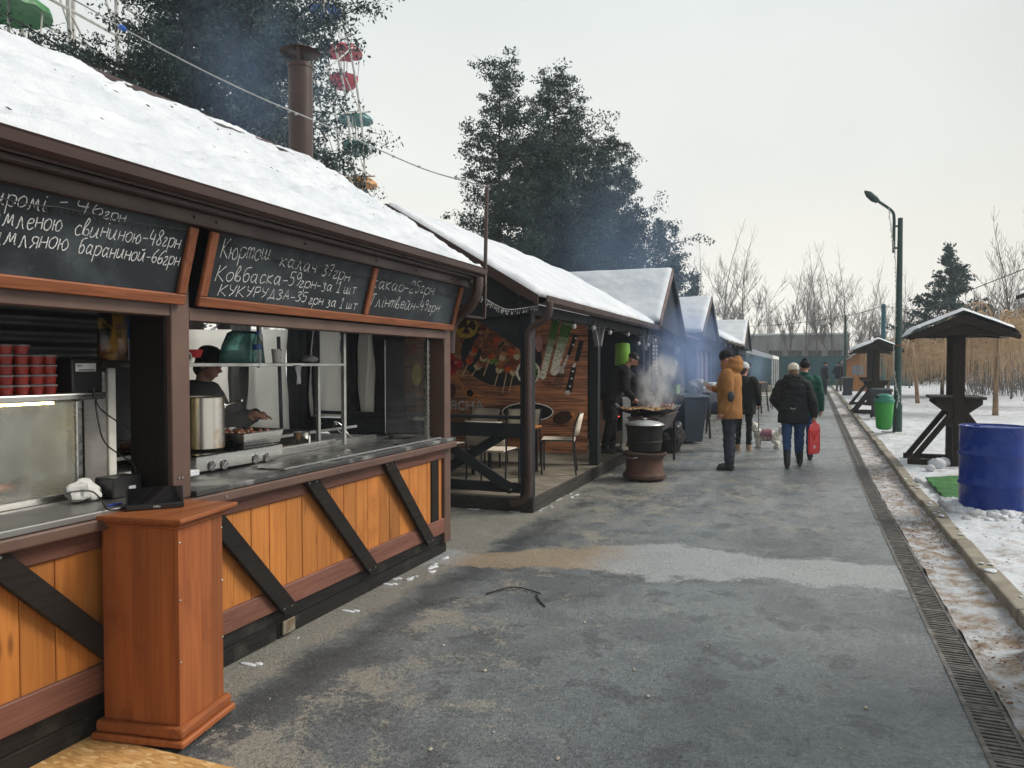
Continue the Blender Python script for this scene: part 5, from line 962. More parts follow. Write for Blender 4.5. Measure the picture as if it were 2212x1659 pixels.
# marquee
tnt = thing('marquee', 'white fabric marquee on thin poles at the end of the stalls', 'marquee', (-3, 42, 0)); M_tent = pm('white_fabric', (.85, .86, .87), .8, 0, (.78, .79, .80), 2, 40, .1)
xE = -1.35; m = MB()
for (xa, za_, xb_, zb2) in ((xE, 2.02, -3.6, 2.75), (-5.9, 2.02, -3.6, 2.75)):
    n = 10; vs = []
    for i in range(n+1):
        for j in range(2): f = i/n; vs.append((xa+(xb_-xa)*f, 36.5+8.5*j, za_+(zb2-za_)*f-.10*math.sin(f*math.pi)))
    m.add(vs, [(2*i, 2*i+1, 2*i+3, 2*i+2) for i in range(n)])
m.prism([(xE, 36.5, 2.02), (xE, 45, 2.02), (xE, 45, 1.86), (xE, 36.5, 1.86)], (.006, 0, 0)); m.build('canopy', M_tent, tnt); MB().prism([(xE, 36.48, 2.02), (-3.6, 36.48, 2.75), (-3.6, 36.48, 2.42), (xE-.02, 36.48, 1.84)], (0, .01, 0)).build('valance', M_tent, tnt)
for yy in (36.6, 39.3, 42.1, 44.9): MB().cyl((xE-.02, yy, 0), (xE-.02, yy, 2.02), .035, n=10).build('pole', M_white, tnt, smooth=40)
# ================================================================== END OF THE STREET
M_green = pm('dark_teal_sheet', (.010, .075, .088), .6, 0, (.008, .058, .07), .6, 30, .1); fen = thing('fence', 'dark teal sheet metal fence closing off the street end', 'fence', (0, 58.6, 0))
for k in range(10): MB().b(-9+k*1.6, -9+k*1.6+1.585, 58.55, 58.6, .05, 2.2).build('panel', M_green, fen)
for k in range(11): MB().b(-9.03+k*1.6, -8.97+k*1.6, 58.61, 58.67, 0, 2.15).build('post', M_green, fen)
bld = thing('concrete_building', 'low grey concrete building with dark openings beyond the teal fence', 'building', (0, 76, 0)); M_conc2 = pm('stained_concrete', (.30, .30, .29), .9, 0, (.18, .18, .18), 1.2, 20, .3, (1, 1, .25))
zb1, zb2_ = PY(1700, 757, 76).z, PY(1700, 724, 76).z; xa_, xb_ = PY(1560, 740, 76).x, PY(1835, 740, 76).x
MB().b(xa_, xb_, 76, 84, zb1, zb2_).build('wall_band', M_conc2, bld); MB().b(xa_-.1, xb_+.1, 75.9, 84.2, zb2_+.005, zb2_+.16).build('roof', M_snow, bld); MB().b(xa_, xb_, 77.5, 77.7, 0, zb1).build('recess_wall', M_darkwall, bld)
for k in range(7): x = xa_+.3+(xb_-xa_-.9)*k/6; MB().b(x, x+.5, 76.1, 76.6, 0, zb1-.005).build('column', M_conc2, bld)
kio = thing('kiosk', 'small orange log kiosk with brown pitched roof by the fence', 'kiosk', (3, 46, 0)); M_okiosk = wood('bright_orange_boards', (.52, .22, .05), (.36, .13, .03), 'z', .5, 1, False); kx0, kx1 = 2.15, 4.1
for k in range(12): a = kx0+(kx1-kx0)*k/12; MB().b(a+.004, a+(kx1-kx0)/12-.004, 46.0, 46.06, .05, 1.75).build('board', M_okiosk, kio)
MB().b(kx0, kx0+.05, 46.06, 48.2, .05, 1.75).build('side_wall', M_okiosk, kio); MB().b(kx1-.05, kx1, 46.06, 48.2, .05, 1.75).build('side_wall', M_okiosk, kio); MB().prism([(kx0, 46.02, 1.755), ((kx0+kx1)/2, 46.02, 2.42), (kx1, 46.02, 1.755)], (0, .05, 0)).build('gable', M_okiosk, kio)
for s in (1, -1): xm = (kx0+kx1)/2; MB().prism([(xm, 45.6, 2.47), (xm+s*1.35, 45.6, 1.56), (xm+s*1.35, 45.6, 1.50), (xm, 45.6, 2.41)], (0, 2.9, 0)).build('roof', M_brownpost, kio)
wdw = MB().b(2.5, 3.1, 45.975, 45.995, 1.0, 1.55).build('window', pm('window_grey', (.25, .28, .32), .2), kio); MB().b(2.46, 3.14, 45.955, 45.974, .94, .995).build('sill', M_okiosk, wdw)
# ================================================================== VERGE SIDE
M_shel = wood('black_brown_timber', (.030, .021, .016), (.016, .012, .009), 'z', .55, 1, False, .35); M_shelx = wood('black_brown_boards', (.030, .021, .016), (.016, .012, .009), 'y', .55, 1, False, .35); M_shelx2 = wood('black_brown_cross', (.034, .024, .018), (.018, .013, .010), 'x', .55, 1, False, .35)
def make_shelter():
    t = thing('standing_table', '', 'table', (0, 0, 0), 'roofed standing tables on the snow')
    for s in (-1, 1):
        yy = s*.38
        MB().b(-.07, .07, yy-.055, yy+.055, .0, 2.14).build('post', M_shel, t, .006); MB().b(-.66, .66, yy-.058, yy+.058, .0, .085).build('base_beam', M_shelx2, t, .006) if False else None
        for sx in (-1, 1):
            MB().b(min(sx*.071, sx*.66), max(sx*.071, sx*.66), yy-.05, yy+.05, .0, .085).build('base_beam', M_shelx2, t, .006)
            MB().beam((sx*.60, yy, .06), (sx*.075, yy, .80), .075, .085, (0, 1, 0)).build('strut', M_shel, t, .005)
            MB().prism([(sx*.072, yy-.045, .74), (sx*.30, yy-.045, .92), (sx*.30, yy-.045, .985), (sx*.072, yy-.045, .985)], (0, .09, 0)).build('bracket', M_shel, t, .004)
            MB().prism([(sx*.072, yy-.04, 1.95), (sx*.62, yy-.04, 1.90), (sx*.62, yy-.04, 1.955), (sx*.072, yy-.04, 2.13)], (0, .08, 0)).build('rafter', M_shel, t, .004)
    MB().b(-.05, .05, -.325, .325, .55, .66).build('stretcher', M_shelx, t, .005)
    for k, (a, b) in enumerate(((-.35, -.176), (-.174, -.072), (.072, .174), (.176, .35))):
        c_ = .08 if k in (0, 3) else 0; sgn = -1 if k < 2 else 1; MB().prism([(a, -.50+(c_ if k == 0 else 0), .987), (b, -.50+(c_ if k == 3 else 0), .987), (b, .50-(c_ if k == 3 else 0), .987), (a, .50-(c_ if k == 0 else 0), .987)], (0, 0, .04)).build('top_board', M_shelx, t, .003)
    MB().b(-.071, .071, -.32, .32, .987, 1.027).build('top_board', M_shelx, t, .003)
    for sx in (-1, 1):
        for k in range(4):
            f0, f1 = k/4, (k+1)/4; xa, za = sx*.68*f0, 2.225-.29*f0; xb, zb = sx*(.68*f1+.012), 2.225-.29*f1-.006
            MB().prism([(xa+sx*.001, -.72, za), (xb, -.72, zb), (xb, -.72, zb-.024), (xa+sx*.001, -.72, za-.024)], (0, 1.44, 0)).build('roof_board', M_shelx, t, .002)
        MB().prism([(0.0015*sx, -.75, 2.20), (sx*.70, -.75, 1.905), (sx*.68, -.75, 1.85), (.0015*sx, -.75, 2.08)], (0, .028, 0)).build('barge_board', M_shelx2, t, .003)
    for yy in (-.70, .68): MB().prism([(-.64, yy, 1.925), (.64, yy, 1.925), (.0, yy, 2.19)], (0, .02, 0)).build('gable_panel', M_shelx2, t)
    sn = MB(); n = 20; vs = []
    for j in range(13):
        for i in range(n+1):
            x = -.69+1.38*i/n; yy = -.72+1.44*j/12; e = min(1, (0.69-abs(x))/.06, min(j, 12-j)/1.0+.25); vs.append((x, yy, 2.232-.29*abs(x)/.68+.09*max(0.1, math.sqrt(max(0, e)))*(1+.25*mnoise.noise(Vector((x*4, yy*4, 1))))))
    sn.add(vs, [(j*(n+1)+i, j*(n+1)+i+1, (j+1)*(n+1)+i+1, (j+1)*(n+1)+i) for j in range(12) for i in range(n)]); sn.build('snow_cap', M_snow, t, smooth='all')
    return t
sh = make_shelter(); pA = G(2060, 1000, .1)
def put(o, loc, rz, label): o.location = loc; o.rotation_euler = (0, 0, rz); o['label'] = label; return o
put(sh, (2.14, 13.05, fieldz(2.1, 13)-.01), R_(-2), 'roofed standing table of dark timber behind the blue oil drum')
put(copy_tree(sh), (1.86+bend(26), 25.6, .09), R_(1), 'roofed standing table of dark timber next to the dark wheelie bin')
put(copy_tree(sh), (2.0+bend(31), 30.8, .09), R_(-2), 'roofed standing table of dark timber standing beside the orange kiosk')
pE = PD(2188, 640, 4.4); put(copy_tree(sh), (pE.x+.70, pE.y-.75, .07), 0, 'roofed standing table of which only a dark roof corner shows')
# ------------------------------------------------------------------ blue drum
M_drum = pm('glossy_blue_paint', (.003, .028, .21), .24, 0, (.012, .045, .24), 7, 25, 0, spec=.35, rv=.1, lo=.55, hi=.7); bc = V(1.80, 8.87, .09)
drum = thing('oil_drum', 'glossy blue steel oil drum standing in the snow by the kerb', 'drum', bc); r = .30; prof = [(r-.01, 0), (r+.006, .004), (r+.006, .014), (r, .022)]
for zz in (.30, .60): prof += [(r, zz-.022), (r+.013, zz-.008), (r+.013, zz+.008), (r, zz+.022)]
prof += [(r, .86), (r+.007, .866), (r+.007, .884), (r-.004, .888), (r-.012, .872), (0, .872)]
MB().lathe(prof, bc, 64).build('shell', M_drum, drum, smooth=50); MB().lathe([(.03, 0), (.03, .012), (.024, .016), (0, .016)], bc+V(-.12, .14, .872), 18).build('bung', M_drum, drum, smooth=40); MB().lathe([(.018, 0), (.018, .01), (0, .01)], bc+V(.14, -.16, .872), 14).build('bung', M_drum, drum, smooth=40)
# artificial turf mat
mc = [on_plane(1755.5+.2976*x, 658+.2976*y, V(0, 0, .13), V(0, 0, 1)) for x, y in ((815, 1262), (960, 1245), (1150, 1252), (1150, 1420), (962, 1412), (905, 1322))]
cen = sum(mc, Vector())/6; m = MB(); n = 34; M_turf = pm('green_turf', (.02, .15, .018), .8, 0, (.012, .085, .012), 12, 120, .6)
a, b, c, dd = mc[0], mc[2], mc[3], mc[4]; vs = []
for j in range(n+1):
    for i in range(n+1): u, v = i/n, j/n; p = a*(1-u)*(1-v)+b*u*(1-v)+c*u*v+dd*(1-u)*v; vs.append((p.x, p.y, .128+.012*math.sin(v*26+2*u)+.006*fbm(p.x, p.y, 6)))
m.add(vs, [(j*(n+1)+i, j*(n+1)+i+1, (j+1)*(n+1)+i+1, (j+1)*(n+1)+i) for j in range(n) for i in range(n)]); o = m.build('turf_mat', M_turf, smooth='all'); o.modifiers.new('s', 'SOLIDIFY').thickness = .015; tag(o, 'rumpled bright green artificial turf mat on snow beside the drum', 'mat')
# snow lumps
m = MB(); rl = random.Random(3)
for i in range(150):
    a = rl.uniform(math.pi*.75, math.pi*1.95); rr2 = .33+abs(rl.gauss(0, .17)); x, yy = bc.x+rr2*math.cos(a), bc.y+rr2*math.sin(a)
    if x < 1.42: x = 1.42+rl.random()*.1
    s_ = rl.uniform(.025, .085)*(1 if rr2 < .5 else .7); k0 = len(m.v); m.ell((0, 0, 0), (s_, s_*rl.uniform(.8, 1.3), s_*.75), 12, 8); m.v[k0:] = [tuple(Vector(v)*(1+.45*mnoise.noise(Vector(v)*30+Vector((i, 0, 0))))+Vector((x, yy, .10+s_*.25))) for v in m.v[k0:]]
for px, py, s_ in ((2025, 1010, .11), (2040, 1003, .08), (2010, 1015, .06), (1985, 1040, .05)):
    p = G(px, py, .12); k0 = len(m.v); m.ell((0, 0, 0), (s_, s_, s_*.9), 14, 10); m.v[k0:] = [tuple(Vector(v)*(1+.3*mnoise.noise(Vector(v)*16+Vector((px, 0, 0))))+Vector((p.x, p.y, .12+s_*.4))) for v in m.v[k0:]]
o = m.build('snow_lumps', M_snowdirty, smooth='all'); kind(o, 'stuff', 'heaped lumps of shovelled snow around the blue drum')
# ------------------------------------------------------------------ lamp posts
M_lamp = pm('dark_green_paint', (.012, .055, .045), .4, 0, (.008, .038, .033), 4, 60, .08)
lb_ = G(1938, 934, .1); Yl = lb_.y
lp = thing('lamp_post', 'dark green lamp post with bent arm and a green bin at its foot', 'lamp post', lb_); top = PY(1945, 471, Yl)
MB().tube([lb_+V(0, 0, -.05), lb_+V(0, 0, .62)], .098, 18).build('sleeve', M_lamp, lp, smooth=40); MB().tube([lb_+V(0, 0, .6), V(lb_.x+(top.x-lb_.x)*.5, Yl, (top.z+.6)/2), V(top.x, Yl, top.z)], [.078, .066, .05], 16).build('pole', M_lamp, lp, smooth=40)
def L1(cx, cy): return PY(1755.5+.2315*cx, 384+.2315*cy, Yl)
MB().tube(cr([L1(757, 700), L1(758, 520), L1(760, 380), L1(748, 320), L1(705, 280), L1(600, 210), L1(540, 160)], 5), .033, 10).build('arm', M_lamp, lp, smooth='all')
for cy in (452, 655): MB().tube([L1(757, cy), L1(820, cy)], .022, 8).build('bracket', M_lamp, lp)
a, b = L1(610, 222), L1(484, 124); hd = MB(); hd.tube([a, a.lerp(b, .3), a.lerp(b, .7), b], [.05, .085, .075, .02], 10); hd.build('lamp_head', M_lamp, lp, smooth='all'); MB().lathe([(.105, 0), (.105, .03)], V(lb_.x, Yl, 2.0), 16).build('band', pm('rusty_band', (.2, .09, .04), .7), lp)
lightstring('light_chain', 'white light chain hanging down the green lamp post', [L1(705, 285)+V(0, -.1, 0), L1(725, 460)+V(0, -.1, 0), L1(750, 640)+V(0, -.1, 0), L1(770, 860)+V(0, -.14, 0), L1(765, 1300)+V(0, -.14, 0), PY(1755.5+.2976*585, 658+.2976*400, Yl-.15), PY(1755.5+.2976*600, 658+.2976*560, Yl-.15), PY(1755.5+.2976*625, 658+.2976*660, Yl-.15), PY(1755.5+.2976*610, 658+.2976*735, Yl-.15)], 70, .012, .05, pm('grey_wire', (.5, .5, .48), .5), .006)
for (px, yb, yt, Yp, nm, lab, col) in ((1825, 850, 683, 42, 'lamp_post', 'thin dark green lamp post near the orange kiosk', M_lamp), (1907, 840, 659, 36, 'utility_post', 'straight teal utility post carrying the overhead wires', pm('teal_paint', (.015, .13, .16), .5))):
    p = PY(px, 800, Yp); t = thing(nm, lab, 'post', (p.x, Yp, 0)); zt_ = PY(px, yt, Yp).z; MB().tube([(p.x, Yp, -.05), (p.x, Yp, zt_)], [.085, .06] if col is M_lamp else [.10, .09], 12).build('pole', col, t, smooth=40); MB().lathe([(.12, 0), (.11, .02)], (p.x, Yp, .05), 12).build('foot', col, t); MB().lathe([(.08 if col is M_lamp else .11, 0), (.06, .05), (0, .06)], (p.x, Yp, zt_), 12).build('cap', col, t)
# ------------------------------------------------------------------ bins
def bin_post(loc, label):
    t = thing('litter_bin', label, 'litter bin', loc); x, y, z = loc; M_bg = pm('bright_green_plastic', (.03, .30, .035), .4, 0, (.022, .23, .03), 4, 60, .05); M_bt = pm('turquoise_green_plastic', (.015, .22, .15), .4)
    vs = MB(); k = 14
    vs.loft([(x, y, z+.02, .10, .10), (x, y, z+.06, .155, .14), (x, y, z+.30, .175, .16), (x, y, z+.62, .195, .18)], 24); vs.build('body', M_bg, t, smooth=40)
    MB().loft([(x, y, z+.622, .212, .195), (x, y, z+.66, .212, .195), (x, y, z+.70, .19, .17)], 24).build('rim', M_bt, t, smooth=40); MB().loft([(x-.0, y, z+.701, .175, .165), (x+.01, y, z+.75, .165, .155), (x+.01, y, z+.785, .125, .12), (x+.01, y, z+.80, .06, .06)], 24).build('lid', M_bt, t, smooth=50); MB().b(x-.17, x-.12, y-.12, y+.0, z+.705, z+.755).build('slot', M_void, t)
    MB().tube(cr([(x+.17, y, z+.35), (x+.22, y, z+.33), (x+.22, y, z+.0), (x+.17, y, z-.03), (x-.05, y, z-.03)], 4), .012, 6).build('bracket', M_blackmetal, t); return t
p = G(1909, 933, .1); bin_post((p.x-.03, p.y-.35, .16), 'bright green plastic litter bin with turquoise lid on the lamp post')
def wheelie(loc, rz, s, label, mat, lidopen=False, group=None):
    t = thing('wheelie_bin', label, 'wheelie bin', (0, 0, 0), group)
    MB().prism([(-.20, -.24, .05), (.20, -.24, .05), (.20, .20, .05), (-.20, .20, .05)], (0, 0, .001)) if False else None
    b = MB(); b.add([(-.20, -.22, .04), (.20, -.22, .04), (.20, .20, .04), (-.20, .20, .04), (-.27, -.32, .92), (.27, -.32, .92), (.27, .30, .92), (-.27, .30, .92)], [(3, 2, 1, 0), (0, 1, 5, 4), (1, 2, 6, 5), (2, 3, 7, 6), (3, 0, 4, 7), (4, 5, 6, 7)]); b.build('body', mat, t, .02)
    MB().b(-.29, .29, -.34, .32, .921, .96).build('rim', mat, t, .012)
    l_ = MB(); l_.loft([(0, -.01, .962, .30, .34), (0, -.01, .99, .29, .33), (0, 0, 1.03, .20, .24)], 4) if False else l_.prism([(-.29, -.36, .962), (-.29, .30, .962), (-.29, .30, 1.0), (-.29, .1, 1.04), (-.29, -.30, 1.01), (-.29, -.36, .985)], (.58, 0, 0)); l_.build('lid', mat, t, .012)
    MB().tube([(-.24, .36, .95), (.24, .36, .95)], .016, 8).build('handle', mat, t); MB().b(-.22, -.18, .3, .365, .92, .958).b(.18, .22, .3, .365, .92, .958).build('handle_bracket', mat, t)
    for sx in (-1, 1): w = MB(); w.cyl((sx*.20, .27, .10), (sx*.25, .27, .10), .10, n=22); wo = w.build('wheel', M_rubber, t, smooth=40); MB().cyl((sx*.251, .27, .10), (sx*.255, .27, .10), .05, n=16).build('hub', M_black, wo)
    t.location = loc; t.rotation_euler = (0, 0, rz); t.scale = (s, s, s); return t
M_bin = pm('charcoal_blue_plastic', (.022, .028, .038), .5, 0, (.018, .022, .03), 3, 90, .05)
p = G(1898, 903, .1); wheelie((p.x+.05, p.y, .09), R_(10), .82, 'dark grey wheelie bin between the green lamp post and a standing table', M_bin)
p = G(1826, 851, .08); wheelie((p.x, p.y-2, .05), R_(0), .9, 'dark grey wheelie bin near the two distant men', M_bin)
# ------------------------------------------------------------------ overhead cables
def span(name, label, pts, r, mat): m = MB(); m.tube(cr(pts, 10), r, 5); return tag(m.build(name, mat, smooth='all'), label, 'cable')
M_wire = pm('pale_cable', (.35, .36, .36), .6)
cpx = [(-150, -160, 4.75), (160, 0, 5.0), (263, 60, 5.15), (430, 148, 5.4), (560, 210, 5.6), (690, 265, 5.8), (840, 333, 6.1), (930, 370, 6.3), (1030, 398, 6.42), (1052, 402, 6.48)]
t = span('festoon_cable', 'pale cable strung over the snowy roof to the thin mast', [PD(*q) for q in cpx], .0055, M_wire); k = MB()
for px, py, D in ((600, 228, 5.66), (625, 240, 5.7), (640, 246, 5.72), (850, 338, 6.12), (905, 360, 6.25), (985, 386, 6.36)): k.ell(PD(px, py, D), (.016, .012, .010), 8, 5)
k.build('knot', M_wire, t, smooth='all'); MB().ell(PD(263, 60, 5.15), (.05, .016, .02), 10, 6, Matrix.Rotation(.5, 3, 'Y')).build('tape', pm('blue_tape', (.02, .12, .5), .4), t)
M_wd = pm('dark_wire', (.03, .03, .035), .6); pz = PY(1907, 661, 36)
span('power_line', 'thin dark power line running from the teal post toward the woods', [pz, PY(1830, 682, 40), PY(1700, 700, 48), PY(1600, 706, 58)], .015, M_wd); span('power_line', 'thin dark power line climbing from the teal post over the weeping trees', [pz, PY(1990, 668, 30), PY(2100, 625, 24), PY(2260, 562, 18)], .012, M_wd)
# ------------------------------------------------------------------ ferris wheel
ctr = PD(0, 0, 1)*0; 
def wpt(phi, R, off=0.0):
    dep = 26+R/10.3*10*math.cos(phi); lat = -8.95+R/10.3*1.75*math.cos(phi)
    nrm = Vector((_f0.x*-1.75+_r.x*10, _f0.y*-1.75+_r.y*10, 0)).normalized(); return _f0*dep+_r*lat+Vector((0, 0, 10.0+R*math.sin(phi)))+nrm*off
fw = thing('ferris_wheel', 'ferris wheel with colourful canopied gondolas behind the conifers', 'ferris wheel', V(*(_f0*26+_r*-8.95))); M_fw = pm('pale_painted_steel', (.55, .55, .52), .5)
for off in (-.6, .6):
    for R in (9.2, 7.6): MB().tube([wpt(i*2*math.pi/66, R, off) for i in range(67)], .05, 6, cap=False).build('rim', M_fw, fw)
NG = 22; ph0 = .05
for i in range(NG):
    a = ph0+i*2*math.pi/NG; m = MB()
    for off in (-.6, .6): m.tube([wpt(a, .4, off), wpt(a, 10.2, off)], .035, 5); m.tube([wpt(a, 9.2, off), wpt(a+2*math.pi/NG, 7.6, off)], .025, 4)
    m.tube([wpt(a, 10.2, -.75), wpt(a, 10.2, .75)], .04, 6); m.build('spoke', M_fw, fw)
for off in (-1.4, 1.4):
    for s in (-1, 1): MB().tube([wpt(0, 0, off*.8), wpt(0, 5*s, off)+V(0, 0, -10.2)], .14, 8).build('support', M_fw, fw)
MB().tube([wpt(0, 0, -1.3), wpt(0, 0, 1.3)], .25, 12).build('hub', M_fw, fw)
cols = {'red': (.50, .025, .045), 'teal': (.01, .16, .15), 'orange': (.62, .25, .02), 'blue': (.02, .10, .42), 'green': (.02, .20, .045)}; gm = {k: pm('gondola_'+k, v, .45) for k, v in cols.items()}; order = ['orange', 'teal', 'red', 'blue', 'orange', 'green', 'red', 'teal', 'blue', 'red', 'orange', 'green', 'teal', 'red', 'blue', 'green']
for i in range(NG):
    c = wpt(ph0+i*2*math.pi/NG, 10.2); col = order[i % len(order)]; cnp = MB(); k = 24
    cnp.lathe([(0, -.02), (.28, -.05), (.58, -.13), (.80, -.29), (.82, -.4), (.77, -.37), (.48, -.24), (0, -.16)], c, k); 
    cnp.v = [(x, y, z-.05*abs(math.sin(6*math.atan2(y-c.y, x-c.x)))*(1 if math.hypot(x-c.x, y-c.y) > .7 else 0)) for x, y, z in cnp.v]
    g_ = cnp.build('canopy', gm[col], fw, smooth=50); bs = MB(); bs.lathe([(.3, -1.95), (.45, -1.9), (.58, -1.72), (.63, -1.45), (.58, -1.45), (.4, -1.84), (0, -1.86)], c, 18); bs.build('basket', gm[col], fw, smooth=50); rd = MB()
    for q in range(4): a = q*math.pi/2+.4; rd.tube([c+V(.72*math.cos(a), .72*math.sin(a), -.32), c+V(.6*math.cos(a), .6*math.sin(a), -1.5)], .02, 5)
    rd.tube([c+V(0, 0, .05), c+V(0, 0, -1.9)], .03, 6); rd.build('hanger', M_fw, fw)
# ================================================================== TREES
def fast_mesh(name, verts, faces_n, loops, mat, vcol=None):
    me = bpy.data.meshes.new(name); nf = len(loops)//faces_n; me.vertices.add(len(verts)); me.vertices.foreach_set('co', np.asarray(verts, np.float32).ravel())
    me.loops.add(len(loops)); me.loops.foreach_set('vertex_index', np.asarray(loops, np.int32)); me.polygons.add(nf); me.polygons.foreach_set('loop_start', np.arange(0, nf*faces_n, faces_n, dtype=np.int32))
    me.materials.append(mat); me.update(calc_edges=True); me.validate(); return me
def leaf_mat(name, a, b, c):
    m, t, p = base_mat(name); v = coords(t, (1, 1, 1), False); n = noise(t, v, 1.1, 4, .7); n2 = noise(t, v, 7, 3, .7); col = mixc(t, mrange(t, n, .38, .62), a, b); col = mixc(t, mrange(t, n2, .58, .72), col, c); t.links.new(col, p.inputs['Base Color']); p.inputs['Roughness'].default_value = .75; p.inputs['Specular IOR Level'].default_value = .15; return m
M_thuja = leaf_mat('thuja_sprays', (.034, .060, .060), (.054, .080, .068), (.10, .105, .07)); M_bark = pm('dark_bark', (.035, .027, .022), .9, 0, (.018, .014, .012), 8, 40, .6, (1, 1, .2))
M_barkgrey = pm('grey_brown_bark', (.115, .10, .088), .9, 0, (.07, .06, .052), 5, 40, .4); M_twig = pm('grey_twigs', (.15, .13, .115), .9); M_twig2 = pm('blue_grey_twigs', (.075, .075, .085), .9)
def leaves(centres, size, rng, k, spread, flat=.6, hang=.25, wd=1.0):
    """k small leaf quads round each centre (N,4: x,y,z,radius)"""
    N = len(centres); C = np.repeat(centres[:, :3], k, 0); rad = np.repeat(centres[:, 3], k)
    d = rng.normal(size=(N*k, 3)); d /= np.linalg.norm(d, axis=1)[:, None]; rr_ = rng.random(N*k)**.5
    P = C + d*(rad*rr_)[:, None]*np.array([1, 1, flat]); P[:, 2] -= hang*rad*rng.random(N*k)
    u = rng.normal(size=(N*k, 3)); u[:, 2] += .6; u /= np.linalg.norm(u, axis=1)[:, None]; w = np.cross(u, rng.normal(size=(N*k, 3))); w /= np.linalg.norm(w, axis=1)[:, None]
    L_ = size*(.6+.9*rng.random(N*k))[:, None]; Wd = wd*L_*(.35+.25*rng.random(N*k))[:, None]
    v = np.stack([P-u*L_*.5, P+w*Wd*.5, P+u*L_*.6, P-w*Wd*.5], 1).reshape(-1, 3); return v
def conifer(label, loc, H, prof, nb, seed, leaf, k, spray=.26, stems=((0, 0, 1.0),), group=None, mat=None, gap=.12, zmin=.8, name='conifer_tree', bark=None):
    """evergreen with several stems: limbs carry sprays of small leaves; prof(f) = crown radius at height fraction f"""
    rng = np.random.default_rng(seed); t = thing(name, label, 'tree', loc, group); loc = Vector(loc); tr = MB(); lm = MB(); cs = []
    for sx, sy, sh_ in stems:
        hh = H*sh_; base = Vector((sx*.25, sy*.25, 0)); pts = []
        for i in range(9): f = i/8; pts.append(loc+base+Vector((sx*(.75*f)+.12*math.sin(seed+3*f), sy*.75*f+.1*math.cos(seed+4*f), hh*f*.97)))
        tr.tube(pts, [max(.012, .03*H*.4*(1-i/8)**.9) for i in range(9)], 9)
        nn = int(nb*sh_)
        for i in range(nn):
            f = (zmin/H)+(1-zmin/H)*((i+rng.random())/nn); z = hh*f; q = min(7.999, f*8); p0 = pts[int(q)].lerp(pts[int(q)+1], q % 1); a = rng.random()*6.283; L_ = prof(f)*(.45+.6*rng.random()+(.35 if rng.random() < .08 else 0))
            if rng.random() < gap: L_ *= .45
            rise = .25*L_*(1.3*f+rng.uniform(-.3, .5)); d = Vector((math.cos(a), math.sin(a), 0)); p1 = p0+d*L_*.5+Vector((0, 0, rise*.2)); p2 = p0+d*L_+Vector((0, 0, rise)); lm.tube([p0, p1, p2], [.008+.012*L_, .006+.006*L_, .003], 4)
            m_ = max(2, int(L_/spray*1.6))
            for j in range(m_):
                g = .28+.72*(j+rng.random())/m_; pt = p0.lerp(p1, g*2) if g < .5 else p1.lerp(p2, g*2-1); cs.append((pt.x+rng.normal()*.16*L_*.5, pt.y+rng.normal()*.16*L_*.5, pt.z+rng.normal()*.14, spray*(.55+.75*rng.random())))
    tr.build('trunk', bark or M_bark, t, smooth='all'); lm.build('limb', bark or M_bark, t)
    v = leaves(np.array(cs), leaf, rng, k, spray); me = fast_mesh('crown', v, 4, np.arange(len(v)), mat or M_thuja); o = bpy.data.objects.new('crown', me); link(o, t); return t
GT = 'tall dark conifers behind the stalls'
c1 = PD(462, 787, 13.2); c1.z = 0
conifer('huge dark conifer towering over the chalk menu stall and its chimney', c1, 12.5, lambda f: 3.6*(1-f)**.40, 165, 4, .06, 46, .26, ((.9, .1, 1.0), (-1.2, .4, .93), (.2, -.9, .8), (-.2, 1.2, .86)), GT, zmin=3.0)
c2 = PD(1092, 787, 23); c2.z = 0; conifer('slim sparse topped conifer beside the denser one behind the pavilion', c2, 11.2, lambda f: 2.2*(1-f)**.36+.15, 150, 9, .082, 38, .26, ((-.15, 0, 1.0),), GT, gap=.18, zmin=2.2)
c3 = PD(1185, 787, 24); c3.z = 0; conifer('dense broad dark conifer rising behind the pavilion gable', c3, 11.0, lambda f: 3.3*(1-f)**.45+.15, 165, 11, .082, 40, .27, ((.1, 0, 1.0), (-.7, .3, .84), (.6, .3, .8)), GT, zmin=2.2)
c4 = PD(1318, 787, 25); c4.z = 0; conifer('shorter dark conifer sloping down beyond the pavilion', c4, 9.4, lambda f: 3.3*(1-f)**.55+.15, 150, 15, .082, 40, .27, ((.0, 0, 1.0), (.9, -.2, .72), (-.6, .2, .8)), GT, zmin=2.2)
c5 = PD(1418, 787, 26); c5.z = 0; conifer('low spreading conifer at the end of the dark evergreen row', c5, 6.6, lambda f: 1.8*(1-f)**.7+.15, 90, 17, .08, 50, .29, ((0, 0, 1.0), (.5, 0, .8)), GT)
c6 = PD(1492, 787, 34); c6.z = 0; conifer('small bluish conifer between the dark row and the bare trees', c6, 5.8, lambda f: 1.3*(1-f)**.8+.1, 50, 19, .14, 26, .32, ((0, 0, 1.0),), GT)
pp2 = PD(2042, 787, 34); pp2.z = 0; conifer('conical blue green spruce behind the weeping trees', pp2, 7.0, lambda f: 3.3*(1-f)**.9+.1, 120, 5, .13, 26, .25, ((0, 0, 1.0),), None, leaf_mat('spruce_needles', (.05, .09, .088), (.065, .105, .092), (.075, .095, .075)), .1, 1.0, 'spruce_tree')
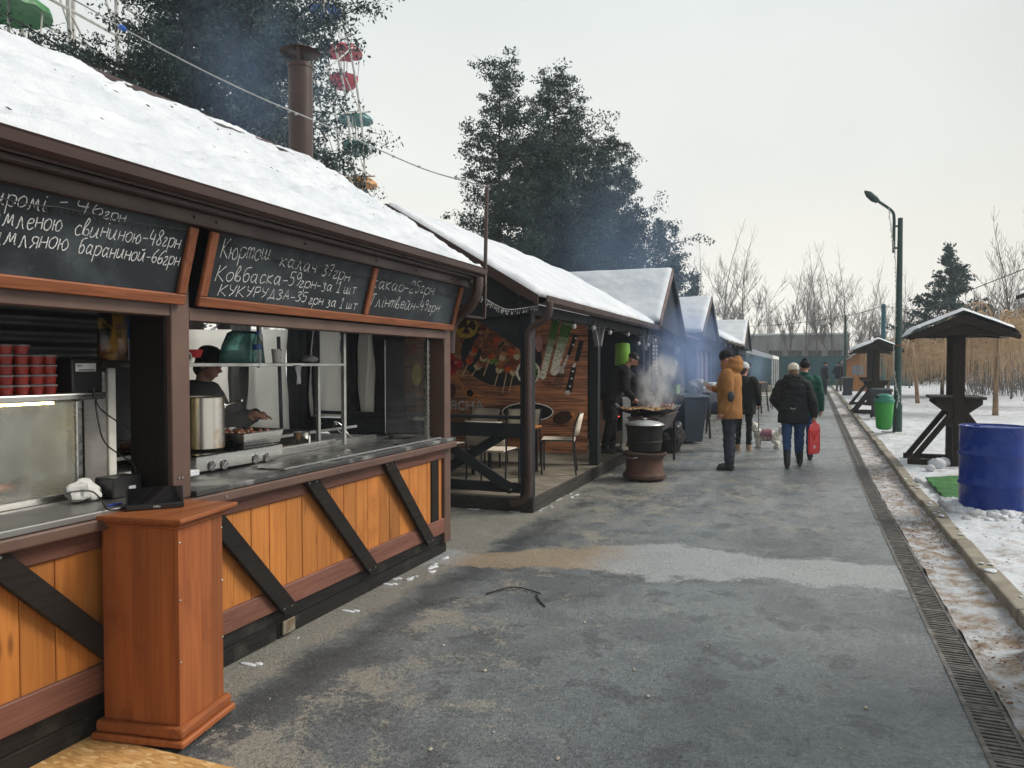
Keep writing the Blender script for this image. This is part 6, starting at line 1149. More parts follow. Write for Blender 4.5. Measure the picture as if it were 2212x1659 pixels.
# bare trees
def bare_meshes(seed, H, up=.75, levels=5, r0=.14, fork=3, twig=.012, spread=.55):
    rng = random.Random(seed); big = MB(); small = MB()
    def grow(p, d, L_, r, lv, side=0):
        n = 3; pts = [p]; q = p; dd_ = d.copy(); w_ = .05 if side == 0 else .11
        for i in range(n): dd_ = (dd_+Vector((rng.gauss(0, w_), rng.gauss(0, w_), (.02+.05*side)*up))).normalized(); q = q+dd_*(L_/n); pts.append(q)
        (big if side == 0 and lv > 1 else small).tube(pts, [max(twig, r*(1-.28*i/n)) for i in range(n+1)], 6 if side == 0 else 3, cap=False)
        if lv <= 0: return
        if side == 0: grow(q, dd_, L_*.84, r*.72, lv-1, 0)
        elif lv > 1: grow(q, (dd_+Vector((rng.gauss(0, .15), rng.gauss(0, .15), .1))).normalized(), L_*.75, r*.7, lv-1, side)
        for k in range(fork+(rng.random() < .5)-(1 if lv >= levels else 0)):
            f = rng.uniform(.25, 1.0) if lv < levels else rng.uniform(.7, 1); i = min(n-1, int(f*n)); s = pts[i].lerp(pts[i+1], min(1, f*n-i)); a = rng.random()*6.283; ax = Vector((math.cos(a), math.sin(a), 0)); nd_ = (dd_+ax*spread*rng.uniform(1.0, 1.9)+Vector((0, 0, .12*up))).normalized(); grow(s, nd_, L_*rng.uniform(.55, .95)*(.8 if side else 1), r*(.42 if side == 0 else .55), lv-2 if side == 0 else lv-1, side+1)
    grow(Vector((0, 0, 0)), Vector((0, 0, 1)), H*.24, r0, levels); return big.mesh('trunk', M_barkgrey), small.mesh('crown', M_twig)
protos = [bare_meshes(21, 9, .8, 7, .075, 2, .006, .46), bare_meshes(25, 9, 1.0, 7, .065, 2, .006, .38), bare_meshes(23, 8, .7, 7, .07, 2, .006, .55), bare_meshes(24, 6, .9, 7, .045, 2, .005, .46)]
def bare(label, px, Y, H, k, rz, group='bare trees beyond the street', base=9.0):
    p = PY(px, 790, Y); t = thing('bare_tree', label, 'tree', (p.x, Y, 0), group); s = H/(protos[k][2] if len(protos[k]) > 2 else base)
    for nm, me in zip(('trunk', 'crown'), protos[k][:2]): o = bpy.data.objects.new(nm, me); COL.objects.link(o); o.parent = t
    t.scale = (s, s, s); t.rotation_euler = (0, 0, rz); return t
zz = [max(v.co.z for m_ in pr_ for v in m_.vertices) for pr_ in protos]; protos = [(a, b, z) for (a, b), z in zip(protos, zz)]
spec = [(1560, 66, 470, 0), (1520, 70, 500, 1), (1610, 68, 480, 2), (1655, 85, 590, 1), (1705, 62, 545, 1), (1740, 68, 515, 0), (1768, 62, 520, 1), (1800, 66, 515, 0), (1838, 64, 525, 2), (1872, 70, 560, 1), (1905, 60, 570, 3), (1945, 66, 600, 2), (1965, 52, 580, 3), (2090, 60, 650, 2), (2150, 40, 520, 3), (2185, 38, 470, 3), (2215, 36, 440, 3), (2240, 37, 430, 1), (2125, 44, 560, 3), (1985, 72, 640, 3), (2010, 62, 690, 3), (1585, 90, 560, 3)]
what = ['the last stall gable', 'the small bluish conifer', 'the white marquee roof', 'the far concrete building', 'the roof of the concrete building', 'the teal fence middle', 'the black coated walker', 'the two distant men', 'the thin green lamp post', 'the kiosk roof', 'the teal utility post', 'the bent lamp arm', 'the pine on its street side', 'the pine on its far side', 'the roofed standing table', 'the woodland edge', 'the weeping tree crowns', 'the thicket end', 'the pine foot', 'the lamp post foot', 'the wires', 'the marquee ridge']
for i, (px, Y, yt, k) in enumerate(spec): bare(('tall bare grey tree rising behind ' if yt < 560 else 'small bare grey tree standing behind ')+what[i], px, Y, PY(px, yt, Y).z, k, i*1.3)
# a thicket of twigs at the wood's edge
rng = random.Random(8); m = MB()
for i in range(3200):
    px = rng.uniform(1480, 2330); Y = rng.uniform(60, 84) if px < 2090 else rng.uniform(40, 66); p = PY(px, 790, Y); h = rng.uniform(.8, 4.2)*(1.25 if px > 1880 else .9); a = Vector((rng.gauss(0, .25), rng.gauss(0, .25), 1)).normalized(); q = Vector((p.x, Y, 0)); mid = q+a*h*.6+Vector((rng.gauss(0, .12), 0, 0)); e_ = mid+(a+Vector((rng.gauss(0, .5), 0, 0))).normalized()*h*.5; m.tube([q, mid, e_], [.015, .010, .006], 3, cap=False)
    if i % 2: m.tube([mid, mid+Vector((rng.gauss(0, .5), rng.gauss(0, .3), rng.uniform(.3, 1.1)))], [.014, .006], 3, cap=False)
kind(m.build('undergrowth', M_twig), 'stuff', 'grey brown thicket of bare twigs at the edge of the woods')
# weeping trees
M_weep = pm('straw_coloured_twigs', (.56, .40, .24), .85, 0, (.40, .27, .155), 3, 40, .2); M_weepbark = pm('pale_brown_bark', (.30, .19, .11), .85, 0, (.18, .12, .075), 6, 40, .5)
def weeping(label, px, py, rad, top, seed, lean=0):
    p = G(px, py, .1); rng = random.Random(seed); t = thing('weeping_tree', label, 'tree', p, 'weeping trees on the snow'); hd = p+V(lean, 0, top*.78); tr = MB(); tr.tube(cr([p, p+V(lean*.3, 0, top*.4), hd], 4), [.085, .08, .075, .07, .065, .065, .065, .06, .07], 10); tr.build('trunk', M_weepbark, t, smooth='all'); lb2 = MB(); st = MB()
    for i in range(26):
        a = rng.random()*6.283; r1 = rad*rng.uniform(.5, 1.05); d = V(math.cos(a), math.sin(a), 0); ztop = (top*rng.uniform(.82, 1.08)*(1.12-.28*(r1/rad)**2))-hd.z+p.z
        arch = cr([hd, hd+d*r1*.3+V(0, 0, ztop*.8), hd+d*r1*.65+V(0, 0, ztop*.9), hd+d*r1+V(0, 0, ztop*.3)], 5); lb2.tube(arch, [.03*(1-k/len(arch))+.009 for k in range(len(arch))], 5)
        for k in range(20):
            q = arch[rng.randrange(2, len(arch))]; o_ = q+V(rng.gauss(0, .09), rng.gauss(0, .09), 0); zl = rng.uniform(.12, .75)**.8*(top*.75); dx, dy = rng.gauss(0, .2)+d.x*.15, rng.gauss(0, .2)+d.y*.15; ze = max(.45+rng.random()*.8, o_.z-zl); L_ = o_.z-ze; st.tube(cr([q, o_+V(dx*.6, dy*.6, .04), o_+V(dx*1.2, dy*1.2, -L_*.35), o_+V(dx*1.3+rng.gauss(0, .05), dy*1.3, -L_)], 2), [.007, .007, .006, .006, .005, .004, .003], 3, cap=False)
    lb2.build('limb', M_weep, t); st.build('crown', M_weep, t)
weeping('weeping tree with pale straight trunk behind the blue drum', 2150, 897, 1.9, 3.0, 1); weeping('weeping tree with leaning trunk between lamp post and standing table', 1982, 871, 1.75, 2.45, 2, -.25); weeping('straw coloured weeping tree at the edge of the snowy park', 2245, 880, 2.2, 3.3, 3); weeping('small weeping tree behind the green litter bin', 1918, 857, 1.5, 2.25, 4); weeping('weeping tree farther across the snowy park lawn', 2080, 860, 2.0, 2.6, 6)
# ================================================================== GRILLS AND BINS BY THE STALLS
cb = G(1392, 1036); stn = thing('wheel_rim_stove', 'rusty wheel rim used as a stand under the black cauldron', 'stove', cb)
rp_ = [(.285, .0), (.30, .015), (.30, .05), (.27, .075), (.255, .10), (.25, .25), (.262, .29), (.295, .315), (.305, .335), (.305, .355), (.285, .36), (.275, .335), (.235, .30), (.23, .10), (.22, .03)]
MB().lathe(rp_, cb+V(0, 0, .03), 44).build('rim', M_rust, stn, smooth=35); m = MB()
for k in range(3): a = k*2.1; m.cyl(cb+V(.2*math.cos(a), .2*math.sin(a), 0), cb+V(.2*math.cos(a), .2*math.sin(a), .06), .02, n=8)
m.build('foot', M_rust, stn); h_ = MB(); h_.tube(cr([cb+V(-.24, -.16, .34), cb+V(-.22, -.24, .33), cb+V(-.10, -.31, .33), cb+V(-.04, -.29, .34)], 4), .008, 6); h_.build('handle', M_steeldull, stn)
cz = .392; cau = thing('cauldron', 'black iron cauldron with pale domed lid on the wheel rim', 'cauldron', cb+V(0, 0, cz)); MB().lathe([(.20, .0), (.222, .02), (.232, .12), (.237, .135), (.245, .14), (.245, .152), (.238, .158), (.252, .34), (.268, .36), (.27, .37), (.255, .372), (.24, .34), (.21, .03), (0, .03)], cb+V(0, 0, cz), 44).build('vessel', M_blackmetal, cau, smooth=35)
MB().lathe([(.272, .374), (.268, .382), (.20, .412), (.10, .43), (0, .436)], cb+V(0, 0, cz), 44).build('lid', pm('scuffed_aluminium', (.55, .55, .54), .4, .8, (.4, .4, .39), 5), cau, smooth='all'); MB().lathe([(.012, .434), (.012, .45), (.035, .452), (.035, .466), (0, .468)], cb+V(0, 0, cz), 16).build('knob', M_steel, cau, smooth=40)
# brazier trough with a wide saj pan
gx0, gx1, gy0, gy1 = -2.42, -1.98, 10.95, 12.75; M_braz = pm('heat_stained_steel', (.06, .066, .075), .5, .4, (.12, .06, .04), 3, 60, .2)
brz = thing('brazier', 'long grey steel brazier on thin legs in front of the pavilion', 'brazier', (-2.2, 11.85, 0)); b = MB(); b.add([(gx0+.08, gy0, .56), (gx1-.08, gy0, .56), (gx1, gy0, .80), (gx0, gy0, .80), (gx0+.08, gy1, .56), (gx1-.08, gy1, .56), (gx1, gy1, .80), (gx0, gy1, .80)], [(0, 1, 2, 3), (5, 4, 7, 6), (4, 0, 3, 7), (1, 5, 6, 2), (4, 5, 1, 0)]); b.build('trough', M_braz, brz); b = MB(); b.b(gx0-.02, gx0+.02, gy0-.02, gy1+.02, .80, .815).b(gx1-.02, gx1+.02, gy0-.02, gy1+.02, .80, .815).b(gx0+.021, gx1-.021, gy0-.02, gy0+.02, .80, .815).b(gx0+.021, gx1-.021, gy1-.02, gy1+.02, .80, .815); b.build('flange', M_braz, brz)
for yy in (gy0+.35, gy1-.08):
    for xx in (gx0+.06, gx1-.04): MB().b(xx-.018, xx+.018, yy-.018, yy+.018, 0, .80).build('leg', M_blackmetal, brz)
b = MB()
for i in range(160): b.ell((random.uniform(gx0+.07, gx1-.07), random.uniform(gy0+.05, gy1-.05), .66+random.uniform(0, .03)), (random.uniform(.02, .045), random.uniform(.02, .04), .025), 6, 4)
o_ = b.build('charcoal', pm('charcoal_lumps', (.03, .028, .027), .9, 0, (.16, .15, .15), 20)); kind(o_, 'stuff', 'grey ashy charcoal lumps in the long brazier')
wp = V(-2.24, 11.45, .80); wok = thing('saj_pan', 'wide shallow black pan steaming on the brazier', 'pan', wp); n_ = 44; pr_ = [(.10, .018), (.30, .05), (.44, .11), (.475, .125), (.46, .13), (.43, .122), (.29, .066), (.0, .04)]; w = MB(); w.lathe(pr_, wp, n_); w.v = [(x, y, z+.014*math.sin(7*math.atan2(y-wp.y, x-wp.x))*(1 if math.hypot(x-wp.x, y-wp.y) > .40 else 0)) for x, y, z in w.v]; w.build('dish', M_blackmetal, wok, smooth=50)
for a in (2.9, -.2): c_ = wp+V(.47*math.cos(a), .47*math.sin(a), .13); MB().tube(cr([c_+V(0, -.06, 0), c_+V(.05*math.cos(a), -.04, .05), c_+V(.05*math.cos(a), .04, .05), c_+V(0, .06, 0)], 4), .008, 6).build('handle', M_steeldull, wok)
fd = MB()
for i in range(230):
    a, r_ = random.random()*6.28, .40*math.sqrt(random.random()); fd.ell(wp+V(r_*math.cos(a), r_*math.sin(a), .085+.03*r_+random.uniform(0, .03)), (random.uniform(.02, .045), random.uniform(.015, .035), random.uniform(.012, .02)), 6, 4)
kind(fd.build('fried_food', pm('fried_potato', (.45, .30, .13), .5, 0, (.32, .13, .05), 30, 60, .3), smooth='all'), 'stuff', 'fried potatoes and meat heaped in the wide black pan')
ty_ = 12.3; tr2 = thing('steel_tray', 'deep steel tray of meat on the far end of the brazier', 'tray', (-2.2, ty_, .816)); traymesh(-2.44, -1.96, 12.02, 12.72, .82, .92).build('pan', M_steel, tr2, .003)
fd = MB()
for i in range(60): fd.ell((random.uniform(-2.38, -2.02), random.uniform(12.08, 12.66), .90+random.uniform(0, .03)), (.04, .035, .025), 6, 4)
kind(fd.build('meat_pieces', M_meat, smooth='all'), 'stuff', 'dark red meat pieces in the deep steel tray')
bp = G(1492, 958); wheelie((bp.x-.05, bp.y+.1, 0), R_(35), .97, 'blue grey wheelie bin with black bag folded over its rim', pm('blue_grey_plastic', (.045, .062, .09), .45, 0, (.035, .05, .075), 3, 90, .05))
sk = MB(); sk.ell((0, 0, 0), (.26, .24, .30), 28, 20); sk.v = [tuple(Vector(v)*(1+.30*mnoise.noise(Vector(v)*7))+V(-2.25, 13.75, .27)) for v in sk.v]; tag(sk.build('rubbish_bag', pm('black_bin_liner', (.010, .010, .012), .22, 0, None, 6, 30, .5), smooth='all'), 'shiny black rubbish bag slumped under the brazier end', 'rubbish bag')
# combi oven behind the chef
cv = thing('steel_cabinet', 'upright steel kitchen cabinet with control strip beside the cook', 'cabinet', (-2.95, 12.75, DZ)); MB().b(-3.35, -2.85, 12.5, 13.1, DZ+.10, DZ+.88).build('body', M_steeldull, cv, .006); MB().b(-3.0, -2.86, 12.488, 12.499, DZ+.32, DZ+.80).build('control_strip', M_black, cv); MB().b(-2.95, -2.91, 12.484, 12.4875, DZ+.56, DZ+.575).build('indicator', emis('red_indicator', (1, .05, .02), 2), cv); m = MB()
for xx in (-3.3, -2.9):
    for yy in (12.55, 13.05): m.cyl((xx, yy, DZ), (xx, yy, DZ+.10), .018, n=8)
m.build('foot', M_black, cv); gb = V(-2.98, 13.0, DZ+.88); m = MB(); m.lathe([(.02, .05), (.02, .55)], gb, 8) ; st_ = thing('sauce_dispenser', 'lime green lidded barrel on a thin stand behind the cook', 'barrel', gb); m.b(gb.x-.1, gb.x+.1, gb.y-.1, gb.y+.1, gb.z, gb.z+.05); m.build('stand', M_steeldull, st_); MB().lathe([(.12, .55), (.135, .57), (.13, .90), (.115, .94), (0, .95)], gb, 26).build('vessel', pm('lime_plastic', (.20, .46, .02), .45, 0, (.16, .38, .02), 3), st_, smooth=40)
# crates and boxes at the next stall
crt = thing('plastic_crate', 'pale green plastic crate on the stall counter in the smoke', 'crate', PX(1445, 838, -2.68)); c_ = crt.location; z0 = .93
for k in range(5): MB().b(c_.x-.20, c_.x+.20, c_.y-.26, c_.y-.245, z0+.005+k*.05, z0+.04+k*.05).build('slat', pm('pale_green_plastic', (.28, .42, .14), .5) if k == 0 else MATS['pale_green_plastic'], crt)
MB().b(c_.x-.2, c_.x+.2, c_.y-.244, c_.y+.25, z0, z0+.02).build('base', MATS['pale_green_plastic'], crt); [MB().b(c_.x+a, c_.x+a+.015, c_.y-.244, c_.y+.25, z0+.021, z0+.24).build('side', MATS['pale_green_plastic'], crt) for a in (-.2, .185)]
def brazier2(label, x, y, ang, L_, z=.78, mat=M_blackmetal):
    t = thing('charcoal_grill', label, 'grill', (0, 0, 0)); b = MB(); b.b(-L_/2, L_/2, -.2, .2, z-.02, z).b(-L_/2, L_/2, -.2, -.18, z, z+.2).b(-L_/2, L_/2, .18, .2, z, z+.2).b(-L_/2, -L_/2+.02, -.179, .179, z, z+.2).b(L_/2-.02, L_/2, -.179, .179, z, z+.2); b.build('trough', mat, t, .004); b = MB()
    for sx in (-1, 1):
        for sy in (-1, 1): MB().beam((sx*(L_/2-.05), sy*.15, z), (sx*(L_/2+.02), sy*.22, 0), .035, .035).build('leg', mat, t)
    b = MB()
    for i in range(16): b.tube([(-L_/2+.05+i*(L_-.1)/15, -.19, z+.205), (-L_/2+.05+i*(L_-.1)/15, .26, z+.205)], .005, 4)
    b.build('skewer', M_steeldull, t); b = MB()
    for i in range(16):
        for k in range(5): b.ell((-L_/2+.05+i*(L_-.1)/15, -.13+.065*k, z+.21), (.03, .03, .026), 6, 4)
    b.build('meat', M_meat, t, smooth='all'); t.location = (x, y, 0); t.rotation_euler = (0, 0, ang); return t
brazier2('black charcoal grill on splayed legs just past the wheelie bin', -2.0, 17.3, R_(82), 1.3)
brazier2('black charcoal grill with skewers before the white marquee', -1.42, 26.4, R_(85), 1.6)
fb_ = thing('foam_box', 'white foam box wrapped in clear film on the black grill', 'box', (-2.08, 17.35, 1.0)); MB().b(-2.28, -1.88, 16.95, 17.65, .998, 1.16).build('body', M_white, fb_, .01); MB().b(-2.3, -1.86, 16.93, 17.67, 1.161, 1.19).build('lid', M_white, fb_, .01)
sk = MB(); sk.ell((0, 0, 0), (.2, .26, .16), 22, 14); sk.v = [tuple(Vector(v)*(1+.4*mnoise.noise(Vector(v)*9))+V(-2.15, 16.6, 1.12)) for v in sk.v]; tag(sk.build('cellophane_bag', glass('crinkled_film', (.85, .88, .9), .45, .12, (.6, .6, .62)), smooth=30), 'crinkled clear plastic bag beside the white foam box', 'bag')
# white chairs before the marquee
ch1 = copy_tree(ch0); ch1['label'] = 'pale chair standing by the marquee poles'; ch1['group'] = 'pale chairs by the marquee'; ch1.location = (-1.25, 31.0, 0); ch1.rotation_euler = (0, 0, R_(150)); ch2 = copy_tree(ch0); ch2['label'] = 'pale chair tucked behind the far charcoal grill'; ch2['group'] = 'pale chairs by the marquee'; ch2.location = (-1.3, 28.7, 0); ch2.rotation_euler = (0, 0, R_(100))
# ================================================================== PEOPLE
def blob(name, mb, mat, parent, voxel=.011, it=5, wr=0.0, wsc=(9, 9, 14), seed=0.):
    me0 = mb.mesh('tmp', mat); o = bpy.data.objects.new('tmp', me0); COL.objects.link(o); r = o.modifiers.new('r', 'REMESH'); r.mode = 'VOXEL'; r.voxel_size = voxel; s = o.modifiers.new('s', 'SMOOTH'); s.iterations = it; s.factor = .5
    me = evaluated(o); bpy.data.objects.remove(o); bpy.data.meshes.remove(me0); me.name = name
    if not me.materials: me.materials.append(mat)
    if wr:
        n = len(me.vertices); co = np.empty(n*3, np.float32); me.vertices.foreach_get('co', co); co = co.reshape(-1, 3); nr = np.empty(n*3, np.float32); me.vertices.foreach_get('normal', nr); nr = nr.reshape(-1, 3)
        d = np.array([mnoise.fractal(Vector((c[0]*wsc[0], c[1]*wsc[1], c[2]*wsc[2]+seed)), .7, 2.2, 3) for c in co]); co += nr*(d*wr)[:, None]; me.vertices.foreach_set('co', co.ravel())
    return link(bpy.data.objects.new(name, me), parent, smooth='all')
def limb(mb, pts, rs, n=12):
    mb.tube(pts, rs, n)
    for p, r in zip(pts, rs): mb.ell(p, (r*.995, r*.995, r*.995), 10, 7)
def hand(mb, w, d, palm, curl=.5, thumb=1, s=1.0):
    """w wrist, d pointing direction, palm = palm normal"""
    d = Vector(d).normalized(); pn = Vector(palm); pn = (pn-d*pn.dot(d)).normalized(); sd = d.cross(pn); w = Vector(w)
    mb.tube([w-d*.02, w+d*.03*s, w+d*.075*s, w+d*.095*s], [.024*s, .030*s, .036*s, .030*s], 10); mb.ell(w+d*.055*s, (.034*s, .034*s, .034*s), 10, 7)
    for k, (o, L_) in enumerate(((-.030, .066), (-.010, .078), (.011, .072), (.030, .056))):
        b = w+d*.088*s+sd*o*s; p1 = b+(d*math.cos(curl*.6)+pn*math.sin(curl*.6))*L_*.5*s; p2 = p1+(d*math.cos(curl*1.5)+pn*math.sin(curl*1.5))*L_*.5*s; limb(mb, [b, p1, p2], [.0105*s, .0095*s, .008*s], 8)
    b = w+d*.03*s-sd*.028*s*thumb; p1 = b+(d*.7-sd*.75*thumb+pn*.35).normalized()*.042*s; p2 = p1+(d*.95-sd*.2*thumb+pn*.3).normalized()*.03*s; limb(mb, [b, p1, p2], [.013*s, .0115*s, .0095*s], 8)
def person(label, loc, rz, H=1.75, lean=0.0, head_pitch=0.0, head_yaw=0.0, arms=None, legs=None, top=None, bottom=None, shoe=None, hat=None, skin=M_skin, bulk=1.0, hem=.80, hands=None, vox=.011, hair=None, scarf=None, sleeve_end=1.0, extras=None, seed=0., shoes_mat=None, boot=.12, hatstyle='beanie', hood=None, collar=None, sw=.185, wrk=.010, wsc=(9, 9, 17)):
    """local axes: x to the person's right hand, y forward, z up; sizes for a 1.75 m figure"""
    t = thing('person', label, 'person', (0, 0, 0)); Lm = Matrix.Rotation(-lean, 4, 'X'); pel = Vector((0, 0, .95))
    def U(p): return pel + (Lm @ (Vector(p)-pel).to_4d()).to_3d()
    def upper(mb, k0): mb.v[k0:] = [tuple(U(v)) for v in mb.v[k0:]]
    A = {'r': [(.19, 0, 1.42), (.25, -.02, 1.14), (.27, .05, .90)], 'l': [(-.19, 0, 1.42), (-.25, -.02, 1.14), (-.27, .05, .90)]}; A.update(arms or {})
    Lg = {'r': [(.095, 0, .93), (.105, .02, .50), (.11, 0, .09)], 'l': [(-.095, 0, .93), (-.105, .02, .50), (-.11, 0, .09)]}; Lg.update(legs or {})
    sh_ = {k: U((sw if k == 'r' else -sw, -.01, 1.415)) for k in 'rl'}; Ap = {k: [sh_[k]]+[Vector(p) for p in A[k][1:]] for k in 'rl'}; Lp = {k: [Vector(p) for p in Lg[k]] for k in 'rl'}
    hc = U((0, .03, 1.635)); HR = Matrix.Rotation(head_yaw, 3, 'Z') @ Matrix.Rotation(-lean*.5-head_pitch, 3, 'X')
    def HP(p): return hc + HR @ Vector(p)
    b = MB()
    b.ell(HP((0, 0, .03)), (.075, .094, .088), 18, 12, HR); b.ell(HP((0, .025, -.045)), (.056, .062, .072), 14, 10, HR); b.ell(HP((0, .05, -.09)), (.032, .03, .024), 10, 7, HR)
    b.tube([HP((0, .075, .015)), HP((0, .108, -.022)), HP((0, .088, -.034))], [.010, .017, .011], 8)
    for s in (-1, 1): b.ell(HP((s*.078, -.01, -.015)), (.011, .02, .031), 8, 6, HR); b.ell(HP((s*.03, .078, .028)), (.022, .016, .010), 8, 6, HR)
    b.ell(HP((0, .088, -.062)), (.026, .012, .010), 8, 6, HR)
    b.tube([U((0, -.01, 1.40)), U((0, .0, 1.50)), HP((0, -.015, -.06))], [.062, .056, .052], 12)
    k0 = len(b.v); b.loft([(0, 0, .90, .15, .10), (0, 0, 1.0, .145, .095), (0, 0, 1.12, .13, .09), (0, 0, 1.28, .155, .10), (0, 0, 1.38, .165, .095), (0, 0, 1.44, .12, .07), (0, 0, 1.47, .06, .055)], 18); upper(b, k0)
    for k in 'rl':
        a = Ap[k]; limb(b, [a[0], a[0].lerp(a[1], .5), a[1], a[1].lerp(a[2], .4), a[2]], [.052, .045, .038, .037, .026], 10); l_ = Lp[k]; limb(b, [l_[0], l_[0].lerp(l_[1], .5), l_[1], l_[1].lerp(l_[2], .35), l_[2]], [.078, .062, .044, .046, .033], 12); b.tube([l_[2]+V(0, -.05, -.03), l_[2]+V(0, .05, -.04), l_[2]+V(0, .15, -.055)], [.035, .036, .025], 8)
        hd_ = (hands or {}).get(k); d_ = (a[2]-a[1]).normalized()
        if hd_ is None: hand(b, a[2], d_, V(-1 if k == 'r' else 1, .1, 0), .6, 1 if k == 'r' else -1)
        elif hd_ != 'none': hand(b, a[2], hd_[0], hd_[1], hd_[2], hd_[3] if len(hd_) > 3 else 1)
    blob('body', b, skin, t, max(.009, vox*.85), 3)
    e_ = MB()
    for s in (-1, 1): e_.ell(HP((s*.03, .084, .012)), (.012, .008, .007), 8, 6, HR)
    e_.build('eye', pm('dark_eye', (.03, .02, .018), .3) if 'dark_eye' not in MATS else MATS['dark_eye'], t, smooth='all')
    # trousers
    if bottom:
        c = MB(); c.loft([(0, 0, .84, .155, .115), (0, 0, .95, .165, .118), (0, 0, 1.04, .158, .11)], 18)
        for k in 'rl': l_ = Lp[k]; q = l_[2]+(l_[1]-l_[2]).normalized()*max(.02, boot-.10); w_ = bottom[1] if isinstance(bottom, tuple) else 1.0; limb(c, [l_[0], l_[0].lerp(l_[1], .5), l_[1], l_[1].lerp(q, .5), q], [.105*w_, .092*w_, .071*w_, .070*w_, .062*w_], 14)
        blob('trousers', c, bottom[0] if isinstance(bottom, tuple) else bottom, t, vox, 4, .012, (9, 9, 16), seed)
    # shoes
    for k in 'rl':
        l_ = Lp[k]; c = MB(); a = l_[2]; fy = (l_[2]-l_[1]); c.tube([a+V(0, -.045, -.055), a+V(0, .02, -.05), a+V(0, .11, -.06), a+V(0, .175, -.068)], [.040, .047, .045, .03], 12); sd_ = (l_[1]-a).normalized(); c.tube([a+V(0, -.01, -.05), a, a+sd_*(boot-.02)], [.05, .056, .064], 12); c.tube([a+V(0, -.06, -.083), a+V(0, .05, -.083), a+V(0, .18, -.083)], [.03, .034, .028], 10); s_ = blob('shoe', c, shoes_mat or M_black, t, min(vox, .011), 3)
    # jacket
    if top:
        c = MB(); k0 = len(c.v); B = bulk
        c.loft([(0, 0, hem, .205*B, .150*B), (0, 0, hem+.05, .205*B, .15*B), (0, 0, 1.02, .192*B, .145*B), (0, .0, 1.15, .190*B, .142*B), (0, .0, 1.28, .205*B, .148*B), (0, -.005, 1.38, .205*B, .135*B), (0, -.01, 1.455, .155*B, .105*B), (0, -.005, 1.50, .085, .08)], 22)
        if collar: c.loft([(0, -.005, 1.46, .095, .09), (0, .0, 1.52, .085, .085), (0, .005, 1.555, .082, .085)], 18)
        if lean:
            for i in range(k0, len(c.v)):
                v = Vector(c.v[i]); f = min(1, max(0, (v.z-.80)/.2)); c.v[i] = tuple(v.lerp(U(v), f))
        for k in 'rl': a = Ap[k]; e2 = a[1].lerp(a[2], sleeve_end); limb(c, [a[0]+V(0, 0, -.01), a[0].lerp(a[1], .5), a[1], a[1].lerp(e2, .5), e2], [.084*B, .077*B, .066*B, .060*B, .050*B], 14)
        if hood: hood(c, U, HP)
        blob('jacket', c, top, t, vox, 8, wrk*B, wsc, seed+3)
    if hat:
        c = MB()
        if hatstyle == 'beanie':
            c.ell(HP((0, -.012, .065)), (.092, .108, .085), 20, 12, HR); c.ell(HP((0, -.012, .035)), (.095, .111, .045), 20, 10, HR); blob('hat', c, hat, t, .009, 3, .003, (20, 20, 40))
        elif hatstyle == 'pointed':
            c.ell(HP((0, -.012, .055)), (.09, .106, .09), 20, 12, HR); c.ell(HP((0, -.03, .13)), (.05, .06, .05), 14, 9, HR); blob('hat', c, hat, t, .011, 3)
        elif hatstyle == 'cap':
            c.ell(HP((0, -.01, .055)), (.084, .102, .075), 20, 12, HR); c.ell(HP((0, .105, .045)), (.066, .075, .008), 18, 8, HR); blob('cap', c, hat, t, .007, 2)
    if hair:
        c = MB(); c.ell(HP((0, -.02, .025)), (.082, .095, .09), 16, 10, HR); c.ell(HP((0, -.05, -.04)), (.07, .055, .07), 14, 9, HR); blob('hair', c, hair, t, .011, 2, .006, (30, 30, 30))
    if extras: extras(t, U, HP, Ap, Lp, HR)
    s = H/1.755; t.scale = (s, s, s); t.location = loc; t.rotation_euler = (0, 0, rz); return t
def fabric(name, col, col2=None, rough=.85, bs=220, sc=5, bstr=.25): return pm(name, col, rough, 0, col2, sc, bs, bstr, spec=.25)
F_tan = fabric('tan_jacket', (.36, .17, .055), (.28, .125, .038)); F_jeans = fabric('dark_jeans', (.022, .028, .040), (.035, .045, .06)); F_blue = fabric('blue_jeans', (.028, .062, .16), (.045, .095, .22)); F_black = fabric('black_cloth', (.012, .012, .014), (.018, .018, .02)); F_cream = fabric('cream_knit', (.60, .56, .47), (.50, .46, .38), .9, 90, 5, .6); F_green = fabric('bottle_green_fleece', (.012, .075, .055), (.009, .055, .04)); F_grey = fabric('grey_sleeve', (.32, .33, .35)); F_khaki = fabric('khaki_camouflage', (.20, .19, .14), (.11, .115, .08), .85, 100, 22); F_navy = fabric('navy_cloth', (.014, .018, .03)); F_fur = fabric('black_fur', (.010, .010, .011), (.02, .02, .02), .95, 60, 20, 1.0); F_white = fabric('white_knit', (.70, .70, .70), (.58, .58, .58), .9, 90, 5, .6)
